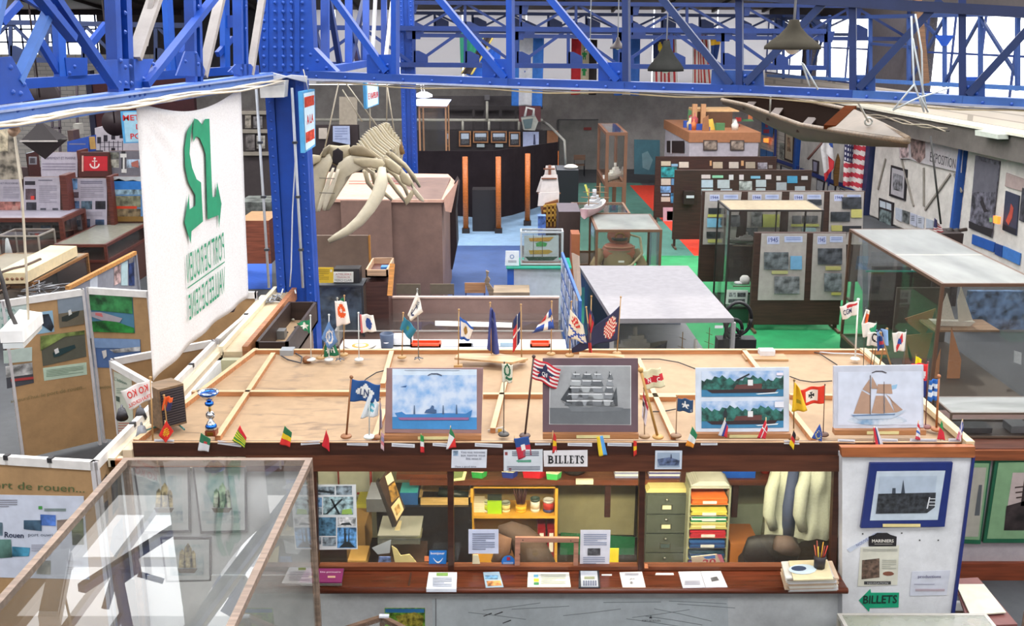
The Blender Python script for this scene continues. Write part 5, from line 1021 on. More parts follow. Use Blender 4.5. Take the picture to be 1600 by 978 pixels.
 # --- the white banner with the green port mark
BP=plV((LX(9.44),9.44),(LX(11.95),11.95))
t=thing('banner','large white cloth banner with a reversed green port mark hanging from the left truss','banner',BP.hit(300,560))
q=[BP.hit(215,160),BP.hit(378,137),BP.hit(388,465),BP.hit(240,595)]
nx,ny=30,40;m=MB();vs=[]
def bsurf(s,tt):
 p=(q[0]*(1-s)+q[1]*s)*(1-tt)+(q[3]*(1-s)+q[2]*s)*tt
 sag=-.16*math.sin(math.pi*s)*(1-tt)**3;low=.02*math.sin(math.pi*s)*tt**4
 r=math.hypot(s,tt);a=math.atan2(tt,s+1e-6);f=.02*math.sin(a*16)*max(0,1-r*2.2)+.018*math.sin((1-s)*22+tt*3)*max(0,tt-.72)*3+.012*math.sin(s*6+1.5)*tt
 return p+Vector((0,0,sag+low))+BP.n*(f-.015)
for j in range(ny+1):
 for i in range(nx+1):vs.append(bsurf(i/nx,j/ny))
m.add(vs,[(j*(nx+1)+i,j*(nx+1)+i+1,(j+1)*(nx+1)+i+1,(j+1)*(nx+1)+i)for j in range(ny)for i in range(nx)],'#e2dfdf:0.8:cloth',True);o=m.build('cloth',t);o.modifiers.new('thickness','SOLIDIFY').thickness=.003
GRN='#1c8c64:0.7';m=MB()
for pts in([(300,190),(291,205),(287,232),(288,262),(293,285),(304,305),(304,321),(295,327),(294,302),(287,347),(297,381),(298,361),(316,346),(313,285),(306,280),(299,262),(295,240),(297,210)],[(302,185),(308,187),(315,195),(319,186),(326,185.5),(328,240),(330,290),(331,308),(336,307),(338,284),(345,318),(341,357),(340,336),(323,343),(320,240),(316,228),(311,216),(305,213),(301,222),(300,205)],[(292,449),(350,408),(350,410),(292,451)]):m.pic(BP,pts,GRN,4)
m.text('PORT DE ROUEN',[(290,398),(348,362),(350,404),(292,443)],GRN,BP,4,False,True);m.text('VALLEE DE SEINE',[(293,461),(350,416),(351,456),(295,501)],GRN,BP,4,False,True);m.build('port_mark',t)
m=MB();m.tube([q[0],q[0]+Vector((0,0,.06))],.008,'#d8c8a8',5);m.tube([q[1],q[1]+Vector((0,0,.06))],.008,'#d8c8a8',5);m.build('tie_cord',t)
# ---------------------------------------------------------------- middle of the hall
def case(name,label,x0,x1,y0,y1,z0,z1,frame,w=.03,zg=.5,base='cabinet',basemat='#5a4a3c:0.6',top=GLASS,gl=GLASS,cat='display case',group='glass display cases',mid=0,topframe=True):
 t=thing(name,label,cat,((x0+x1)/2,(y0+y1)/2,z0),group)
 m=MB()
 for x in(x0,x1-w):
  for y in(y0,y1-w):m.box(x,x+w,y,y+w,zg,z1-w,frame)
 for z in(zg,z1-w):
  for y in(y0,y1-w):m.box(x0+(0 if z>zg else w),x1-(0 if z>zg else w),y,y+w,z,z+w,frame)
  for x in(x0,x1-w):m.box(x,x+w,y0+w,y1-w,z,z+w,frame)
 for k in range(mid):x=x0+(x1-x0)*(k+1)/(mid+1);m.box(x-w/3,x+w/3,y0,y0+w*.7,zg,z1,frame)
 m.build('frame',t);i=w*.4
 m=MB();m.box(x0+w,x1-w,y0+i,y0+i+.006,zg+w,z1-w,gl);m.box(x0+w,x1-w,y1-i-.006,y1-i,zg+w,z1-w,gl)
 m.box(x0+i,x0+i+.006,y0+w,y1-w,zg+w,z1-w,gl);m.box(x1-i-.006,x1-i,y0+w,y1-w,zg+w,z1-w,gl);m.build('glass_panel',t)
 m=MB();m.box(x0+w*.6,x1-w*.6,y0+w*.6,y1-w*.6,z1-.009,z1-.001,top);m.build('top_panel',t)
 if base=='cabinet':m=MB();m.box(x0+.01,x1-.01,y0+.01,y1-.01,z0,zg,basemat);m.build('cabinet',t)
 else:
  m=MB();m.box(x0,x1,y0,y1,zg-.04,zg,frame);m.build('floor_panel',t)
  for x in(x0,x1-w*1.3):
   for y in(y0,y1-w*1.3):m=MB();m.box(x,x+w*1.3,y,y+w*1.3,z0,zg-.04,frame);m.build('leg',t)
 return t
BR='#6c4630:0.5:wood';DK='#2c1c16:0.6:wood';MAUVE='#7d6258:0.6:dirt'
# --- brown laminate kiosk under the whale
t=thing('kiosk','large brown laminate kiosk, top coloured paler as if lit, under the whale skeleton','kiosk',(P(600,400,21).x,22,0))
a,b=P(470,310,20.5),P(690,311,20.5);m=MB();m.box(a.x,b.x,20.5,23.6,0,b.z,MAUVE);m.build('body',t)
m=MB();q=[P(470,311,20.45),P(693,312,20.45),P(713,285,23.6),P(700,272,24.4),P(560,268,24.4),P(470,268,24.4)];m.prism(q,(0,0,-.06),'#d0a490:0.6');m.build('top_panel',t)  # light from above is put into the paler brown of the top
m=MB();m.prism([P(693,311,20.4),P(716,281,21.3),P(705,332,20.9),P(696,330,20.5)],(.0,.05,0),'#c09484:0.6');m.build('side_flap',t)
m=MB();m.box(P(532,313,20.42).x,P(611,313,20.42).x,20.4,20.46,0,P(570,313,20.42).z,'#85695e:0.6:dirt');m.build('front_panel',t)
m=MB()
for v in(283,287):m.bar(P(545,v,22.5),P(640,v,22.5),.02,.01,'#a8403c')
m.build('top_stripe',t)
m=MB();a=P(483,368,18.5);b=P(577,368,18.5);m.box(a.x,b.x,18.5,18.56,0,a.z,'#7c6658:0.6:dirt');m.box(b.x-.02,b.x+.01,18.49,18.57,0,a.z,'#b07838:0.5');one(m,'screen','low brown laminate screen with a wooden edge beside the blue column','screen')
# dark hull shaped stand right of the kiosk
m=MB();m.prism([P(712,282,23.2),P(716,290,23.2),P(712,330,23.2),P(714,385,23.2),P(707,421,23.2),P(692,421,23.2),P(698,310,23.2)],(0,.8,0),'#2a1c1c:0.5');one(m,'model_stand','dark curved upright stand right of the brown kiosk','stand')
# --- whale skeleton
BONE='#b8aa8c:0.6:dirt';BONE2='#c8bda4:0.55:dirt'
WY=17.0
t=thing('whale_skeleton','whale skeleton with long rostrum hung from ropes above the kiosk','skeleton',P(570,300,WY))
def bone(pts,Y0,dY,mat=BONE,name='skull_bone',seg=None):
 """rounded slab: outline in pixels, bulging towards the front"""
 m=MB();n=len(pts);c=(sum(p[0]for p in pts)/n,sum(p[1]for p in pts)/n);rings=[]
 for k,(s,d)in enumerate(((1,.35),(.96,.12),(.8,.03),(.45,0))):rings.append([P(c[0]+(u-c[0])*s,c[1]+(v-c[1])*s,Y0+dY*d)for u,v in pts])
 rings.insert(0,[P(c[0]+(u-c[0])*.85,c[1]+(v-c[1])*.85,Y0+dY)for u,v in pts])
 vs=[p for r in rings for p in r]+[P(c[0],c[1],Y0)];fs=[(i*n+k,i*n+(k+1)%n,(i+1)*n+(k+1)%n,(i+1)*n+k)for i in range(4)for k in range(n)]+[tuple(range(n))]+[(4*n+k,4*n+(k+1)%n,5*n)for k in range(n)]
 m.add(vs,fs,mat,True);return m.build(name,t)
bone([(487,262),(500,246),(515,240),(521,250),(511,275),(503,310),(498,331),(491,330),(485,300)],WY,.25,BONE2)
bone([(528,252),(545,243),(565,240),(585,246),(572,262),(550,272),(532,300),(514,329),(506,329),(510,300),(522,276)],WY,.25,BONE2)
bone([(519,262),(523,262),(512,300),(500,331),(494,331),(500,310),(511,280)],WY-.1,.12,'#d4cab4:0.5:dirt','rostrum_bone');bone([(526,264),(531,264),(520,300),(508,330),(503,328),(505,310),(516,288)],WY-.1,.12,'#d4cab4:0.5:dirt','rostrum_bone')
bone([(506,232),(514,226),(530,228),(546,226),(550,240),(542,256),(528,262),(518,256),(512,248),(504,252),(500,242)],WY+.1,.35)
bone([(520,236),(528,231),(536,237),(536,252),(528,259),(519,254)],WY+.02,.06,'#1c1418:0.8','blow_hole')
for q,c in(([(545,232),(552,227),(566,227),(578,234),(588,246),(580,246),(560,244),(548,242)],'#8c7c60:0.6:dirt'),([(501,246),(505,232),(516,226),(514,234),(508,246)],'#80745c:0.6:dirt')):bone(q,WY-.02,.3,c,'brow_bone')
bone([(552,247),(575,246),(598,249),(602,256),(595,266),(580,262),(566,262),(552,254)],WY-.05,.25,BONE);bone([(470,252),(486,241),(503,243),(500,252),(486,260),(472,262)],WY-.05,.25,BONE)
bone([(590,246),(600,248),(603,262),(597,275),(590,268)],WY,.2,'#8a7c64:0.6:dirt')
m=MB();m.tube([P(u,v,y)for u,v,y in((597,262,16.9),(596,285,16.8),(590,305,16.7),(578,325,16.6),(562,345,16.5),(544,360,16.4),(526,370,16.4),(514,377,16.4))],[.06,.11,.11,.1,.09,.075,.06,.04],BONE2,10);m.build('jawbone',t)
m=MB();m.tube([P(u,v,y)for u,v,y in((474,300,17.2),(476,340,17),(482,365,16.9),(490,382,16.8))],[.09,.09,.07,.04],BONE,10);m.build('jawbone',t)
# spine: a row of tall plates
path=[(551,238),(556,228),(562,219),(568,211),(574,205),(581,200),(588,197),(595,194),(602,191),(607,192),(611,199),(616,206),(622,213),(627,222),(630,234)]
N_=30
for i in range(N_):
 f=i/(N_-1)*(len(path)-1);k=min(int(f),len(path)-2);g=f-k;u=path[k][0]*(1-g)+path[k+1][0]*g;v=path[k][1]*(1-g)+path[k+1][1]*g
 Y=17.5+i*.11;h=26 if i<18 else 26-(i-18)*.6;m=MB();ang=(12 if i<16 else-14)
 q=[P(u-2.0,v,Y),P(u+1.6,v+1,Y),P(u+ang*.6+7,v+h*.7,Y),P(u+ang+22-i*.3,v+h+6,Y),P(u+ang+19-i*.3,v+h+9,Y),P(u+ang*.5+3,v+h*.8,Y)]
 m.prism(q,(0,.05,0),BONE if i%2 else BONE2);m.build('vertebra',t)
bone([(606,222),(620,215),(628,222),(633,240),(628,242),(615,235)],20.4,.2,'#7c5c34:0.6:dirt','tail_bone')
for i,pts in enumerate((((580,262),(586,285),(598,300),(612,312)),((590,262),(606,278),(622,300),(634,316)),((602,260),(616,272),(632,292),(640,312)),((600,245),(622,262),(640,282),(650,300)),((610,240),(632,258),(646,275),(656,292)),((600,235),(618,246),(636,262),(648,284)),((570,266),(575,285),(586,298),(592,300)))):
 m=MB();m.tube([P(u,v,17.6+.35*i+.1*k)for k,(u,v)in enumerate(pts)],[.05,.045,.04,.025],BONE,8);m.build('rib',t)
for q in([(600,246),(612,250),(628,264),(624,274),(608,266),(600,258)],[(626,266),(636,272),(644,284),(640,292),(628,286),(624,276)],[(644,288),(652,298),(662,310),(663,316),(655,313),(645,302)],[(632,312),(643,296),(648,302),(640,316),(634,322)]):bone(q,17.1,.18,BONE if q[0][0]<640 else BONE2,'flipper_bone')
m=MB()
for a_,b_ in(((532,116),(504,248)),((532,118),(596,206)),((535,140),(566,190)),((605,118),(604,190)),((578,150),(578,200)),((604,130),(616,206))):m.tube([P(a_[0],a_[1],17.2),P(b_[0],b_[1],17.2)],.012,'#b8ac98:0.6',5)
m.build('rope',t)
m=MB()
for v in(278,301):m.tube([P(499,v,16.8),P(523,v+1,16.8)],.008,'#6c6458',5)
m.build('wire',t)
# --- black curved screen with orange posts
m=MB();q=[(650,236,31),(771,236,30),(800,232,30.6),(835,227,31.8),(872,222,33.5)]
pts=[P(u,v,y)for u,v,y in q]
for i in range(4):a_,b_=pts[i],pts[i+1];m.prism([a_,b_,Vector((b_.x,b_.y,.25)),Vector((a_.x,a_.y,.25))],(0,.08,0),'#2b2528:1:dirt')
one(m,'curved_screen','long dark curved screen wall behind the orange posts','screen')
m=MB();a_,b_=P(738,330,29.3),P(776,330,29.3);m.box(a_.x,b_.x,29.3,29.9,0,1.2,'#231e20:0.6');one(m,'plinth','black plinth between the two left orange posts','plinth')
for u,vt_,vb,lb in((728,245,364,'leftmost round orange post before the black curved screen'),(779,245,364,'second round orange post, right of the black plinth'),(824,240,352,'third round orange post before the slanting part of the black screen'),(868,236,318,'rightmost orange post at the end of the black screen')):
 bz=PZ(u,vb,0);t=thing('post',lb,'post',bz,'orange wooden posts');r=4.2/F*bz.y;zt=P(u,vt_,bz.y).z
 m=MB();m.tube([(bz.x,bz.y,.12),(bz.x,bz.y,zt)],r,'#c0682c:0.4:wood',12);m.build('shaft',t);m=MB();m.box(bz.x-r*1.4,bz.x+r*1.4,bz.y-r*1.4,bz.y+r*1.4,0,.14,'#241c1c');m.build('foot',t)
 # --- gallery behind the screen: railing, framed pictures, dark wall
m=MB();a_,b_=P(650,204,38),P(872,204,38);m.box(a_.x,b_.x,38,38.15,0,a_.z,'#2a2224:0.7');m.box(b_.x-.4,b_.x,37.9,38,0,b_.z,'#8c5c3c:0.6');one(m,'partition','dark partition carrying a row of five wooden framed pictures','partition')
for k,(x0,x1,y0,y1,lb)in enumerate(((717,736,205,229,'leftmost of the small wooden framed harbour pictures on the dark partition'),(739,763,205,223,'wide wooden framed pale picture second from left on the dark partition'),(767,792,205,223,'wide wooden framed picture with a light sky, third on the partition'),(795,813,206,229,'upright wooden framed picture next to the white ship panel'))):
 t=thing('framed_picture',lb,'picture',P((x0+x1)/2,y1,37.9),'framed pictures on the dark partition');pl=plY(37.9)
 m=MB();m.sheet(pl,[(x0,y0),(x1,y0),(x1,y1),(x0,y1)],'#a8744c:0.5:wood',.05);m.build('frame',t);m=MB();m.rect(pl,x0+2,y0+2,x1-2,y1-2,'#2c2428',2);m.rect(pl,x0+3.5,y0+3.5,x1-3.5,(y0+y1)/2,'#b8c4d4',4);m.rect(pl,x0+3.5,(y0+y1)/2,x1-3.5,y1-4,BWD,4);m.build('print',t)
pl=plY(37.9)
paper('ship_banner','pale panel with a thin dark standing figure at the right end of the partition','panel',[(817,206),(842,206),(842,228),(817,231)],'#b4bcdc',lambda m,pl:m.pic(pl,[(834,210),(836,210),(837,226),(833,226)],'#3c4060',3),pl,.03)
for u in(751,780):paper('caption_card','small caption card under the %s wide framed picture'%('left' if u<760 else 'right'),'card',[(u-6,225),(u+6,225),(u+6,230),(u-6,230)],'#a8b4b8',None,pl,.02)
m=MB()
for v in(187,):m.tube([P(484,v,39.5),P(848,v+1,39.5)],.06,'#c8c4b8:0.5',6)
for u in(723,764,811):m.tube([P(u,187,39.5),P(u,205,39.5)],.05,'#c8c4b8:0.5',6)
m.tube([P(761,158,39.4),P(761,187,39.4)],.05,'#c8c4b8:0.5',6);m.tube([P(848,190,39.5),P(858,196,38),P(882,220,37),P(884,258,37)],.05,'#a8a49c:0.5',6)
one(m,'handrail','white tubular handrail running along the gallery before the far wall','railing')
m=MB()
for u in(740,758,782,806):m.bar(P(u,168,41),P(u,205,41),.1,.1,'#4c4648')
for v in(168,205):m.bar(P(650,v,41),P(848,v,41),.15,.12,'#4c4648')
m.box(P(650,170,41.5).x,P(845,170,41.5).x,41.5,41.6,0,P(650,150,41.5).z,'#6c6668:0.8:dirt');one(m,'gallery_partition','grey panelled partition behind the white handrail','partition')
m=MB();m.box(P(757,150,41).x,P(765,150,41).x,40.9,41.3,P(757,156,41).z,P(757,149,41).z,'#8c888c');one(m,'alarm_bell','small grey bell fitting on top of the gallery partition','bell')
# lit case at left of the gallery
a_,b_=P(650,236,30.5),P(695,236,30.5)
case('display_case','tall slim glass case with a glowing white light box on top',a_.x,b_.x,31.6,33,0,P(660,166,31.6).z,'#a87c5c:0.5',.05,.9,'cabinet','#33282a')
m=MB();q=[P(650,156,31.6),P(704,157,31.6),P(698,166,31.4),P(648,165,31.4)];m.prism(q,(0,.5,0),emit('light_box','#cfd8ff',1.6));one(m,'light_box','glowing bluish white light box on top of the tall slim case','lamp')
t=thing('pendant_lamp','small round white lamp hanging over the glowing light box','lamp',P(662,150,31.5));m=MB();m.lathe([(.1,0),(.26,.03),(.26,.1),(.1,.18)],P(662,153,31.5),emit('lamp_white','#f4f4ff',1.2),14);m.build('bowl',t);m=MB();m.tube([P(660,150,31.5),P(657,128,31.5)],.02,'#cccccc',5);m.tube([P(664,150,31.5),P(661,128,31.5)],.02,'#cccccc',5);m.build('cord',t)
# pictures and case shapes between the columns
m=MB();m.sheet(plY(36),[(530,151),(558,152),(558,203),(530,200)],'#a89c8c:0.7',.05)
for u in(532,555):c=P(u,198,36.02);m.box(c.x,c.x+.08,36,36.06,0,c.z,'#5c544c')
one(m,'display_board','beige upright board standing behind the whale ropes','board')
paper('information_sheet','blue-white panel with faint lines behind the whale skull','panel',[(520,197),(546,197),(547,226),(520,221)],'#9ca6c4',lambda m,pl:m.lines(pl,523,200,543,220,5,'#7c86a8'),plY(33),.05)
m=MB();m.box(P(483,222,33.2).x,P(560,222,33.2).x,33.2,33.5,0,P(520,196,33.2).z,'#2c2022:0.7');m.sheet(plY(33.15),[(498,200),(511,200),(511,217),(498,217)],'#b4a89c',.02,2);one(m,'cabinet','dark cabinet standing behind the whale skull beside the hanging sign','cabinet')
# monitor on the gallery
t=thing('monitor','small tilted monitor on a white bracket at the right end of the handrail','monitor',P(826,200,37));m=MB();m.sheet(plY(37),[(814,184),(836,181),(841,190),(836,204),(818,203)],'#9c9c94:0.4',.4);m.build('body',t);m=MB();m.sheet(plY(36.97),[(817,187),(833,185),(830,200),(820,201)],'#5c6c70:0.2',.02,1);m.build('screen',t);m=MB();m.tube([P(820,182,37),P(823,168,37),P(834,171,37),P(833,182,37)],.05,'#d0ccc8',6);m.build('bracket',t)
m=MB();m.box(P(811,168,38.4).x,P(845,168,38.4).x,38.4,38.6,P(811,190,38.4).z,P(811,166,38.4).z,'#5c2a30:0.6');one(m,'backing_board','dark red panel behind the tilted monitor','panel')
# --- flags hanging in front of the far pale windows
def hang(label,q,fn,Y,name='hanging_flag',cat='flag',amp=.12,waves=1.2,nx=24,ny=24,group='big flags hanging before the far wall'):
 if not callable(fn):c=fn;fn=lambda s,t_:c
 m=flagmesh(q,Y,fn,amp,nx,ny,waves);o=m.build(name);o.modifiers.new('thickness','SOLIDIFY').thickness=.01
 return tag(o,label,cat,group)
hang('long blue, white and blue flag with small stars, hanging lowest of all',[(800,55),(850,57),(847,167),(799,165)],lambda s,t:'#3c5ca8' if star(.42,.52,.05,s,t*2-.5)else('#dfdfe4' if.22<s<.68 else '#3f7ed8'),39,nx=30,ny=40)
hang('red, white and black striped flag with green stars on the far wall',[(893,60),(933,62),(931,148),(892,148)],lambda s,t:'#c82c34' if s<.36 else('#c8bca0' if s<.72 else '#2c2424')if not(star(.52,.3,.13,s,t)or star(.52,.6,.12,s,t))else '#2c8c4c',40)
hang('blue and white flag right of the black striped one, ending in a curve',[(957,57),(1000,59),(998,149),(959,149)],lambda s,t:'#d8d8dc' if.35<s<.68 else '#3c6ec0',40)
hang('dark blue, red and white striped flag with yellow stars',[(1020,52),(1056,54),(1058,131),(1021,130)],lambda s,t:('#e8c828' if math.hypot(s-.3,t-.28)<.1 else '#26305c')if(s<.6 and t<.5)else('#b83c40' if int(s*11)%2 else '#dcd4d0'),39.5)
hang('red and white vertically striped flag at the right of the far windows',[(1083,42),(1104,42),(1112,130),(1082,130)],lambda s,t:'#c44c48' if int(s*11)%2 else '#e4dcd4',39.5)
hang('green flag edged yellow hanging slanting left of the blue and white flag',[(718,50),(757,54),(742,84),(720,108)],lambda s,t:'#d8c84c' if t>.93 else '#1c7458',34,amp=.06)
hang('dark slanting flag edge between the green flag and the blue cloth',[(757,56),(772,58),(738,117),(720,115)],lambda s,t:'#d0b85c' if s>.85 or s<.08 else '#3a3236',34.3,amp=.04)
hang('bright blue cloth hanging low beside the green flag',[(770,72),(783,80),(778,132),(728,117)],'#2c64cc',34.6,amp=.05)
hang('dark blue flag with a yellow corner behind the long truss at right',[(1110,60),(1126,62),(1120,92),(1112,104)],lambda s,t:'#d8a828' if t<.25 else '#24407c',38,amp=.06)
# --- lamps
def bell(label,u,v,Y,r,h,mat='#5c5648:0.5:dirt',stem=40):
 c=P(u,v,Y);t=thing('bell_lamp',label,'lamp',c,'bell shaped hanging lamps');m=MB()
 m.lathe([(r,0),(r*.99,h*.12),(r*.8,h*.3),(r*.5,h*.55),(r*.24,h*.85),(r*.18,h*1.1),(.02,h*1.12),(.02,h*1.0),(r*.4,h*.55),(r*.93,h*.1)],c,mat,22);m.build('shade',t)
 m=MB();m.tube([c+Vector((0,0,h*1.1)),Vector((c.x,c.y,8.6))],.012,'#a8a8ac:0.4',5);m.build('rod',t)
 m=MB();m.ball(c+Vector((0,0,h*.12)),r*.3,'#f0ece4:0.3',10);m.build('bulb',t)
bell('large grey-brown bell lamp hanging before the right end of the near truss',1238,77,9.6,.25,.23,'#46423a:1:dirt',.2)
bell('grey bell lamp hanging before the dark blue starred flag',1040,111,20,.34,.5,'#30302e:1:dirt',1.2)
bell('small brown lamp with white bulb before the middle lattice truss',922,80,22,.12,.14,'#4a3a30:0.5',.6);bell('small dark lamp hanging left of the curved blue and white flag',965,76,22,.16,.2,'#3a3030:0.5',.6)
# --- tall framed case, map panel, chair, door at the far wall
Yt=PZ(960,318,0).y;a_,b_=P(947,208,30),P(981,208,30)
case('tall_display_case','tall brown framed glass case holding a white ship model',a_.x,b_.x,30,33,0,P(960,207,30).z,'#7a5440:0.5',.09,P(960,290,30).z,'legs')
def shipmodel(name,label,x,y,z,L_,hull_c,deck_c,super_c=None,sails=None,ang=0.0,h=.2,group='ship models',masts=0,mastc='#8c6c48',mh=.6):
 """model along +x rotated by ang, hull length L_"""
 t=thing(name,label,'ship model',(x,y,z),group);W_=L_*.2;ca,sa=math.cos(ang),math.sin(ang)
 R_=lambda px,py,pz:(x+px*ca-py*sa,y+px*sa+py*ca,z+pz)
 m=MB();n=12;sec=[]
 for i in range(n+1):
  f=i/n;xx=(f-.5)*L_;w=W_*.5*(math.sin(math.pi*min(1,f*.8+.14))**.6 if f<1 else.02)*(1 if f<.97 else.3);sh=h*(1+.35*(2*f-1)**2)
  sec+=[R_(xx,-w,sh),R_(xx*.97,-w*.7,h*.3),R_(xx*.94,0,0),R_(xx*.97,w*.7,h*.3),R_(xx,w,sh)]
 m.add(sec,[(i*5+k,i*5+k+1,(i+1)*5+k+1,(i+1)*5+k)for i in range(n)for k in range(4)]+[(0,1,2,3,4),tuple(n*5+k for k in(4,3,2,1,0))],hull_c,True);m.add(sec,[(i*5,i*5+4,(i+1)*5+4,(i+1)*5)for i in range(n)],deck_c);m.build('hull',t)
 if super_c:
  m=MB()
  for k,(xx,l,w,zz,hh)in enumerate(((-.05,.5,.6,h,h*.5),(-.02,.34,.48,h*1.5,h*.45),(.02,.2,.34,h*1.95,h*.4))):m.prism([R_((xx+sx*l/2)*L_,sy*w*W_/2,zz)for sx,sy in((-1,-1),(1,-1),(1,1),(-1,1))],(0,0,hh),super_c)
  m.tube([R_(0,0,h*2.3),R_(0,0,h*3.2)],L_*.03,super_c,8);m.build('superstructure',t)
 for k in range(masts):
  xx=(-.28+.56*k/max(1,masts-1))*L_;m=MB();m.tube([R_(xx,0,h),R_(xx,0,h+mh)],L_*.008,mastc,6)
  for j in range(3):zz=h+mh*(.3+.26*j);ww=L_*(.15-.035*j);m.tube([R_(xx,-ww,zz),R_(xx,ww,zz)],L_*.005,mastc,5)
  m.build('mast',t)
  if sails:
   m=MB()
   for j in range(3):z0,z1=h+mh*(.1+.28*j),h+mh*(.36+.27*j);w0,w1=L_*(.17-.03*j),L_*(.14-.03*j);m.prism([R_(xx,-w0,z0),R_(xx,w0,z0),R_(xx,w1,z1),R_(xx,-w1,z1)],(Vector(R_(.01,0,0))-Vector(R_(0,0,0))),sails)
   m.build('sail',t)
 return t
c=P(962,288,31);shipmodel('ship_model','white ship model with brown base inside the tall brown case',c.x,31.3,P(960,289,30.2).z,1.3,'#e4e2dc:0.5','#8c7458','#d8d4cc',None,1.0,.16)
m=MB();m.sheet(plY(38.5),[(991,218),(1031,219),(1031,273),(991,272)],'#3f6b78:0.7:dirt',.06);m.pic(plY(38.5),[(1003,240),(1012,236),(1020,250),(1014,266),(1004,262)],'#6c9098:0.6:dirt',2);one(m,'map_board','blue-green map panel standing on the floor near the far wall','panel')
m=MB();m.bar(P(872,187,42.95),P(935,187,42.95),.08,.04,'#5c5a5c');m.bar(P(872,187,42.95),P(872,262,42.95),.08,.04,'#5c5a5c');m.box(P(873,187,43).x,P(934,187,43).x,42.93,42.98,0,P(900,188,43).z,'#86837f:0.8:dirt');m.box(P(912,200,42.9).x,P(924,200,42.9).x,42.85,42.93,P(912,203,42.9).z,P(912,199,42.9).z,'#8c3834');struct(m,'door_1')
def chair(label,u,v,Y,seatz=.45,w=.42,mat='#7c5c48:0.5:wood',met='#2a2a30:0.4',rz=0,vb=None,group='chairs in the hall'):
 c=P(u,v,Y);t=thing('chair',label,'chair',(c.x,Y,0),group);t.rotation_euler=(0,0,rz)
 def B(nm,m):
  o=m.build(nm);o.parent=t;return o
 def bb(nm,x0,x1,y0,y1,z0,z1,mm):m=MB();m.box(x0,x1,y0,y1,z0,z1,mm);B(nm,m)
 bb('seat',-w/2,w/2,-.2,.2,seatz-.03,seatz,mat);top=seatz+.4
 bb('backrest',-w/2,w/2,-.22,-.195,top-.2,top,mat)
 for sx in(-1,1):
  for sy in(-1,1):m=MB();m.tube([(sx*(w/2-.02),sy*.19,0),(sx*(w/2-.02),sy*.19,seatz-.03 if sy>0 else top-.02)],.014,met,6);B('leg',m)
 return t
chair('brown chair standing against the far wall beside the tall case',905,245,41,.45,.45)
chair('first grey-brown chair back behind the mauve counter board',640,452,19.5,.5,.46,'#6c5f4c:0.6','#55504c');chair('second grey-brown chair back, right of the first behind the board',692,452,19.5,.5,.46,'#6c5f4c:0.6','#55504c')
chair('wooden chair with dark blue tube frame beside the carved bench',743,452,19.6,.5,.4,'#b08058:0.5:wood','#2c3468:0.4')
t=thing('bench','grey-brown bench with a carved end beside the wooden chair','bench',PZ(785,490,0));Yb=19.2
m=MB();m.prism([P(u,v,Yb)for u,v in((759,423),(764,425),(762,432),(766,437),(764,443),(771,452),(773,464),(773,486),(764,486),(764,460),(757,440),(760,432))],(0,.08,0),'#8a7660:0.5:wood');m.build('carved_end',t)
m=MB();a_,b_=P(771,455,Yb),P(803,455,Yb);m.box(a_.x,b_.x+.3,Yb-.1,Yb+.5,a_.z-.1,a_.z,'#9c8870:0.5:wood');m.build('seat',t)
m=MB();m.box(b_.x+.2,b_.x+.28,Yb,Yb+.4,0,a_.z-.1,'#8a7660:0.5:wood');m.build('leg',t)
# --- counter with mauve screen board and glass shelf right behind the booth
m=MB();a_,b_=P(575,466,15.9),P(873,466,15.9);m.box(a_.x,b_.x,15.9,15.95,0,a_.z,'#967a72:0.6:dirt');m.box(a_.x-.01,b_.x+.01,15.88,15.97,a_.z,a_.z+.025,'#d4b8ac:0.5');one(m,'screen','long mauve screen board behind the glass shop counter','screen')
a_,b_=P(523,516,14.7),P(880,516,14.7);zc=a_.z
t=thing('shop_counter','long glass topped shop counter behind the ticket booth','counter',((a_.x+b_.x)/2,15,0))
m=MB();m.box(a_.x,b_.x,14.75,15.6,0,zc-.25,'#6a4e46:0.6:dirt');m.build('cabinet',t);m=MB();m.box(a_.x,b_.x,14.7,15.65,zc-.02,zc,GLASS);m.box(a_.x,b_.x,14.7,14.706,zc-.25,zc-.02,GLASS);m.build('glass_panel',t)
m=MB();m.box(a_.x,b_.x,14.69,14.7,zc-.02,zc,'#b8b4b0:0.4');m.box(a_.x,a_.x+.03,14.7,15.65,zc-.25,zc,'#b8b4b0:0.4');m.build('edge',t)
m=MB();m.tube([P(680,505,15.5),P(800,508,15.5)],.04,emit('tube_glow','#ffffff',1.3),8);one(m,'strip_light','glowing tube lamp lying along the glass shop counter','lamp')
ZW=P(700,543,13.9).z
m=MB();m.box(P(530,543,13.9).x,P(885,543,13.9).x,12.9,14.3,ZW-.04,ZW,'#d0ccc8:0.5');m.box(P(540,543,13.9).x,P(875,543,13.9).x,13,14.2,0,ZW-.04,'#8c7c74:0.6');one(m,'work_table','white topped work table right behind the booth roof','table')
def wt(u,v):return PZ(u,v,ZW)
c=wt(605,543);t=thing('bucket','slate blue flat sided tub with a small white badge','bucket',c);m=MB();m.lathe([(.085,0),(.1,.2),(.09,.21),(.08,.02)],c,'#4c5a74:0.5',18);m.build('body',t);m=MB();m.lathe([(.036,0),(.036,.002)],c+Vector((0,-.1,.1)),'#dcd8dc',12);m.build('badge',t)
c=wt(628,541);opentray('white_tub','white rectangular plastic tub right of the slate blue tub','tub',c.x-.14,c.x+.14,c.y,c.y+.25,ZW,ZW+.12,'#e8e8ec:0.4','#d0d0d8')
c=wt(665,543);opentray('red_tray','low orange-red tray on the white work table','tray',c.x-.21,c.x+.21,c.y,c.y+.2,ZW,ZW+.05,'#d8481c:0.5','#b83a18')
c=wt(842,543);opentray('red_tray','second orange tray among white dishes under the blue and red cross flag','tray',c.x-.12,c.x+.16,c.y,c.y+.2,ZW,ZW+.05,'#d8481c:0.5','#b83a18')
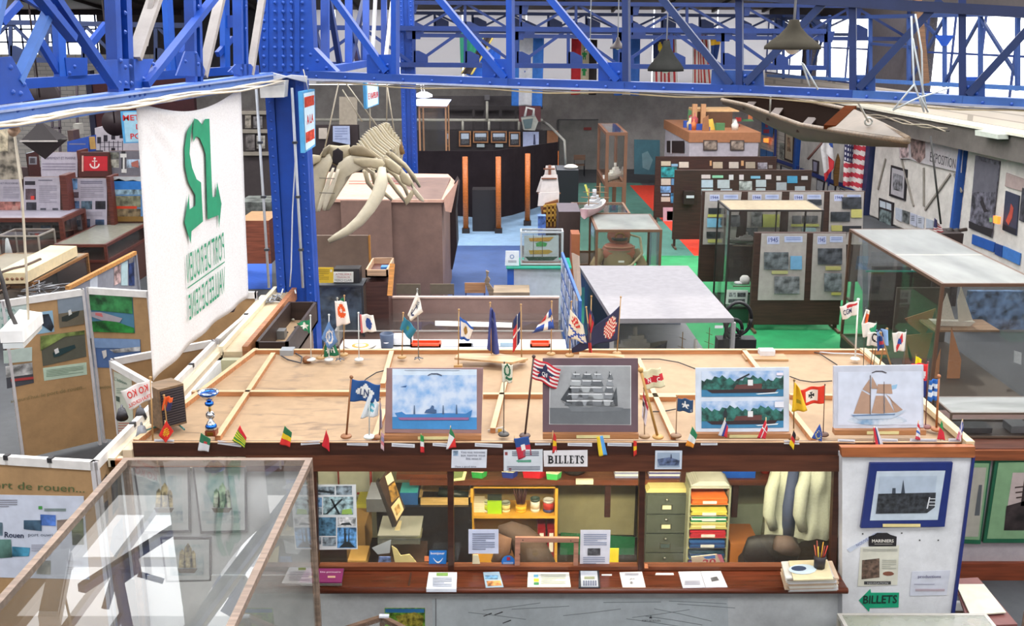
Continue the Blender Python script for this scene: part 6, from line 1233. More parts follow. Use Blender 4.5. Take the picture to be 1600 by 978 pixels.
for u,v,r,lb in((563,541,.22,'round white plate with a yellow ringed centre on the work table'),(473,545,.16,'round plate with a gold ring at the left end of the work table')):
 c=wt(u,v)if u>500 else PZ(u,v,ZW);t=thing('plate',lb,'plate',c);m=MB();m.lathe([(r*.7,0),(r,.02),(r*.98,.028),(r*.7,.012)],c,'#e4dcd0:0.4',22);m.build('dish',t);m=MB();m.lathe([(r*.55,.013),(r*.55,.015)],c,'#d0a848',20);m.lathe([(r*.36,.016),(r*.36,.018)],c,'#e8e0d4',16);m.build('centre_ring',t)
m=MB();m.box(P(450,545,12.9).x,P(489,545,12.9).x,12.7,13.3,0,ZW,'#5c4438:0.6');one(m,'side_cabinet','low brown cabinet under the round plate with a gold ring','cabinet')
for u,w_,lb in((728,.1,'folded white paper'),(760,.2,'open white booklet'),(795,.12,'pale blue case'),(715,.2,'flat pale sheet')):
 c=wt(u,542);m=MB();m.box(c.x-w_,c.x+w_,c.y,c.y+.14,ZW,ZW+(.06 if u==795 else.015),'#c8ccd8:0.5' if u!=795 else '#9cb4c8:0.4');one(m,'papers',lb+' on the white work table','papers')
 # dark shop cabinet with signs, drawer box
a_,b_=P(480,446,15.2),P(567,446,15.2);zc2=a_.z
t=case('display_cabinet','dark framed glass cabinet with two signs on top, beside the blue column',a_.x,b_.x,15.2,15.7,0,zc2,'#33363c:0.3',.03,.4,'cabinet','#2c3440','#4c5054:0.3')
m=MB();m.box(a_.x+.05,b_.x-.05,15.5,15.55,.45,zc2-.1,'#4c5c70:0.5:far');one(m,'book_display','bluish books standing inside the dark framed glass cabinet','books')
Z1=zc2
def stsign(name,label,u0,u1,v0,v1,Y,mat,fn):return paper(name,label,'sign',[(u0,v0),(u1,v0),(u1,v1),(u0,v1)],mat,fn,plY(Y),.01)
stsign('sign','yellow sign taped at its corners on top of the dark glass cabinet',487,521,418,442,15.25,'#d8b430',lambda m,pl:(m.lines(pl,494,421,514,438,6,'#a88c28'),m.rect(pl,488,421,491,425,'#e8e0c0',2),m.rect(pl,516,421,519,425,'#e8e0c0',2)))
stsign('sign','white sign with red and grey capital lettering next to the yellow sign',521,552,425,441,15.25,'#d8d8d0',lambda m,pl:(m.text('ATELIERS',[(524,427),(549,427),(549,430),(524,430)],'#a85850',pl),m.text('TRAVAUX',[(526,431.5),(547,431.5),(547,434.5),(526,434.5)],'#a85850',pl),m.text('MERCI CLAIR',[(523,436),(550,436),(550,439.5),(523,439.5)],'#70706c',pl)))
m=MB();a_,b_=P(522,438,15.35),P(562,438,15.35);m.box(a_.x,b_.x,15.35,15.6,zc2,P(540,419,15.4).z,'#2c2a2c:0.4');one(m,'black_box','black equipment box behind the white sign on the glass cabinet','box')
a_,b_=P(571,436,15.4),P(606,436,15.4);m=MB();m.box(a_.x,b_.x,15.4,16.2,0,a_.z-.05,'#4a2c26:0.5:wood');one(m,'cabinet','dark brown cabinet under the small open drawer box','cabinet')
t=thing('drawer_box','open wooden drawer holding odds and ends on the dark brown cabinet','box',(a_.x/2+b_.x/2,15.7,a_.z));z0=P(590,434,15.4).z;opentray('box','','',a_.x,b_.x,15.42,16.3,z0,z0+.12,'#c8a484:0.5:wood','#5a3028:0.5',.025,t)
m=MB();m.box(a_.x+.2,a_.x+.34,15.7,15.85,z0+.03,z0+.1,'#3c78b8');m.box(a_.x+.07,a_.x+.17,15.5,15.6,z0+.03,z0+.06,'#9c9ca0');m.box(a_.x+.1,a_.x+.3,15.45,15.5,z0+.03,z0+.05,'#b8b4b0');m.build('oddments',t)
m=MB();m.bar(P(613,412,15.5),P(609,462,15.3),.07,.05,'#d08c44:0.5:wood');one(m,'plank','orange-brown plank standing beside the dark brown cabinet','plank')
t=thing('crate','long open wooden crate with a dark outside behind the booth roof','crate',(-2.65,11.9,0));opentray('box','','',P(400,540,11).x,P(451,540,11).x,10.98,12.75,2.0,2.27,'#33241f:0.5:wood','#a88c6c:0.6:dirt',.035,t)
m=MB();m.box(P(410,540,11).x,P(445,540,11).x,11.1,12.6,0,2.0,'#6c564a:0.6');m.build('plinth',t)
m=MB();c=PZ(437,530,2.04);m.box(c.x-.05,c.x+.06,c.y,c.y+.14,2.04,2.14,'#6c6c6c:0.4');one(m,'transformer','small grey transformer lying in the open crate','transformer')
random.seed(2)
for k,(u,v)in enumerate(((462,512),(470,505),(448,520),(458,500),(477,497))):m=MB();c=PZ(u,v,2.05);m.lathe([(.02,0),(.022,.01),(.01,.02)],c,random.choice(['#3c3430','#b8b0a4','#5c4438']),8);tag(m.build('bulb_socket'),'small round fitting lying loose in the open crate','fitting','loose fittings in the open crate')
# --- white counter, small ship case, blue photo rack
a_,b_=P(791,417,19.9),P(893,417,19.9);zc=a_.z
t=thing('counter','white counter with a green glass edge and blue end panel','counter',((a_.x+b_.x)/2,20.2,0))
m=MB();m.box(a_.x+.15,b_.x-.1,19.95,20.7,0,zc-.05,'#c4c8d4:0.6');m.build('body',t);m=MB();m.box(a_.x,b_.x,19.85,20.75,zc-.03,zc,'#2c9c84:0.2');m.build('glass_top',t);m=MB();m.box(a_.x+.02,a_.x+.15,19.93,20.7,0,zc-.05,'#2c5cb8:0.5');m.build('end_panel',t)
paper('notice','white notice card with a small round sign standing on the white counter','notice',[(790,392),(811,392),(811,415),(789,415)],'#d8dce4',lambda m,pl:(m.pic(pl,[(800+3.5*math.cos(a),401+3.5*math.sin(a))for a in[i*.6 for i in range(10)]],'#5c7cb0'),m.pic(pl,[(800+2.3*math.cos(a),401+2.3*math.sin(a))for a in[i*.6 for i in range(10)]],'#d8dce4',2),m.lines(pl,794,407,807,411,2)),plY(19.95),.02)
a_,b_=P(813,412,20.0),P(880,412,20.0);x0,x1=a_.x,b_.x
case('ship_case','small white edged glass case with a ship picture on the white counter',x0,x1,20.0,20.35,zc,P(840,362,20).z,'#b4b8bc:0.4',.03,zc+.02,'cabinet','#6c4c40')
pl=plY(20.3);t=thing('ship_print','picture of two green hulled ships inside the small white edged case','picture',(x0+.4,20.3,zc));m=MB();m.sheet(pl,[(819,368),(873,368),(873,411),(819,411)],'#b0bcc0',.01);m.build('backing',t)
m=MB()
for p,c in(([(826,372),(866,370),(858,377),(828,377)],'#b88c34'),([(826,391),(858,390),(864,393),(856,397),(828,397)],'#a89040'),([(837,380),(845,377),(855,380),(853,385),(838,385)],'#3c8c4c'),([(820,401),(872,401),(864,407),(826,407)],'#1f4434')):m.pic(pl,p,c,2)
for u in(833,847):m.pic(pl,[(u,366),(u+.8,366),(u+.8,402),(u,402)],'#4c3c30',3)
m.build('drawing',t)
t=thing('photo_rack','blue edged folding rack of photographs beside the white roofed case','rack',(P(890,430,17).x,17,0));RP=[P(877,394,19),P(905,470,15.5)];zt=RP[0].z
pr=plV((RP[0].x,RP[0].y),(RP[1].x,RP[1].y));m=MB();m.prism([(RP[0].x,RP[0].y,.1),(RP[1].x,RP[1].y,.1),(RP[1].x,RP[1].y,RP[1].z),(RP[0].x,RP[0].y,zt)],(.04,0,0),'#3c68b4:0.5');m.build('panel',t)
d=Vector((RP[1].x-RP[0].x,RP[1].y-RP[0].y,0));m=MB()
for i in range(8):
 for j in range(4):p0=Vector((RP[0].x-.012,RP[0].y,0))+d*(.03+i*.12);zz=.3+j*.32;m.prism([p0+Vector((0,0,zz)),p0+d*.09+Vector((0,0,zz)),p0+d*.09+Vector((0,0,zz+.24)),p0+Vector((0,0,zz+.24))],(.008,0,0),'#c0c4d0:0.5' if(i+j)%2 else '#8c98b0:0.5:far')
m.build('photographs',t)
m=MB();m.prism([P(893,395,18.9)+Vector((0,0,.0)),P(903,400,18.5),P(906,460,16),P(900,470,15.6)],(.03,0,0),'#6c5848:0.6');one(m,'board','narrow brown board behind the blue edged photograph rack','board')
# --- white roofed large case
z1=1.6;q0,q1,q2,q3=PZ(957,498,z1),PZ(1147,497,z1),PZ(1075,415,z1),PZ(905,415,z1)
t=thing('display_case','wide display case with a plain white roof, behind the booth at right','display case',((q0.x+q1.x)/2,16,0),'glass display cases')
m=MB();m.prism([q0,q1,q2,q3],(0,0,-.07),'#878387:0.6');m.build('roof_panel',t)
m=MB();m.prism([(q0.x,q0.y+.02,.55),(q1.x,q1.y+.02,.55),(q2.x,q2.y,.55),(q3.x,q3.y,.55)],(0,0,-.55),'#8c8c90:0.6');m.build('cabinet',t)
m=MB()
for p in(q0,q1,q2,q3):m.box(p.x-.03,p.x+.03,p.y-.01,p.y+.05,.55,z1-.07,'#9c9a9c:0.4')
m.build('frame',t);m=MB();m.box(q0.x,q1.x,q0.y,q0.y+.008,.55,z1-.07,GLASS);m.prism([(q0.x,q0.y,.55),(q3.x,q3.y,.55),(q3.x,q3.y,z1-.07),(q0.x,q0.y,z1-.07)],(.008,0,0),GLASS);m.build('glass_panel',t)
m=MB();m.box(q3.x+.1,q2.x-.1,q2.y-.1,q2.y-.05,.55,z1-.08,'#7c8494:0.7:dirt');m.build('rear_panel',t)
shipmodel('ship_model','small red and white trawler model inside the white roofed case',2.75,q0.y+.5,.56,.9,'#8c3430:0.5','#a89c88','#e0dcd8',None,.5,.18,masts=2,mh=.55)
shipmodel('ship_model','long dark ship model at the left inside the white roofed case',1.95,q0.y+1.4,.56,1.2,'#3a3c44:0.5','#7c7468','#a8a49c',None,.4,.16)
m=MB();c=Vector((q1.x-1.0,q0.y+.02,0));m.box(q1.x-.28,q1.x-.16,q0.y-.012,q0.y-.002,z1-.14,z1-.1,'#d8d8dc');one(m,'label','small white label on the upper right corner of the white roofed case','label')
# --- glass case with the copper engine, case behind it
z1=1.7;q0,q1,q2,q3=PZ(931,359,z1),PZ(1035,359,z1),PZ(1021,334,z1),PZ(925,334,z1)
case('display_case','brown framed glass case with a copper diving suit dummy',q0.x,q1.x,q0.y,q2.y,0,z1,'#6a4a38:0.5',.05,.35,'cabinet','#5c4838',FROSTY)
# diving suit
cx,cyy=(q0.x+q1.x)/2-.14,q0.y+.6;t=thing('diving_suit','old copper and brown canvas diving suit seated in the brown framed case','diving suit',(cx,cyy,.35));CU='#b87058:0.35:dirt';CV='#807050:0.8:cloth'
m=MB();m.ball((cx,cyy,1.42),.19,CU,18);m.lathe([(.12,0),(.13,.04),(.13,.05)],(cx,cyy-.16,1.36),'#3c2c28:0.3',12);m.tube([(cx+.07*math.cos(a),cyy-.195,1.44+.07*math.sin(a))for a in[i*.52 for i in range(13)]],.014,'#b88c54:0.3:metal',6);m.build('helmet',t)
m=MB();m.lathe([(.1,1.3),(.22,1.24),(.3,1.1),(.26,.95),(.12,.88)],(cx,cyy,0),CU,18,1,.8);m.tube([(cx+.24*math.cos(a),cyy-.1+.16*math.sin(a),1.22)for a in[i*.52 for i in range(13)]],.018,'#c08468:0.3',6);m.build('breastplate',t)
m=MB();m.tube([(cx,cyy,1.15),(cx,cyy,.8),(cx,cyy,.5)],[.25,.26,.28],CV,14);m.tube([(cx-.24,cyy,1.12),(cx-.38,cyy-.1,.85),(cx-.25,cyy-.35,.7)],[.1,.09,.07],CV,10);m.tube([(cx+.24,cyy,1.12),(cx+.38,cyy-.1,.85),(cx+.2,cyy-.35,.72)],[.1,.09,.07],CV,10);m.tube([(cx-.12,cyy,.55),(cx-.15,cyy-.45,.6),(cx-.15,cyy-.5,.37)],[.13,.12,.09],CV,10);m.tube([(cx+.12,cyy,.55),(cx+.15,cyy-.45,.6),(cx+.15,cyy-.5,.37)],[.13,.12,.09],CV,10);m.build('suit',t)
m=MB();m.tube([(cx+.15,cyy,1.45),(cx+.33,cyy-.1,1.4),(cx+.36,cyy-.2,1.1),(cx+.2,cyy-.33,.9),(cx,cyy-.38,.8)],.022,'#b8a884:0.5',8);m.build('air_hose',t);t.scale=(1.3,1,1.04)
m=MB();m.bar((cx+.35,cyy-.4,.38),(cx+.5,cyy-.4,.78),.04,.03,'#3a2a24:0.5');m.bar((cx+.38,cyy-.4,.88),(cx+.62,cyy-.4,.74),.03,.03,'#3a2a24:0.5');one(m,'pickaxe','small dark pickaxe standing beside the diving suit','tool')
m=MB()
for(x,y,z)in((cx+.02,cyy-.42,.98),(cx-.3,cyy-.52,.5),(cx+.18,cyy-.55,.6)):m.box(x-.06,x+.06,y,y+.01,z,z+.04,'#d8d4cc')
tag(m.build('label_card'),'small white label cards tied to the diving suit','labels')
bxpix('backing_board','pale blue panel inside the diving suit case at its right side','panel',1016,362,1030,414,q2.y-.4,.03,'#8ca4b0:0.5')
z1=1.7;q0,q3=PZ(907,349,z1),PZ(891,316,z1)
case('display_case','brown framed glass case behind the diving suit case',q3.x+.02,q3.x+1.25,q2.y+.1,q3.y,0,z1,'#7a5c48:0.5',.05,.5,'cabinet','#4a3a30')
c=PZ(932,344,z1);shipmodel('ship_model','pink and white ship model standing on top of the rear glass case',c.x,c.y+.7,z1+.01,1.5,'#b08c90:0.5','#a8a4a0','#b0b0b4',None,1.2,.17,masts=2,mh=.45)
m=MB();m.prism([P(913,289,24),P(916,288,24),P(921,303,24),P(918,306,24)],(0,.03,0),'#d8d868:0.5');tag(m.build('pennant'),'narrow yellow pennant sticking up behind the pink and white ship model','pennant')
# left lower things: sailing ship with cream sails
c=P(859,300,24.5);t=thing('sailing_ship_model','old galleon model with cream sails and gilded stern before the black screen','ship model',(c.x,24.5,0));SY=24.5
def sail(q,Y,mat='#d4c8c0:0.7'):
 m=MB();m.prism([P(u,v,Y)for u,v in q],(0,.03,0),mat);m.build('sail',t)
for q,y in(([(853,259),(867,259),(870,275),(850,276)],24.5),([(849,274),(871,273),(874,302),(843,303)],24.4),([(842,301),(874,300),(873,321),(840,322)],24.3),([(846,276),(851,276),(844,300),(838,300)],24.7)):sail(q,y,'#e0d8d4:0.7')
m=MB();m.tube([P(859,258,24.45),P(859,330,24.45)],.035,'#6c3c28',6)
for v,w in((264,9),(279,12),(302,18),(321,17)):m.tube([P(858-w,v,24.35),P(858+w,v,24.35)],.02,'#7c4c34',5)
m.build('mast',t)
m=MB();m.prism([P(u,v,24.2)for u,v in((846,330),(852,318),(872,312),(874,330),(871,352),(866,359),(852,359),(848,350))],(0,1.0,0),'#7c4e2c:0.5:dirt')
for v in(322,330,338,346):m.bar(P(849,v,24.15),P(873,v-3,24.15),.05,.05,'#c49440:0.4')
for u in(855,861,867):m.bar(P(u,320,24.14),P(u,354,24.14),.04,.03,'#b08438:0.4')
m.build('stern',t);m=MB();z0=P(860,357,24.2).z;m.box(P(850,350,24.2).x,P(872,350,24.2).x,24.4,25.1,0,z0,'#2a2020');m.build('stand',t)
bxpix('cabinet','dark blue-black cabinet behind the galleon model with a flat top','cabinet',870,266,903,330,27.5,1.0,'#15171e:0.5',None,'#4a4c52');
m=MB();c=P(892,263,27.8);m.lathe([(.15,0),(.2,.05),(.1,.1)],c,'#dcd8d0',10);one(m,'white_cloth','white crumpled thing lying on the dark blue-black cabinet','cloth')
bxpix('table','brown table between the galleon model and the glass case','table',873,331,905,436,22.6,1.2,'#3c2c28:0.6',None,'#5a5058')
bxpix('leaflet_rack','blue and white leaflet box at the foot of the galleon model','leaflets',841,338,852,432,23.4,.3,'#4c6cb0:0.5:far');bxpix('crate','orange-brown crate between the rack and the diving suit case','crate',893,366,905,445,21.5,.5,'#a05c3c:0.5')
# --- white office with cluttered roof
t=thing('office_booth','white office cabin with a brown fascia and framed pictures at the far right','office',(P(1110,240,33).x,34,0))
a_,b_,c_=P(1078,212,32),P(1186,210,32),P(1040,196,36.5);zf=a_.z
WHT='#bcb4bc:0.7'
m=MB();m.prism([(a_.x,32,0),(b_.x,32,0),(b_.x,36.5,0),(c_.x,36.5,0)],(0,0,zf-.05),WHT);m.build('wall_panel',t)
m=MB();m.prism([(a_.x-.03,31.97,zf-.2),(b_.x+.05,31.97,zf-.2),(b_.x+.05,36.6,zf-.2),(c_.x-.05,36.6,zf-.2)],(0,0,.3),'#a8704c:0.6');m.build('fascia',t)
m=MB();pl=plV((a_.x-.02,31.98),(c_.x-.02,36.5));m.pic(pl,[(1042,220),(1069,220),(1069,239),(1042,238)],'#2c1a18',3);m.pic(pl,[(1048,219),(1050,219),(1050,240),(1048,240)],'#d8d4d8',4);m.build('window',t)
pl=plY(31.95)
for u0,lb in((1099,'left'),(1141,'right')):paper('framed_picture','%s of two small dark pictures on the white office front'%lb,'picture',[(u0,219),(u0+22,219),(u0+22,235),(u0,235)],'#4a3c38',lambda m,pl:m.rect(pl,u0+1.5,220.5,u0+20.5,233.5,'#8c7c70:0.5:far',2),pl,.03)
random.seed(11);clut={'white':'#d8d4cc','red':'#b83030','dark blue':'#2c4ca0','yellow':'#d8b040','pale grey':'#c0c0c4','brown':'#8c5c38','orange':'#c46c3c','green':'#4c7c50','cream':'#c8b898','rose':'#a8484c'}
odd=[]
for k in range(34):
 Y=random.uniform(32.4,36);x=P(random.uniform(1046,1172),205,Y).x
 if x<a_.x+(c_.x-a_.x)*(Y-32)/4.5+.2:x+=.6
 odd.append((x,Y))
ORD='first second third fourth fifth sixth seventh eighth ninth tenth eleventh twelfth thirteenth fourteenth fifteenth sixteenth seventeenth eighteenth nineteenth twentieth'.split()
for k,(x,Y)in enumerate(sorted(odd)):
 w=random.uniform(.08,.22);h=random.uniform(.06,.4)if k>10 else random.uniform(.3,.6);m=MB();cn=random.choice(list(clut));c=clut[cn];z=zf+.1;sh=random.choice(('jar','box','card'))
 if sh=='jar':m.lathe([(w*.5,0),(w*.55,h*.6),(w*.2,h*.8),(w*.2,h)],(x,Y,z),c,10)
 elif sh=='box':m.box(x-w,x+w,Y,Y+w,z,z+h*.6,c)
 else:m.prism([(x-w,Y,z),(x+w,Y,z),(x+w*.6,Y+.05,z+h),(x-w*.8,Y+.05,z+h*.8)],(0,.04,0),c)
 n=ORD[k]+' from the left' if k<17 else ORD[33-k]+' from the right'
 tag(m.build({'jar':'jar','box':'small_box','card':'small_card'}[sh]),'small %s %s in the jumble on the office roof, %s'%(cn,sh,n),sh,'jumble on the office roof')
m=MB();zc=zf+.1
for x in(P(1076,200,34).x,P(1098,200,33).x):m.box(x,x+.15,33.4,33.55,zc,zc+.75,'#b88860:0.6')
m.box(P(1080,190,34).x,P(1150,190,34).x,33.6,34.6,zc+.5,zc+.58,'#d0a878:0.6');m.box(P(1080,190,34).x,P(1140,190,34).x,33.6,33.7,zc,zc+.5,'#5a3c28:0.6');one(m,'wooden_crate','open wooden shelf crate on the office roof','crate')
# --- rows of dark display boards
def board(label,u0,u1,vt,Y,vb,mat,slats=None,group='dark display boards'):
 a,b=P(u0,vt,Y),P(u1,vt,Y);z0=max(.12,P(u0,vb,Y).z);t=thing('display_board',label,'display board',((a.x+b.x)/2,Y,0),group)
 m=MB();m.box(a.x,b.x,Y,Y+.12,z0,a.z,mat);m.build('panel',t)
 for x in(a.x+.03,b.x-.09):m=MB();m.box(x,x+.06,Y+.02,Y+.1,0,z0,mat);m.bar((x+.03,Y-.25,.03),(x+.03,Y+.35,.03),.05,.05,'#5a4434');m.build('leg',t)
 return t
def cards(par,Y,L_):
 pl=plY(Y)
 for it in L_:m=MB();m.sheet(pl,[(it[0],it[1]),(it[2],it[1]),(it[2],it[3]),(it[0],it[3])],it[4],.01,2);m.build('photo_card',par)
Y1=PZ(1035,346,0).y;bt=board('farthest dark wooden board with a column of small sea pictures',1025,1214,245,Y1,343,'#3a231b:0.6:wood')
cards(bt,Y1-.01,[(1033,252,1048,259,'#c8bca4'),(1049,256,1059,260,'#8cb4d0'),(1033,261,1058,277,'#2c8c90:0.5:far'),(1061,253,1076,262,'#d0c8b8'),(1033,279,1048,289,'#c8c0b0'),(1049,279,1055,289,'#5c90b8'),(1032,291,1048,301,'#6c98d0:0.5:far'),(1034,303,1046,306,'#b8c8d8'),(1033,308,1047,315,'#c8c0b0'),(1048,302,1055,317,'#3c84b0:0.5:far'),(1036,324,1058,348,'#c8a8b4'),(1042,330,1055,344,'#6474b0:0.5:far'),(1114,253,1129,263,'#b8ac94'),(1139,253,1154,263,'#c4bcb0'),(1165,253,1180,263,'#a89c88'),(1184,254,1199,264,'#8c8890:0.5:far'),(1109,251,1112,259,'#c89c6c'),(1158,251,1162,259,'#c89c6c'),(1201,258,1207,263,'#8a8078')])
Y2=PZ(1052,388,0).y;bt=board('second dark wooden board with maritime flags printed on cards',1055,1269,266,Y2,374,'#382019:0.6:wood')
cards(bt,Y2-.01,[(1096,273,1110,279,'#d8c4c4'),(1113,274,1130,278,'#90c8a8'),(1139,273,1146,281,'#d4ccd0'),(1155,273,1162,281,'#d8c8cc'),(1173,275,1188,279,'#7cb0d0'),(1196,273,1205,280,'#d4c4c8'),(1213,275,1220,282,'#c8bcbc'),(1230,275,1246,286,'#4890b8'),(1252,275,1262,281,'#c4bcc0'),(1096,281,1114,293,'#b8c4d4'),(1121,281,1140,294,'#b8bcc4'),(1155,283,1175,297,'#a0a0a0:0.5:far'),(1181,281,1197,292,'#b4b8c0'),(1213,285,1229,297,'#a4a4ac'),(1242,291,1258,299,'#a8a8b0'),(1096,295,1114,305,'#b8c4cc'),(1181,294,1196,298,'#b0b4bc'),(1126,295,1144,299,'#a8acb8')])
m=MB();a_=P(1075,307,Y2-.05);m.box(P(1067,300,Y2).x,P(1083,300,Y2).x,Y2-.25,Y2-.01,P(1067,317,Y2).z,P(1067,297,Y2).z,'#2a1814');m.box(P(1070,300,Y2).x,P(1082,300,Y2).x,Y2-.28,Y2-.26,P(1067,307,Y2).z,P(1067,303,Y2).z,'#c8c8d0');one(m,'leaflet_holder','dark wooden leaflet holder fixed to the second dark board','holder')
def yboard(label,panels,vt,vb,Y,year,u_0,u_1,vfoot,grp):
 t=board(label,u_0,u_1,vt-1,Y,vfoot,'#3a241c:0.6:wood',None,grp);pl=plY(Y-.015)
 for i,(u0,u1,u2,u3)in enumerate(panels):
  m=MB();m.sheet(pl,[(u0,vt),(u1,vt),(u2,vb),(u3,vb)],'#a59d98:0.6',.02);
  w=u1-u0;x=u0+w*.12;m.rect(pl,x,vt+4,x+w*.27,vt+(vb-vt)*.11+5,'#b4b8d4',2)
  m.text(year,[(x+w*.03,vt+6),(x+w*.24,vt+6),(x+w*.24,vt+(vb-vt)*.11+2),(x+w*.03,vt+(vb-vt)*.11+2)],'#50588c',pl,3,True)
  m.rect(pl,u0+w*.5,vt+4,u0+w*.9,vt+(vb-vt)*.1+3,'#b0b8d4',2);m.lines(pl,u0+w*.54,vt+6,u0+w*.86,vt+(vb-vt)*.1+1,2,'#7080b0',3);m.build('year_sheet',t)
 return t
Y3=PZ(1120,486,0).y+.6
bt=yboard('long board of grey sheets headed 1944',[(1102,1159,1148,1098),(1169,1222,1216,1166),(1234,1288,1284,1230),(1297,1350,1347,1294)],300,382,Y3,'1944',1098,1352,440,'boards of war years')
cards(bt,Y3-.04,[(1107,325,1133,334,'#2c3034:0.5'),(1106,335,1130,339,'#b8b85c'),(1105,341,1128,355,'#7cb4d0'),(1104,362,1130,372,'#383c3c:0.5:far'),(1106,374,1128,379,'#b8b464'),(1125,340,1134,352,'#4a4c50:0.5:far'),(1141,336,1156,354,'#5c5c60:0.5:far'),(1174,330,1192,354,'#787878:0.5:far'),(1190,335,1218,355,'#b8bc60'),(1166,356,1184,370,'#54565a:0.5:far'),(1238,337,1252,350,'#5c5c60:0.5:far'),(1254,337,1278,348,'#505054:0.5:far'),(1262,312,1284,320,'#34363c:0.5:far'),(1236,350,1280,354,'#b4b45c'),(1254,356,1275,362,'#9cbcc0'),(1316,308,1346,326,'#34363c:0.5:far'),(1298,331,1328,346,'#303338:0.5:far'),(1330,327,1347,340,'#b8b068'),(1299,352,1316,361,'#a8a05c'),(1316,353,1346,362,'#2c2c30')])
Y4=PZ(1250,526,0).y+.4
bt=yboard('near dark board with two grey sheets headed 1945',[(1190,1261,1256,1184),(1271,1322,1322,1266)],365,469,Y4,'1945',1180,1323,524,'boards of war years')
cards(bt,Y4-.04,[(1194,394,1232,421,'#5c6064:0.5:far'),(1235,400,1253,421,'#6c9cc0'),(1206,423,1231,428,'#a8a470'),(1210,432,1249,459,'#6c6c70:0.5:far'),(1278,388,1316,413,'#484a50:0.5:far'),(1290,416,1314,422,'#b0a86c'),(1288,427,1315,455,'#6c7074:0.5:far'),(1299,457,1314,461,'#b8b060')])
# tall glass case between the boards
a_,b_=P(1146,327,Y4+.9),P(1291,329,Y4+.9)
case('display_case','tall glass case with an ivory top between the 1944 and 1945 boards',P(1140,327,Y4+.5).x,P(1288,329,Y4+.5).x,Y4+.5,Y4+1.7,0,P(1146,328,Y4+.5).z,'#2f2a28:0.4',.035,.3,'cabinet','#274c36','#968a76:1',mid=1)
Yc=Y4+.9
m=MB()
for v in(380,443):a_,b_=P(1142,v,Yc),P(1286,v,Yc);m.box(a_.x,b_.x,Yc-.2,Yc+.5,a_.z-.02,a_.z,GLASS);m.box(a_.x,b_.x,Yc-.2,Yc-.19,a_.z-.02,a_.z,'#6c5c4c')
tag(m.build('glass_shelf'),'glass shelves inside the ivory topped case','shelf')
z=P(1142,443,Yc).z;x=P(1154,443,Yc).x
for k,(dx,w,h,mt,lb)in enumerate(((0,.18,.04,'#d0d0d0','white papers on the lower shelf of the ivory topped case'),(.12,.2,.16,'#e4e0dc','white rolled chart on the lower shelf of the ivory topped case'),(.34,.15,.12,'#7c8090:0.5:far','grey metal relic on the lower shelf of the ivory topped case'))):m=MB();m.lathe([(w*.5,0),(w*.5,h*.7),(w*.3,h)],(x+dx,Yc,z),mt,12);one(m,'relic',lb,'exhibit')
z=P(1142,380,Yc).z;shipmodel('ship_model','grey warship model with a red waterline on the upper shelf of the ivory topped case',P(1166,380,Yc).x,Yc,z,.75,'#6c6460:0.5','#5c5854','#7c7874',None,0,.07)
paper('war_photograph','sheet of black and white war photographs standing at the foot of the ivory case','photograph',[(1136,453),(1169,454),(1167,476),(1134,475)],'#c4c4c0',lambda m,pl:(m.rect(pl,1139,457,1150,464,BWP,2),m.rect(pl,1152,457,1165,464,BWD,2),m.rect(pl,1138,467,1164,473,BWD,2)),plY(Yc-.45),.02)
# black hoops by the white roofed case
for u,v,r,lb in((1153,498,22,'largest black iron hoop beside the white roofed case'),(1147,514,13,'middle black iron hoop beside the white roofed case'),(1144,526,12,'smallest black iron hoop beside the white roofed case')):
 c=P(u,v,15.6);R0=r/F*15.6;m=MB();m.tube([c+Vector((R0*math.cos(a),0,R0*1.25*math.sin(a)))for a in[i*.3 for i in range(22)]],.028,'#17171a:0.4',8);one(m,'iron_hoop',lb,'hoop','black iron hoops')
m=MB();c=P(1150,530,15.6);m.box(c.x-.3,c.x+.3,15.5,15.75,0,c.z+.02,'#1a1a1c:0.5');one(m,'hoop_stand','low black stand carrying the iron hoops','stand')
m=MB();m.bar(P(1250,527,Y4-.3),P(1262,539,Y4-.8),.06,.05,'#6c5440:0.6');one(m,'foot_batten','brown batten lying on the green carpet before the 1945 board','batten')
# --- signs with red letters
def redsign(label,q,Y,rows,mirror=False,dark=False,Y2=None):
 pl=plY(Y)if Y2 is None else pl3(P(q[0][0],q[0][1],Y),P(q[1][0],q[1][1],Y2),P(q[3][0],q[3][1],Y));t=thing('hanging_sign',label,'sign',pl.hit(q[0][0],q[3][1]),'hanging blue framed signs')
 m=MB();m.sheet(pl,q,'#4c9cd0:0.5',.05);m.build('frame',t);c=(sum(p[0]for p in q)/4,sum(p[1]for p in q)/4);m=MB();m.pic(pl,[(c[0]+(u-c[0])*.84,c[1]+(v-c[1])*.93)for u,v in q],'#9cc8dc:0.6' if dark else '#c8dfec:0.6',2)
 m.build('panel',t);m=MB()
 for s,y0,y1,x0,x1,blk in rows:
  def L_(x,y):a=[q[0][k]*(1-x)+q[1][k]*x for k in(0,1)];b=[q[3][k]*(1-x)+q[2][k]*x for k in(0,1)];return(a[0]*(1-y)+b[0]*y,a[1]*(1-y)+b[1]*y)
  qq=[L_(x0,y0),L_(x1,y0),L_(x1,y1),L_(x0,y1)]
  if blk:m.pic(pl,qq,'#e84c28:0.6',3);m.text(s,qq,'#c43820',pl,5,True)
  else:m.text(s,qq,'#cc2c2c',pl,4,True)
 m.build('lettering',t);a_=pl.hit((q[0][0]+q[1][0])/2,(q[0][1]+q[1][1])/2);m=MB();m.tube([a_,a_+Vector((-.05,0,.25))],.006,'#c8c0b0',5);m.build('cord',t)
redsign('blue framed sign with red letters hanging beside the large column',[(472,143),(492,139),(493,228),(476,239)],12.6,(('MOTEURS',.1,.27,.12,.88,True),('A LA',.41,.56,.25,.8,False),('MER',.68,.85,.12,.88,True)),Y2=13.3)
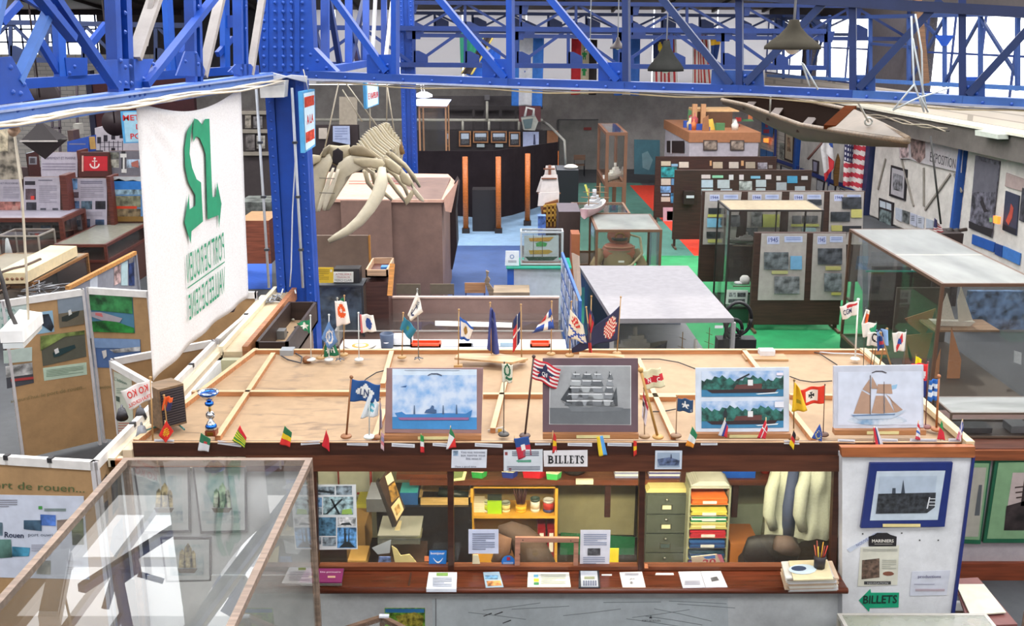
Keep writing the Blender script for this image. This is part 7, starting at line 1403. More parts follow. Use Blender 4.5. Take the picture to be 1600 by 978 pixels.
redsign('smaller blue framed sign with two red lines left of the slim column',[(571,122),(591,122),(592,163),(573,170)],16.8,(('MARINE',.0,.2,.2,.95,False),('E VAPEUR',.5,.72,.15,.95,False)),Y2=17.3)
# ---------------------------------------------------------------- left: cork boards with white rails
CORK='#b08c62:0.8:dirt';RAIL='#e0dcd8:0.5'
def cork(label,pa,pb,zt=2.2,zb=.06,fn=None,rail=.07,end_posts=True,grp='white railed cork display boards',seg=3):
 a,b=PZ(pa[0],pa[1],zt),PZ(pb[0],pb[1],zt);pl=plV((a.x,a.y),(b.x,b.y));n=pl.n
 t=thing('display_board',label,'display board',((a.x+b.x)/2,(a.y+b.y)/2,0),grp)
 d=(b-a);L=d.length;d=d.normalized();up=Vector((0,0,1))
 def slab(m,s0,s1,z0,z1,th,mat,off=0.0):m.prism([a+d*s0+up*(z0-zt)+n*off,a+d*s1+up*(z0-zt)+n*off,a+d*s1+up*(z1-zt)+n*off,a+d*s0+up*(z1-zt)+n*off],-n*th,mat)
 m=MB();slab(m,0,L,zb,zt-rail,.03,CORK);m.build('cork_panel',t)
 m=MB();g=L/seg
 for k in range(seg):slab(m,k*g+.012,(k+1)*g-.012,zt-rail,zt,.05,RAIL,.015)
 m.build('top_rail',t);m=MB();slab(m,0,L,zt-rail,zt-.012,.045,'#c8c4c0',.012)
 for k in range(1,seg):slab(m,k*g-.02,k*g+.02,zt-.03,zt+.012,.05,'#2c2a2c',.02)
 m.build('rail_clip',t)
 for s in(0.0,L-.035):m=MB();slab(m,s,s+.035,0,zt,.05,'#c8c4c6:0.5',.015);m.build('post',t)
 if fn:fn(t,Pl(pl.hit(0,0)+n*.001,n))
 return t
def photo(par,pl,q,mat,fn=None,name='photograph',off=1):
 m=MB();m.sheet(pl,q,mat,.004,off+2)
 if fn:fn(m,pl)
 return m.build(name,par)
def boardA(t,pl):
 m=MB();m.text("aujourd'hui, le port de rouen...",[(-170,742),(133,757),(133,773),(-170,758)],'#4e6038',pl,3,False);m.build('heading',t)
 def A(m,pl):
  for q,c in(([(38,812),(66,812),(66,829),(38,826)],'#3c5468:0.5:far'),([(64,803),(88,804),(88,821),(64,820)],'#4a6cb0:0.5:far'),([(-2,815),(5,816),(5,836),(-2,836)],'#586c78:0.5:far'),([(-10,842),(18,842),(20,870),(-10,872)],'#4c6c64:0.5:far'),([(20,853),(48,855),(46,868),(20,869)],'#3c7c98:0.5:far'),([(90,812),(112,810),(112,829),(90,828)],'#6c6058:0.5:far'),([(112,809),(131,809),(132,850),(114,851)],'#5c6440:0.5:far'),([(58,875),(80,875),(80,897),(58,896)],'#8c8c84:0.5:far')):m.pic(pl,q,c,4)
  m.text('Rouen',[(8,830),(38,832),(38,840),(8,839)],'#28304c',pl,4,True);m.text('port ouvrier',[(45,832),(92,833),(92,839),(45,839)],'#5c6478',pl,4);m.lines(pl,-5,780,28,793,4,'#8c8c98',4);m.lines(pl,70,794,104,799,2,'#48684c',4);m.rect(pl,61,790,67,795,'#4c9c4c',4);m.lines(pl,50,850,80,862,4,'#9c9ca8',4);m.text('Port maritime de Rouen',[(106,872),(130,874),(130,882),(106,880)],'#8c8c98',pl,4);m.lines(pl,106,885,134,898,4,'#a8a8b0',4)
 photo(t,pl,[(-160,770),(131,775),(140,905),(-160,898)],'#ccd2e2:0.6',A,'poster')
cork('front cork board at the lower left with a big white port poster',(-190,700),(148,721),2.2,.06,boardA,.075,seg=5)
def boardA2(t,pl):
 m=MB()
 for q in([(157,752),(166,740),(167,764),(158,774)],[(173,752),(182,740),(184,792),(175,806)],[(158,790),(168,780),(168,815),(160,826)],[(176,826),(190,808),(192,850),(180,872),(170,858)]):m.pic(pl,q,'#3c302c:0.5:far',3)
 m.build('photographs',t)
A2=cork('long cork board running back along the left side of the ticket booth',(149,721),(336,533),2.2,.06,boardA2,.075,seg=4)
cork('cork board continuing beside the large column behind the banner',(340,530),(424,458),2.2,.06,None,.075,seg=2)
def boardC(t,pl):
 photo(t,pl,[(178,580),(206,592),(210,690),(186,690)],'#c0c4b4:0.6',lambda m,pl:(m.text("L'édition",[(180,588),(199,596),(199,601),(180,594)],'#3c6858',pl,4),m.lines(pl,183,606,200,616,3,'#8c9c8c',4),m.lines(pl,186,660,204,684,6,'#b06c60',4),m.pic(pl,[(182,618),(188,620),(188,628),(183,626)],'#3c4c40',4)),'poster')
cork('short slanting cork board with a small text poster',(172,563),(246,605),2.2,.06,boardC,.075,seg=1)
cork('cork board forming the back of the small triangle of boards',(174,561),(335,531),2.2,.06,None,.075,seg=2)
def river(sh,c1,c2,hullc,ofs=0):
 def fn(m,pl):
  x0,y0,x1,y1=sh
  m.pic(pl,c1[1],c1[0],5);m.pic(pl,c2[1],c2[0],5)
 return fn
def boardB1(t,pl):
 photo(t,pl,[(-2,474),(44,472),(45,516),(-2,522)],'#b8c8c4:0.6',lambda m,pl:(m.text('Rouen,',[(1,482),(24,480),(24,487),(1,488)],'#3c8478',pl,5),m.text('un port',[(1,494),(28,491),(28,499),(1,501)],'#3c8478',pl,5),m.text('autonome',[(2,505),(36,501),(36,508),(2,512)],'#3c8478',pl,5)),'text_sheet')
 photo(t,pl,[(50,489),(82,485),(85,518),(52,523)],'#8cb0c8:0.6',lambda m,pl:m.pic(pl,[(58,492),(76,490),(84,510),(80,518),(66,508)],'#28303c:0.5:far',5))
 photo(t,pl,[(89,463),(129,459),(131,506),(93,512)],'#7c8894:0.6',lambda m,pl:(m.pic(pl,[(91,490),(131,484),(131,506),(93,512)],'#6c6454:0.6:dirt',5),m.pic(pl,[(96,495),(104,492),(118,487),(124,485),(122,493),(104,502),(96,502)],'#28302c',6),m.pic(pl,[(106,485),(110,483),(112,490),(107,493)],'#d0d0cc',7)))
 photo(t,pl,[(63,525),(132,516),(135,557),(67,572)],'#5c5c50:0.6:dirt',lambda m,pl:(m.pic(pl,[(63,525),(132,516),(132,522),(100,526),(63,548)],'#6c7c44:0.5:far',5),m.pic(pl,[(82,551),(92,545),(116,538),(118,543),(92,556),(84,558)],'#1f3c40',6),m.pic(pl,[(84,546),(90,543),(92,550),(86,553)],'#d8d8d8',7)))
 photo(t,pl,[(67,575),(135,566),(136,585),(69,595)],'#b8ccb8:0.6',lambda m,pl:m.lines(pl,72,578,130,590,5,'#7c9480',5,.4,-.12),'text_sheet')
 photo(t,pl,[(5,548),(50,542),(50,564),(6,568)],'#b8c8c0:0.6',None,'text_sheet')
 photo(t,pl,[(8,572),(50,566),(53,598),(11,607)],'#4a4c54:0.6:dirt',lambda m,pl:(m.pic(pl,[(8,572),(50,566),(51,584),(9,590)],'#a8a8a8:0.5:far',5),m.pic(pl,[(16,592),(52,588),(52,592),(17,596)],'#a83c3c',6)))
 m=MB();m.text("aujourd'hui, le port de rouen...",[(16,624),(134,599),(134,609),(17,631)],'#7c7048',pl,4);m.build('heading',t)
cork('large cork board at left with five river ship photographs',(1,470),(131,451),2.25,.06,boardB1,.09,seg=1)
def boardB2(t,pl):
 photo(t,pl,[(140,459),(207,461),(211,520),(143,518)],'#4a7c98:0.6',lambda m,pl:(m.pic(pl,[(140,459),(207,461),(208,490),(142,484)],'#2c6c3c:0.6:far',5),m.pic(pl,[(142,502),(175,500),(210,512),(211,520),(143,518)],'#1f6c2c:0.6:far',5),m.pic(pl,[(142,487),(158,487),(192,497),(188,503),(160,500),(143,494)],'#a8a0a8',6),m.pic(pl,[(150,488),(160,489),(162,495),(150,492)],'#c86c6c',7)))
 photo(t,pl,[(144,528),(219,530),(222,576),(147,574)],'#4c6898:0.6',lambda m,pl:(m.pic(pl,[(144,528),(219,530),(220,544),(145,543)],'#7c98c0:0.6',5),m.pic(pl,[(172,546),(220,541),(220,548),(180,551)],'#a8a8a8:0.5:far',6),m.pic(pl,[(160,548),(167,546),(168,556),(163,560)],'#d0ccc8',7)))
 m=MB();m.text("aujourd'hui",[(156,602),(196,598),(196,606),(156,609)],'#7c7048',pl,4);m.build('heading',t)
cork('cork board with a green river photograph and a blue harbour photograph',(135,449),(233,455),2.25,.06,boardB2,.09,seg=1)
cork('cork board mostly hidden behind the white banner',(236,456),(402,456),2.25,.06,None,.09,seg=2)
# beige beam strips beside the booth roof
m=MB();m.box(-3.28,-3.2,8.1,13.6,2.1,2.2,'#c8b498:0.6');m.box(-3.18,-2.96,10.85,13.6,0,2.2,'#c4b090:0.6:dirt');m.box(-2.96,-2.9,10.85,13.6,2.1,2.26,'#a06840:0.5:wood');m.box(-3.22,-3.17,10.85,13.6,2.16,2.26,'#d8ccb0:0.6')
one(m,'partition_wall','beige low partition with a wooden edge running back from the booth','partition')
m=MB();random.seed(4)
for k in range(5):m.tube([PZ(425+random.uniform(-12,18),462+random.uniform(-4,12),2.22+.01*k)for _ in range(6)],.009,random.choice(['#2c2c30:0.4','#d0d0d0:0.4','#8c8c90:0.4']),5)
one(m,'cable','tangle of lamps leads lying on the beige partition beside the column','cable')
m=MB();m.tube([PZ(u,v,2.25)for u,v in((440,458),(443,449),(452,444),(460,450),(462,458))],.01,'#d8dce0:0.5',6);one(m,'cable','loop of white flex at the foot of the large blue column','cable')
m=MB();c=PZ(362,487,2.2);m.lathe([(.03,0),(.06,.06),(.05,.1),(.02,.12)],c,'#3a2c3c:0.5',10);one(m,'spot_lamp','small dark spot lamp clipped to the rail below the banner','lamp')
# tube lamp hanging in the left foreground
LY=7.2;t=thing('hanging_tube_lamp','white boxed tube lamp hanging at the far left edge','lamp',P(34,550,LY))
q0,q1,q2,q3=P(1,536,LY),P(37,535,LY),P(68,505,LY+.85),P(33,500,LY+.85)
m=MB();m.prism([q0,q1,q2,q3],(0,0,.09),'#e8e6e4:0.4');m.prism([P(5,545,LY),P(37,544,LY),P(66,513,LY+.85),P(36,509,LY+.85)],(0,0,.04),'#c8cccc:0.2');m.build('housing',t)
m=MB();m.bar(P(22,520,LY+.3),P(46,512,LY+.5),.02,.03,'#d8d8d4');m.build('clamp',t)
m=MB();m.tube([P(45,512,LY+.5),P(40,400,LY+.5),P(34,300,LY+.5),P(22,205,LY+.5)],.01,'#c8bca8:0.5',5);m.tube([P(30,518,LY+.3),P(16,488,LY+.3),P(4,440,LY+.3),P(-10,400,LY+.3)],.016,'#3c3838:0.5',6);m.build('cord',t)
m=MB();m.tube([P(18,190,LY+.45),P(21,198,LY+.4),P(25,203,LY+.45),P(19,207,LY+.4)],.035,'#c8a488:0.7',8);one(m,'rope_knot','knotted pink-beige rope tied at the left truss','rope')
# ---------------------------------------------------------------- left background exhibits
def text_board(label,u0,u1,vt,vb,Y,mat,fn,side=None,z0=0):
 a,b=P(u0,vt,Y),P(u1,vt,Y);t=thing('exhibit_board',label,'display board',((a.x+b.x)/2,Y,0),'exhibit boards in the left hall')
 m=MB();m.box(a.x,b.x,Y,Y+.12,z0,a.z,'#4a2a20:0.6:wood');m.build('panel',t)
 if side:m=MB();c=P(side,vt,Y);m.box(b.x,c.x,Y-.05,Y+.5,z0,a.z+.05,'#5c2c24:0.5:wood');m.build('side_panel',t)
 pl=plY(Y-.015);m=MB();m.sheet(pl,[(u0,vt),(u1,vt),(u1,vb),(u0,vb)],mat,.01);fn(m,pl);m.build('sheet',t);return t
text_board('grey text board with a desert road picture at the far left edge',-30,33,278,352,23.6,'#a8a2ac:0.6',lambda m,pl:(m.text('LE PORT MODERNE',[(-10,285),(28,285),(28,288),(-10,288)],'#5c5c6c',pl),m.lines(pl,5,292,30,311,7,'#8c8894'),m.rect(pl,-20,315,32,336,'#8c5c54:0.5:far'),m.pic(pl,[(15,336),(20,322),(28,322),(30,336)],'#b88c80',3)))
text_board('grey text board with three stacked dark pictures on its left',37,94,277,352,23.6,'#aaa4ae:0.6',lambda m,pl:(m.lines(pl,60,281,82,284,1,'#5c5c6c'),m.lines(pl,61,290,89,318,9,'#8c8894'),m.rect(pl,39,283,55,289,'#2c2830'),m.rect(pl,40,295,56,312,'#4a3a40:0.5:far'),m.pic(pl,[(48,306),(54,306),(54,312),(48,312)],'#c83c34',3),m.rect(pl,41,316,57,335,'#2c2c34:0.5:far'),m.rect(pl,63,325,72,334,'#44444c:0.5:far'),m.rect(pl,82,325,91,333,'#44444c:0.5:far')),104)
text_board('grey board with eight small bluish pictures beside a brown edge',106,167,279,372,23.9,'#aca6b4:0.6',lambda m,pl:([m.rect(pl,*r,3)if False else m.rect(pl,r[0],r[1],r[2],r[3],c)for r,c in(((109,279,121,296),'#5c80a8:0.5:far'),((110,300,123,309),'#4a3c44:0.5:far'),((107,314,124,327),'#4c6488:0.5:far'),((127,314,144,327),'#485c6c:0.5:far'),((149,314,165,327),'#24242c:0.5:far'),((112,344,126,354),'#46546c:0.5:far'),((129,342,141,361),'#40485c:0.5:far'),((149,343,163,355),'#2c3c54:0.5:far'))],m.lines(pl,126,283,160,288,2,'#5c5c74'),m.lines(pl,126,292,162,310,6,'#8c8894'),m.lines(pl,128,331,160,339,3,'#8c8894')),173)
text_board('blue and red seascape painting half hidden by the white banner',174,232,276,346,24.1,'#5c8cc0:0.6',lambda m,pl:(m.rect(pl,174,276,232,283,'#b8bcc0'),m.pic(pl,[(174,283),(186,279),(196,283),(208,281),(232,288),(232,296),(174,296)],'#2c78c8'),m.rect(pl,174,296,232,304,'#7c98a8:0.5:far',3),m.rect(pl,174,306,220,324,'#6c6c58:0.5:far',3),m.rect(pl,174,322,214,326,'#c83c20',4),m.rect(pl,174,326,220,338,'#706048:0.5:far',3),m.rect(pl,174,338,232,346,'#7c5c28',4)))
text_board('white sheet board with faint heading behind the dark cabinet',64,121,238,277,27,'#b0a8b4:0.6',lambda m,pl:(m.text('ARMEMENT ET MARINE',[(70,245),(118,245),(118,249),(70,249)],'#6c6478',pl),m.lines(pl,66,255,118,268,3,'#8c8494')),126)
def anchorb(m,pl):
 m.rect(pl,131,244,168,267,'#b8202c',2);m.rect(pl,128,243,130.5,268,'#d8a89c',3)
 c=(148,255);m.rect(pl,147.2,248,148.8,262,'#e0ccc8',3);m.rect(pl,144,251,152,252.4,'#e0ccc8',3);m.pic(pl,[(148+1.8*math.cos(a),247.5+1.8*math.sin(a))for a in[i*.7 for i in range(9)]],'#e0ccc8',3)
 m.pic(pl,[(148+8*math.cos(a),256+7.5*math.sin(a))for a in[math.pi*i/10 for i in range(11)]]+[(148+6*math.cos(a),255.5+5.5*math.sin(a))for a in[math.pi*i/10 for i in range(10,-1,-1)]],'#e0ccc8',3)
text_board('brown board with a red flag bearing a white anchor',125,170,238,276,26.8,'#4a1f1c:0.6',anchorb)
text_board('board of pale and dark pictures right of the anchor flag board',170,224,236,276,26.9,'#6c6870:0.6',lambda m,pl:(m.rect(pl,171,249,186,262,'#9c988c:0.5:far'),m.rect(pl,171,238,186,248,'#5c5c54:0.5:far'),m.rect(pl,198,249,218,262,'#8c9cac:0.5:far'),m.pic(pl,[(205,254),(216,250),(217,262),(206,260)],'#a86458',3),m.rect(pl,190,236,196,271,'#242228',3),m.rect(pl,188,240,198,246,'#d0ccc8',4),m.rect(pl,190,264,198,270,'#d0ccc8',4),m.rect(pl,192,246,195,264,'#d0ccc8',4)))
m=MB();a_,b_=P(-60,186,20),P(36,190,20);m.sheet(plY(20),[(-60,186),(20,188),(35,280),(-60,282)],'#7c7468:0.7:far',.03);m.pic(plY(20),[(-20,196),(14,192),(12,236),(-20,238)],'#b0a48c:0.7:far',3);one(m,'large_photograph','large sepia photograph panel hanging at the far left edge','photograph')
bxpix('cabinet','dark wooden cabinet with a small framed picture, far left','cabinet',40,240,62,400,24.5,.6,'#3a1a18:0.5:wood',None,'#8c98a0');paper('framed_picture','small pale picture on the dark wooden cabinet, far left','picture',[(45,245),(57,245),(57,257),(45,257)],'#8c8c94',lambda m,pl:m.rect(pl,47,247,55,255,'#4a444c:0.5:far',2),plY(24.4),.02)
# dark red wall piece, model warehouse, topmark, discs
m=MB();a_,b_=P(143,120,38),P(300,120,38);m.box(a_.x,b_.x,38,38.3,0,P(143,118,38).z,'#4a2428:0.8:dirt');m.box(a_.x-.2,a_.x,37.9,38.3,0,P(143,110,38).z,'#24243c:0.5');one(m,'partition','dark red-brown partition behind the model warehouse','partition')
t=thing('model_warehouse','white model of a long warehouse facade with dark doors','model',P(170,237,30));pl=plY(30)
m=MB();m.sheet(pl,[(148,200),(166,197),(178,207),(190,208),(222,214),(222,238),(150,238)],'#b8b0b8:0.6',.8);m.build('facade',t)
m=MB()
for u,v in((152,214),(162,211),(174,208),(187,206),(174,231)):m.rect(pl,u,v,u+6,v+10,'#241c28',3)
for u in range(156,192,7):m.rect(pl,u,220,u+1,236,'#3c3444',2)
for v in(222,229):m.rect(pl,156,v,190,v+.8,'#3c3444',2)
m.build('door',t);m=MB();a_=P(150,238,30);m.box(a_.x,P(222,238,30).x,30,30.9,0,a_.z,'#3a2c30');m.build('plinth',t)
t=thing('topmark','black double pyramid buoy topmark hanging in the left background','buoy topmark',P(67,246,23));c=P(67,219,23);r=.3*1.3;h=.42
m=MB();m.add([c+Vector((x,y,.02))for x,y in((-r,-r*.5),(r,-r*.5),(r,r),(-r,r))]+[c+Vector((0,0,h))],[(0,1,4),(1,2,4),(2,3,4),(3,0,4),(3,2,1,0)],'#2c2426:0.6');m.build('upper_cone',t)
m=MB();m.add([c+Vector((x,y,-.02))for x,y in((-r,-r*.5),(r,-r*.5),(r,r),(-r,r))]+[c-Vector((0,0,h))],[(4,1,0),(4,2,1),(4,3,2),(4,0,3),(0,1,2,3)],'#2c2426:0.6');m.build('lower_cone',t)
m=MB();m.bar(c+Vector((-r*1.05,-r*.55,0)),c+Vector((r*1.05,-r*.55,0)),.03,.03,'#c8c0bc');m.tube([c+Vector((0,0,h)),c+Vector((0,0,1.6))],.02,'#2c2426',6);m.build('rod',t)
m=MB();m.sheet(plY(28),[(105,221),(139,213),(139,239),(105,239)],'#24489c:0.6',.5);m.rect(plY(28),108,224,134,226,'#6c6c8c',2);m.box(P(106,239,28).x,P(150,239,28).x,28,28.5,0,P(110,238,28).z,'#2c2228');one(m,'blue_crate','blue slanting crate beside the model warehouse','crate')
for u,v,r,lb,Y in((62,152,.42,'dark round disc hanging behind the left truss',24),(179,192,.36,'dark round disc hanging beside the blue sign',29)):c=P(u,v,Y);m=MB();m.tube([c,c+Vector((0,.15,0))],r,'#2a1c20:0.6',22);m.tube([c,Vector((c.x,c.y,8.6))],.02,'#2a1c20',5);one(m,'round_disc',lb,'disc','dark discs in the left hall')
m=MB()
for u0,v0,u1,v1 in((57,128,58,200),(80,120,83,250),(92,110,94,240),(70,200,96,200),(120,125,121,205)):m.bar(P(u0,v0,32),P(u1,v1,32),.06,.06,'#4a4048')
one(m,'pipe_frame','thin dark pipes in front of the white brick end wall','pipes')
m=MB();m.bar(P(118,201,30),P(127,201,30),.3,.3,'#a09c94');one(m,'wall_fitting','small pale fitting hanging before the white brick wall','fitting');bxpix('speaker_box','small brown box above the blue slanting crate','box',105,204,116,221,28.1,.4,'#4a3430')
bxpix('framed_picture','small gilt framed picture between the blue crate and the model warehouse','picture',139,214,149,233,28,.06,'#a8844c:0.5',None)
redsign('blue framed sign with red letters half behind the white banner',[(188,174),(240,172),(240,222),(193,224)],27,(('METIERS',.12,.3,.06,1.1,False),('DU',.42,.58,.45,.75,False),('PORT',.7,.88,.25,.95,False)),dark=True)
# cases in the left hall
cbr='#5a2c22:0.5:wood'
def zc_(u,v,z):return PZ(u,v,z)
a_,b_=PZ(-60,341,1.6),PZ(97,341,1.6);case('display_case','dark red-brown framed case with pictures inside, far left',a_.x,b_.x,a_.y,a_.y+1.3,0,1.6,cbr,.09,P(0,382,a_.y).z,'cabinet','#3a1c18:0.6','#8c8894:0.4')
Ycs=a_.y;pl=plY(Ycs+.9);m=MB();m.sheet(pl,[(-30,346),(82,346),(82,372),(-30,372)],'#98949c:0.6',.02)
for u,c in((0,'#6c5c64'),(18,'#54545c'),(36,'#68606c'),(64,'#54688c')):m.rect(pl,u,352,u+15,362,c+':0.5:far',2)
one(m,'picture_strip','row of small pictures standing inside the dark red-brown case','pictures')
shipmodel('ship_model','long low ship model lying in the dark red-brown case',P(62,376,Ycs+.4).x,Ycs+.4,P(0,380,Ycs).z+.02,1.6,'#3a2420:0.5','#6c4c3c',None,None,0,.15)
x0,x1,y0,y1=-9.75,-8.62,PZ(170,382,1.2).y,PZ(222,347,1.2).y;case('display_case','flat glass topped case reflecting the windows, left of the banner',x0,x1,y0,y1,0,1.2,cbr,.06,.8,'cabinet','#4a2c24:0.6','#8c8c80:0.12')
m=MB()
for k in range(14):m.tube([(random.uniform(x1-.1,x1+.65),random.uniform(17.4,18.4),.95+.02*k)for _ in range(4)],.012,random.choice(['#b8b8bc:0.3:metal','#6c6c70:0.3','#8c8c90:0.4']),6)
one(m,'instrument_parts','jumble of bright metal instruments behind the leaflet board','instruments')
m=MB();m.box(x1-.25,x1+.75,17.3,18.5,0,.93,'#4a3428:0.6:dirt');one(m,'exhibit_table','dark low table carrying bright metal instruments','table')
case('display_case','oak framed glass case under the long cream lamp housing',-10.6,-8.85,18.6,21.2,0,1.1,'#8a6038:0.5:wood',.05,.35,'cabinet','#4c3a2c:0.6','#8c8474:0.35')
pts=[PZ(-8,438,1.2),PZ(40,437,1.2),PZ(121,394,1.2),PZ(80,393,1.2)]
t=thing('lamp_housing','long cream lamp housing with round holes lying on the oak framed case','lamp',pts[1]);m=MB();m.prism([Vector((p.x,p.y,1.13))for p in pts],(0,0,.2),'#dcc8a0:0.5');m.build('housing',t)
m=MB();f=pts[1]-pts[0];f.z=0;nn=Vector((f.y,-f.x,0)).normalized()
for k in range(5):p=Vector((pts[0].x,pts[0].y,1.22))+f*(.25+.16*k)+nn*.003;m.tube([p,p+nn*.004],.03,'#8c6448',10)
m.build('vent_hole',t);m=MB();m.tube([PZ(2,426,1.34),PZ(20,420,1.34),PZ(38,416,1.34),PZ(52,410,1.34),PZ(63,405,1.34)],.03,'#4c3a30',6);m.build('flex',t)
case('display_case','small glass case with a white bird shaped object, far left edge',P(-40,372,20.4).x,P(28,372,20.4).x,21.3,22.1,0,1.45,'#8c847c:0.4',.03,.9,'cabinet','#4c3a34')
m=MB();c=P(14,398,21.6);m.lathe([(.02,0),(.08,.05),(.06,.2),(.03,.4),(.01,.42)],(c.x,c.y,.92),'#d8dce0:0.4',10);one(m,'white_ornament','white bird shaped object in the small case at the far left','ornament')
# slanting leaflet board with wooden rail
a_,b_=PZ(105,450,1.3),PZ(211,395,1.3);t=thing('leaflet_board','board of leaflets under a slanting orange wooden rail','display board',((a_.x+b_.x)/2,(a_.y+b_.y)/2,0))
m=MB();m.bar(a_,b_,.07,.07,'#c48a4c:0.5:wood');m.build('rail',t);m=MB();m.prism([(a_.x,a_.y,.2),(b_.x,b_.y,.2),(b_.x,b_.y,1.27),(a_.x,a_.y,1.27)],(-.04,0,0),'#8c8c94:0.6');m.build('panel',t)
pl=plV((a_.x,a_.y),(b_.x,b_.y))
for q,c in(([(140,436),(152,430),(152,450),(140,455)],'#c4c8d0'),([(178,418),(188,413),(188,442),(178,446)],'#b89c98:0.5:far'),([(189,412),(199,407),(199,446),(189,446)],'#b0c8cc'),([(200,406),(209,402),(210,446),(201,446)],'#2c3c68:0.5:far'),([(201,405),(208,401),(208,410),(201,412)],'#c8c0b8')):m=MB();m.pic(pl,q,c,3);m.build('leaflet',t)
for x_ in(a_,b_):m=MB();m.box(x_.x-.03,x_.x+.03,x_.y-.03,x_.y+.03,0,1.27,'#8c8c94:0.4');m.build('post',t)
# between banner and column
bxpix('counter','wood panelled counter glimpsed between the banner and the large column','counter',372,345,424,412,22,1.2,'#8a4c38:0.5:wood',None,'#b08860:0.5')
bxpix('exhibit_case','grey glass fronted case glimpsed above the wood panelled counter','display case',372,316,424,345,24,1.0,'#5c605c:0.4:far')
m=MB();a_,b_=P(340,172,30),P(424,172,30);m.box(a_.x,b_.x,30,30.2,0,a_.z,'#3c3434:0.7');
for v in(176,205,240):m.bar(P(378,v,29.9),P(424,v,29.9),.08,.1,'#8c8478')
shv=one(m,'shelving','dark shelving glimpsed between the banner and the large column','shelves')
cards(shv,29.9,[(383,180,392,200,'#8c8478:0.5:far'),(396,182,410,200,'#6c6868:0.5:far'),(384,210,398,235,'#5c5654:0.5:far'),(401,212,414,232,'#8c8880:0.5:far')])
carpet_xy([pc(380,452),pc(380,405),pc(425,405),pc(425,452)],'#2c5cc0:0.6',0.008,'carpet','strip of blue carpet between the banner and the large column')
# hall floor rails behind
bxpix('partition','dark brown partition behind the exhibit boards of the left hall','partition',0,262,240,345,29,.2,'#3a2a2c:0.7')
# ---------------------------------------------------------------- right: wall exhibits
def onwall(name,label,cat,q,mat,fn=None,off=.1,t=.03,group=None):
 pl=Pl(RW.o+RW.n*off,RW.n);m=MB();m.sheet(pl,q,mat,t)
 if fn:fn(m,pl)
 return one(m,name,label,cat,group)
def R(x0,y0,x1,y1,sl=.36):return[(x0,y0),(x1,y0+(x1-x0)*sl),(x1,y1+(x1-x0)*sl*.9),(x0,y1)]
onwall('hanging_sign','small blue sign with red letters high on the right wall','sign',[(1190,182),(1208,188),(1206,215),(1190,210)],'#3c6cac:0.6',lambda m,pl:(m.rect(pl,1194,187,1203,190,'#a83c50',2),m.rect(pl,1196,193,1200,199,'#a83c50',2),m.rect(pl,1193,202,1202,208,'#a83c50',2)))
onwall('wall_lamp','small glowing orange lamp under the small blue sign','lamp',[(1193,216),(1199,216),(1199,223),(1193,222)],emit('orange_glow','#ff7a30',2.0),None,.2,.05)
onwall('cupboard','pair of blue doors low on the far right wall','doors',[(1188,232),(1207,238),(1206,250),(1188,246)],'#3c74b8:0.5',lambda m,pl:m.rect(pl,1197,234,1198,250,'#24487c',2))
onwall('framed_print','tall dark framed print of a sailing ship on the right wall','picture',[(1226,203),(1241,209),(1240,255),(1225,249)],'#3a2c2c',lambda m,pl:(m.pic(pl,[(1228,206),(1239,211),(1238,251),(1227,247)],'#b8a890',2),m.pic(pl,[(1230,213),(1235,216),(1236,238),(1230,236)],'#8c7058:0.5:far',3)))
onwall('framed_print','small dark framed print left of the draped tricolour flag','picture',[(1269,249),(1279,252),(1278,272),(1269,269)],'#3c3036',lambda m,pl:m.pic(pl,[(1271,252),(1277,254),(1276,268),(1271,267)],'#9c98b0',2))
for k,(q,lb)in enumerate((([(1219,258),(1246,268),(1246,275),(1219,266)],'low dark framed strip of pictures left of the blue pillar'),([(1276,279),(1288,284),(1286,300),(1275,298)],'dark framed card below the draped tricolour flag'),([(1293,285),(1306,290),(1304,302),(1292,298)],'second dark framed card below the draped tricolour flag'),([(1312,294),(1324,299),(1323,306),(1312,303)],'dark framed card below the striped starred flag'),([(1218,223),(1224,224),(1224,250),(1217,246)],'grey narrow print left of the tall dark framed print'))):
 onwall('framed_card',lb,'picture',q,'#241f2c' if k<4 else '#7c7c74:0.5:far',(lambda q:lambda m,pl:m.pic(pl,[(a*.8+(q[0][0]+q[2][0])*.1,b*.8+(q[0][1]+q[2][1])*.1)for a,b in q],'#b8b8bc',2))(q)if k<4 else None)
m=MB()
for a,b in(((1216,250),(1252,262)),((1255,265),(1300,282)),((1300,282),(1355,300))):m.bar(RW.hit(*a)+RW.n*.1,RW.hit(*b)+RW.n*.1,.05,.12,'#2c3c80:0.5')
for a,b in(((1216,193),(1214,270)),((1304,214),(1300,290))):m.bar(RW.hit(*a)+RW.n*.1,RW.hit(*b)+RW.n*.1,.08,.08,'#2c3c80:0.5')
struct(m,'trim_5')
def tricol(s,t):return '#2c4c9c' if s+t*.15<.36 else('#d8d4d0' if s+t*.15<.7 else '#c83038')
hy=RW.hit(1290,240).y-2.2
tri=hang('draped blue, white and red tricolour flag on a slanting pole',[(1284,209),(1299,206),(1303,252),(1282,232)],lambda s,t:'#2c4c94' if t<.55 and not(abs(s-.5)<t*.5)else '#d8d4d4',hy,'wall_flag',amp=.04,group='flags by the right wall',nx=14)
hang('lower red and white part of the draped tricolour flag',[(1282,232),(1303,252),(1302,262),(1289,284)],lambda s,t:'#c43038' if(s>.55 or t>.75)else '#d8d4d4',hy,'wall_flag',amp=.04,group='flags by the right wall',nx=14)
m=MB();m.tube([P(1298,207,hy),P(1262,249,hy)],.04,'#5c3a34',6);one(m,'flag_pole','slanting dark pole of the draped tricolour flag','pole')
m=MB();m.prism([P(u,v,hy)for u,v in((1310,240),(1313,250),(1310,290),(1304,291),(1303,270),(1307,250))],(0,.1,0),'#6c4c24:0.5:wood');one(m,'paddle','brown carved paddle left of the striped starred flag','paddle','brown paddles by the right wall')
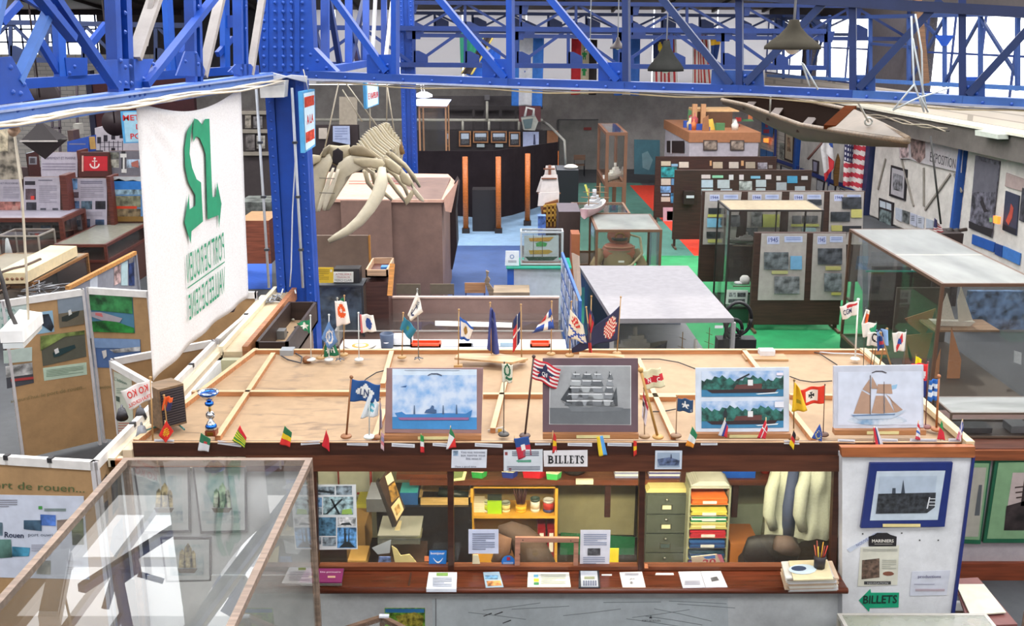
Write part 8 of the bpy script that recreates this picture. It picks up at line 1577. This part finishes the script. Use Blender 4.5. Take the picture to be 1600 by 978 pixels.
m=MB();m.prism([P(u,v,hy)for u,v in((1355,256),(1358,270),(1354,302),(1346,302),(1348,275))],(0,.1,0),'#6c4c24:0.5:wood');one(m,'paddle','brown carved paddle right of the striped starred flag','paddle','brown paddles by the right wall')
def stars(s,t):
 if s<.45 and t<.5:return '#d0ccd4' if(int(s*26)%3==1 and int(t*30)%3==1)else '#2c2c50'
 return '#b83040' if int(t*11+s*1.2)%2==0 else '#d8ccc8'
hang('large striped starred flag draped on the right wall',[(1320,211),(1353,223),(1347,302),(1317,290)],stars,RW.hit(1335,250).y-1.2,'wall_flag',amp=.06,group='flags by the right wall',nx=34,ny=40)
# framed picture, poster, cards, dark posters
onwall('framed_print','black framed engraving left of the exhibition banner','picture',[(1392,258),(1417,265),(1414,314),(1389,306)],'#1f1c20',lambda m,pl:(m.pic(pl,[(1394,262),(1414,268),(1412,310),(1392,303)],'#a8a4a8',2),m.pic(pl,[(1396,270),(1411,275),(1410,300),(1395,296)],'#6c6c70:0.5:far',3)))
onwall('exhibition_banner','pale banner reading EXPOSITION with a reddish picture at left','banner',[(1404,212),(1505,230),(1502,270),(1444,256),(1420,248),(1405,248)],'#b4aeb0:0.6',lambda m,pl:(m.text('EXPOSITION',[(1454,237),(1494,249),(1493,264),(1453,252)],'#4c4a50',pl,3),m.pic(pl,[(1422,214),(1446,219),(1446,246),(1437,255),(1424,245)],'#7c6864:0.5:far',2),m.pic(pl,[(1406,214),(1420,216),(1420,246),(1406,247)],'#a08c8c:0.5:far',2)),.14,.01)
def cardrow(m,pl):
 for q,c in(([(1375,313),(1384,316),(1384,326),(1375,323)],'#b8c0c8'),([(1385,316),(1393,319),(1393,329),(1385,326)],'#b8c0c8'),([(1375,326),(1393,332),(1392,355),(1374,352)],'#5c6868:0.5:far')):m.pic(pl,q,c,3)
onwall('framed_card','dark framed set of blue cards nearest the big dark pillar','picture',[(1373,309),(1396,317),(1393,360),(1372,357)],'#2a2428',cardrow)
for k,(u,lb)in enumerate(((1399,'first small pale picture card in the low row on the right wall'),(1410,'second small dark picture card in the low row on the right wall'),(1422,'third small pale text card in the low row on the right wall'),(1433,'fourth small text card in the low row on the right wall'),(1447,'fifth small pale card beside the little striped flag'))):
 v=324+(u-1399)*.36;onwall('picture_card',lb,'card',[(u,v),(u+10,v+3.5),(u+9,v+22),(u,v+18)],('#aeb4c0','#5c6060:0.5:far','#b4b8c8','#b8bcc8','#a8b0bc')[k],(lambda u,v:lambda m,pl:m.lines(pl,u+2,v+5,u+7,v+14,3,'#6c7078',3))(u,v)if k in(2,3)else None)
onwall('large_photograph','tall dark photograph of smoke and wreckage on the right wall','photograph',[(1524,243),(1562,252),(1549,371),(1514,356)],'#54525c:0.6:far',lambda m,pl:(m.pic(pl,[(1525,250),(1560,258),(1557,300),(1519,300)],'#64626c:0.6:dirt',2),m.pic(pl,[(1514,345),(1530,352),(1552,358),(1549,371),(1514,356)],'#242024:0.6',3),m.pic(pl,[(1531,315),(1536,310),(1541,326),(1546,330),(1538,332)],'#2c282c',3)))
onwall('fire_photograph','dark photograph with orange flames on the right wall','photograph',[(1571,298),(1592,306),(1587,368),(1566,359)],'#34384c:0.6',lambda m,pl:(m.pic(pl,[(1572,345),(1578,330),(1580,318),(1584,325),(1582,340),(1576,352)],'#a8483c',3),m.pic(pl,[(1568,350),(1588,358),(1587,367),(1567,359)],'#1f1f28',4)))
onwall('fire_photograph','dark photograph cut by the right edge of the picture','photograph',[(1597,293),(1616,299),(1612,352),(1592,344)],'#34343c:0.6:far')
onwall('wall_lamp','glowing orange lamp between the dark smoke photograph and flames','lamp',[(1552,337),(1559,339),(1558,350),(1552,348)],emit('orange_glow','#ff7a30',2.0),lambda m,pl:m.rect(pl,1546,340,1551,347,'#7c9c68',1),.3,.08)
for k,(q,lb)in enumerate((([(1519,366),(1554,379),(1552,394),(1518,381)],'left large blue panel low on the right wall'),([(1555,380),(1566,384),(1565,402),(1554,397)],'narrow dark blue panel between the two large ones on the right wall'),([(1567,384),(1594,396),(1592,414),(1566,402)],'lighter blue panel at the right edge of the wall'))):onwall('blue_board',lb,'panel',q,('#24529c:0.5','#1c3c78:0.5','#3c70b4:0.5')[k])
onwall('pinned_sheet','pink-beige pinned sheet above the flame photograph','sheet',[(1572,270),(1600,280),(1600,300),(1570,291)],'#a89490:0.7')
m=MB();m.tube([P(1454,213,20),P(1470,350,20)],.02,'#2c2a28',6);one(m,'fishing_pole','thin dark pole leaning in front of the exhibition banner','pole')
hang('little striped starred flag beside a dark model on the shelf',[(1460,340),(1468,350),(1473,362),(1458,366)],lambda s,t:'#2c2c50' if s<.5 and t<.6 else('#a83c44' if int(t*8)%2 else '#d0c4c0'),21,'small_flag',amp=.03,group='flags by the right wall',nx=14,ny=14)
q=P(1487,363,21.5);m=MB();m.box(P(1464,366,21).x,P(1506,366,21).x,21,21.6,0,P(1480,365,21).z,'#2c1f1c:0.6');one(m,'shelf_unit','dark shelf unit behind the big glass case','shelf')
m=MB();c=P(1484,362,21.3);m.ball(c,.09,'#241c18',8);m.ball(c+Vector((.14,0,0)),.08,'#241c18',8);m.tube([c,c+Vector((.35,0,.05))],.04,'#3a2c24',6);one(m,'cannon_model','small dark model standing on the dark shelf unit','model')
# hanging wooden boat
t=thing('wooden_boat','old brown wooden boat hanging upside right under the truss at right','boat',P(1280,215,13))
G1=[(1128,156),(1165,164),(1203,178),(1250,195),(1296,203),(1360,213),(1419,221)];G2=[(1131,150),(1180,148),(1225,151),(1280,162),(1329,172),(1380,196),(1419,217)];KL=[(1130,158),(1170,174),(1207,190),(1255,206),(1300,213),(1362,222),(1419,223)]
Yn=[15.7,15,14.1,13.2,12.2,11.2,10.2];dY=[.05,.55,.9,1.0,.85,.5,.03]
vs=[];
for i in range(7):
 a,b,k=P(*G1[i],Yn[i]),P(*G2[i],Yn[i]+dY[i]),P(*KL[i],Yn[i]+dY[i]*.45);k.z-=.12*(1-abs(i-3)/3.2);vs+=[a,a.lerp(k,.55)-Vector((0,0,.05)),k,k.lerp(b,.45)-Vector((0,0,.05)),b]
m=MB();m.add(vs,[(i*5+j,i*5+j+1,(i+1)*5+j+1,(i+1)*5+j)for i in range(6)for j in range(4)],'#5c4a38:0.6:dirt',True);m.build('hull',t)
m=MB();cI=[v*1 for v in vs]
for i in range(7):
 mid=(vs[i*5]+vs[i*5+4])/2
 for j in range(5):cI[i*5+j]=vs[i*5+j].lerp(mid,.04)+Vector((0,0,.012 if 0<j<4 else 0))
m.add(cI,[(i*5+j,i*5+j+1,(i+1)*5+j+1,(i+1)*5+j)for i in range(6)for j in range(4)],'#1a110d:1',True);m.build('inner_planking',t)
m=MB()
for G in(0,4):m.tube([vs[i*5+G]for i in range(7)],.03,'#7a6650:0.5:wood',6)
m.build('gunwale',t);m=MB();m.prism([vs[4*5],vs[5*5],vs[6*5],vs[5*5+4],vs[4*5+4]],(0,0,.03),'#77695a:0.6:dirt');m.build('foredeck',t)
m=MB();m.bar(vs[4*5]+Vector((0,0,.03)),vs[4*5+4]+Vector((0,0,.03)),.14,.05,'#4a2410:1');m.build('crossbeam',t)
for i in(1,2,3):m=MB();m.bar(vs[i*5].lerp(vs[i*5+2],.4),vs[i*5+4].lerp(vs[i*5+2],.4),.12,.03,'#3a2820:0.6');m.build('thwart',t)
m=MB()
for a,b in(((1337,153,11.4),(1357,190,11.6)),((1204,145,13.8),(1203,176,14))):m.tube([P(*a),P(*b)],.012,'#c0c0b8',5)
c=P(1357,190,11.6);m.tube([c+Vector((.04*math.cos(x),0,.04*math.sin(x)))for x in[i*.6 for i in range(12)]],.012,'#c0c0b8',5);m.build('rope',t)
t=thing('rigging','group of thin white cords tied around the truss at right','cords',P(1440,175,9.9))
for pts in(((1424,25,9.9),(1428,130,9.9),(1444,175,9.9)),((1430,22,9.9),(1440,80,9.9),(1442,172,9.9)),((1426,60,9.9),(1448,172,9.9)),((1428,132,9.7),(1395,172,9.8)),((1395,172,9.8),(1430,155,9.7),(1484,137,9.8)),((1438,150,9.7),(1450,175,9.8)),((1253,98,9.8),(1265,135,9.8)),((1255,100,9.8),(1278,140,9.8))):m=MB();m.tube([P(*p)for p in pts],.009,'#c8d0d4:0.5',5);m.build('cord',t)
m=MB();m.bar(P(1424,-110,20),P(1446,130,20),.12,.1,'#6c4c34:0.5:wood');one(m,'wooden_spar','upright wooden spar behind the white cords at right','spar')
m=MB();q=[RW.hit(u,v)+RW.n*.8 for u,v in((1574,203),(1612,210),(1612,217),(1574,211))];m.prism(q,-RW.n*.25,'#ccd0c4:0.5');one(m,'tube_lamp','pale tube lamp fixed on the grey beam at the right edge','lamp')
m=MB()
for k in range(3):m.tube([RW.hit(u,158+(u-1290)*.19+3*math.sin(u*.08+k*2))+RW.n*(.75+.05*k)for u in range(1290,1530,14)],.02,'#a89c88' if k else '#4a4440',5)
one(m,'cable','loose cables running along the top of the grey wall beam','cable')
# big glass case with model yachts
xa,xb=5.98,7.42;ya,yb=14.0,18.1
case('display_case','very large brown framed glass case holding model yachts, at right',xa,xb,ya,yb,0,2.2,'#5f4434:0.5',.045,.22,'cabinet','#2a2220:0.6',FROSTY,GLASS)
m=MB();m.box(xa+.5,xb-.05,16.9,16.95,.22,1.42,'#5c5248:0.6:dirt');m.box(xa+.06,xb-.06,14.1,16.8,.22,.5,'#40342a:0.6');one(m,'inner_platform','brown platform and back board inside the large glass case','platform')
m=MB();m.box(xa+.04,xb-.04,15.9,15.93,2.185,2.2,'#b8b4a8');one(m,'glazing_bar','thin bar across the frosty top of the very large glass case','bar')
def yacht(label,pix,hullq,Y,sc,hc,name='model_yacht'):
 c=P(*hullq[0],Y);t=thing(name,label,'ship model',c,'model yachts in the large glass case')
 for q in pix:m=MB();m.prism([P(u,v,Y)for u,v in q],(0,.015,0),sc);m.build('sail',t)
 m=MB();m.prism([P(u,v,Y)for u,v in hullq],(0,.12,0),hc);m.build('hull',t);a=min((p for q in pix for p in q),key=lambda p:p[1]);m=MB();m.tube([P(a[0],a[1],Y+.02),P(a[0]+2,hullq[0][1],Y+.02)],.01,'#5c3c28',6);m.build('mast',t);return t
TAN='#b07850:0.8:cloth';CRM='#d8d0c0:0.8:cloth'
yacht('model boat with big tan sails at the lower right of the large glass case',[[(1487,512),(1502,562),(1496,640),(1488,680),(1465,690),(1478,610)],[(1470,545),(1466,600),(1470,660),(1452,665),(1452,600)]],[(1448,668),(1500,668),(1494,690),(1456,690)],14.9,TAN,'#3a241c:0.5')
yacht('model boat with two rust brown topsails in the middle of the large glass case',[[(1462,482),(1452,510),(1444,525),(1420,506),(1414,498)],[(1458,520),(1448,560),(1440,590),(1420,560),(1416,524)],[(1416,530),(1426,560),(1420,590),(1408,585)]],[(1404,592),(1452,592),(1446,604),(1412,604)],15.6,'#9c6044:0.8:cloth','#2c1f1c:0.5')
yacht('model yacht with cream sails at the top of the large glass case',[[(1502,448),(1520,500),(1498,503),(1496,470)],[(1480,458),(1492,500),(1464,498)]],[(1455,501),(1524,503),(1516,510),(1464,509)],15.2,CRM,'#c8c0b4:0.5')
m=MB();a_,b_=P(1452,510,15.2),P(1600,512,15.2);m.box(a_.x,min(b_.x,xb-.06),15.0,15.6,a_.z-.03,a_.z,'#8c6c50:0.5:wood');one(m,'case_shelf','wooden shelf under the cream sailed yacht','shelf')
m=MB();a_=P(1345,425,17.2);m.box(xa+.08,xa+1.2,17.3,17.9,a_.z-.012,a_.z,GLASS);m.box(xa+.08,xa+1.2,17.28,17.3,a_.z-.02,a_.z+.01,'#3c9c8c:0.2');one(m,'case_shelf','green edged glass shelf at the far end of the large glass case','shelf')
m=MB();m.box(xa+.35,xb-.05,17.7,17.78,.25,1.6,'#3a2a24:0.6:wood');one(m,'backing_board','dark board standing at the far end inside the large glass case','board')
for k,(u0,v0,u1,v1,c,lb)in enumerate(((1576,560,1594,570,'#d0d4d8','white card inside the large glass case at the right edge'),)):paper('card',lb,'card',[(1585,548),(1596,551),(1596,570),(1584,566)],c,None,plY(14.6),.01)
bxpix('blue_display','blue backed panels seen through the right end of the large glass case','panel',1515,455,1660,515,19.0,.1,'#4c6484:0.7:far')
# posts and panels behind it
m=MB();m.bar(P(1352,366,19.2),P(1352,520,19.2),.09,.05,'#7c848c');one(m,'post','grey post standing behind the large glass case','post')
# low wall with green framed pictures, low case, table, chair
PW=plY(9.83)
t=thing('low_wall','white low wall with a wooden ledge right of the booth','partition',(5.5,9.9,0));m=MB();m.box(4.0,7.2,9.85,10.0,0,1.44,'#b4aaae:0.7:dirt');m.build('panel',t);m=MB();m.box(4.0,7.2,9.8,10.9,1.44,1.5,'#5c3428:0.5:wood');m.box(4.0,7.2,9.77,9.81,1.38,1.49,'#8a4c2c:0.5:wood');m.build('ledge',t);m=MB();m.box(4.0,7.2,9.8,9.86,0,.2,'#7c3c24:0.5:wood');m.build('skirting',t)
for q,lb,k in(([(1492,716),(1549,717),(1532,850),(1480,848)],'green framed print mostly hidden by the booth corner',0),([(1556,716),(1650,714),(1640,848),(1536,848)],'large green framed print of a ship mast at the right edge',1)):
 t=thing('framed_print',lb,'picture',PW.hit(q[3][0]+10,848),'green framed prints');pl=plY(9.8);c=(sum(p[0]for p in q)/4,sum(p[1]for p in q)/4);I=lambda s:[(c[0]+(u-c[0])*s,c[1]+(v-c[1])*s)for u,v in q]
 m=MB();m.sheet(pl,q,'#1f5c40:0.4',.04);m.build('frame',t);m=MB();m.pic(pl,I(.9),'#7ca078',2)
 if k:m.pic(pl,[(1582,738),(1650,738),(1640,828),(1568,828)],'#b8a8a4',3);m.pic(pl,[(1572,790),(1600,782),(1650,786),(1640,828),(1568,828)],'#2c2424:0.5:far',4);m.pic(pl,[(1601,738),(1604,738),(1606,790),(1594,790)],'#2c2424',4);[m.pic(pl,[(1585+k2,760+8*k2),(1612,757+8*k2),(1612,759+8*k2),(1585+k2,762+8*k2)],'#3c2c28',5)for k2 in range(3)]
 else:m.pic(pl,[(1515,730),(1541,730),(1528,838),(1505,838)],'#a8a498',3);m.pic(pl,[(1529,757),(1534,757),(1530,805),(1522,805)],'#54585c',4)
 m.build('print',t)
a_=PZ(1486,645,1.79);case('display_case','low glass case with a reflection standing on the wooden ledge',a_.x,a_.x+1.9,a_.y,a_.y+.5,1.5,1.79,'#5c4c40:0.4',.02,1.51,'cabinet','#3a302c',FROSTY)
m=MB();m.box(a_.x+.15,a_.x+.5,a_.y+.1,a_.y+.3,1.525,1.58,'#2c2c30');m.box(a_.x+.7,a_.x+.9,a_.y+.1,a_.y+.3,1.525,1.6,'#5c5c60:0.4');one(m,'small_exhibit','dark small exhibits inside the low case on the ledge','exhibit')
tz=.75;t=thing('table','white topped table with a red-brown edge at the lower right','table',PZ(1530,930,0));q=[PZ(1494,914,tz),PZ(1537,914,tz),PZ(1572,958,tz),PZ(1516,962,tz)]
m=MB();m.prism([PZ(1490,904,tz-.02),PZ(1528,902,tz-.02),PZ(1590,975,tz-.02),PZ(1515,978,tz-.02)],(0,0,-.03),'#7c4c48:0.5');m.build('frame',t);m=MB();m.prism(q,(0,0,.01),'#d0ccb8:0.5');m.build('top',t)
for p in q[1:]:m=MB();m.box(p.x-.05,p.x-.01,p.y-.02,p.y+.02,0,tz-.05,'#7c4c48:0.5');m.build('leg',t)
m=MB();m.prism([PZ(1490,940,.5),PZ(1506,940,.5),PZ(1520,955,.5),PZ(1490,955,.5)],(0,0,.01),'#c8c8c4');m.box(PZ(1490,955,.5).x,PZ(1515,950,.5).x,PZ(1500,955,.5).y,PZ(1500,940,.5).y,0,.5,'#6c5c50');one(m,'side_table','small pale table end behind the blue booth edge','table')
ch=chair('curved wooden chair back behind the white topped table',1566,940,8.1,.45,.42,'#8a5c38:0.4:wood','#5c4434:0.4',math.radians(60))
# low showcase at the very bottom right
a_,b_=PZ(1308,958,.95),PZ(1540,957,.95);Yq=a_.y
t=case('display_case','low glass showcase with a brochure at the bottom right edge',a_.x,b_.x,Yq-1.1,Yq,0,.95,'#a8a49c:0.3',.03,.6,'cabinet','#5a5046',glass('dusty_top',.22,'#d8dcc8',1.4))
m=MB();c0,c1=PZ(1448,963,.9),PZ(1498,963,.9);m.box(c0.x,c1.x,c0.y-.35,c0.y,.62,.64,'#3c8cc8:0.5:far');m.box(c0.x-.9,c1.x+.2,c0.y-.8,c0.y,.6,.61,'#a09878:0.7');one(m,'brochure','blue brochure lying in the low showcase at the bottom right','brochure')
# corner of a case at the bottom centre
q0=PZ(597,965,.95);dx=Vector((.9,-.75,0)).normalized();dy=Vector((-.95,-.6,0)).normalized();A_=q0;B_=q0+dx*1.2;D_=q0+dy*.7;C_=B_+dy*.7
t=thing('display_case','wood framed glass case whose corner shows at the bottom centre','display case',(q0.x,q0.y,0));m=MB()
for a,b in((A_,B_),(B_,C_),(C_,D_),(D_,A_)):m.bar(a,b,.04,.04,'#6c5444:0.5:wood')
for a in(A_,B_,C_,D_):m.bar(a-Vector((0,0,.95)),a,.04,.04,'#6c5444:0.5:wood')
m.build('frame',t);m=MB();m.prism([A_,B_,C_,D_],(0,0,.006),GLASS);m.build('top_panel',t);m=MB();m.prism([p-Vector((0,0,.5))for p in(A_,B_,C_,D_)],(0,0,-.4),'#5c5048:0.6');m.build('cabinet',t)
m=MB();m.box(q0.x-.02,q0.x+.06,q0.y-.04,q0.y,.97,.985,'#c8ccd8');one(m,'lock_plate','small pale lock plate on the corner of the bottom centre case','lock')
# large glass case in the left foreground
xa,xb,Yb_=PZ(195,713,2.3).x,PZ(487,718,2.3).x,PZ(300,715,2.3).y
case('display_case','large glass case with a pale wooden frame filling the lower left foreground',xa,xb,4.7,Yb_,0,2.3,'#8c786a:0.5:wood',.05,.3,'cabinet','#6c6458:0.6',CLEAR,GLASS)
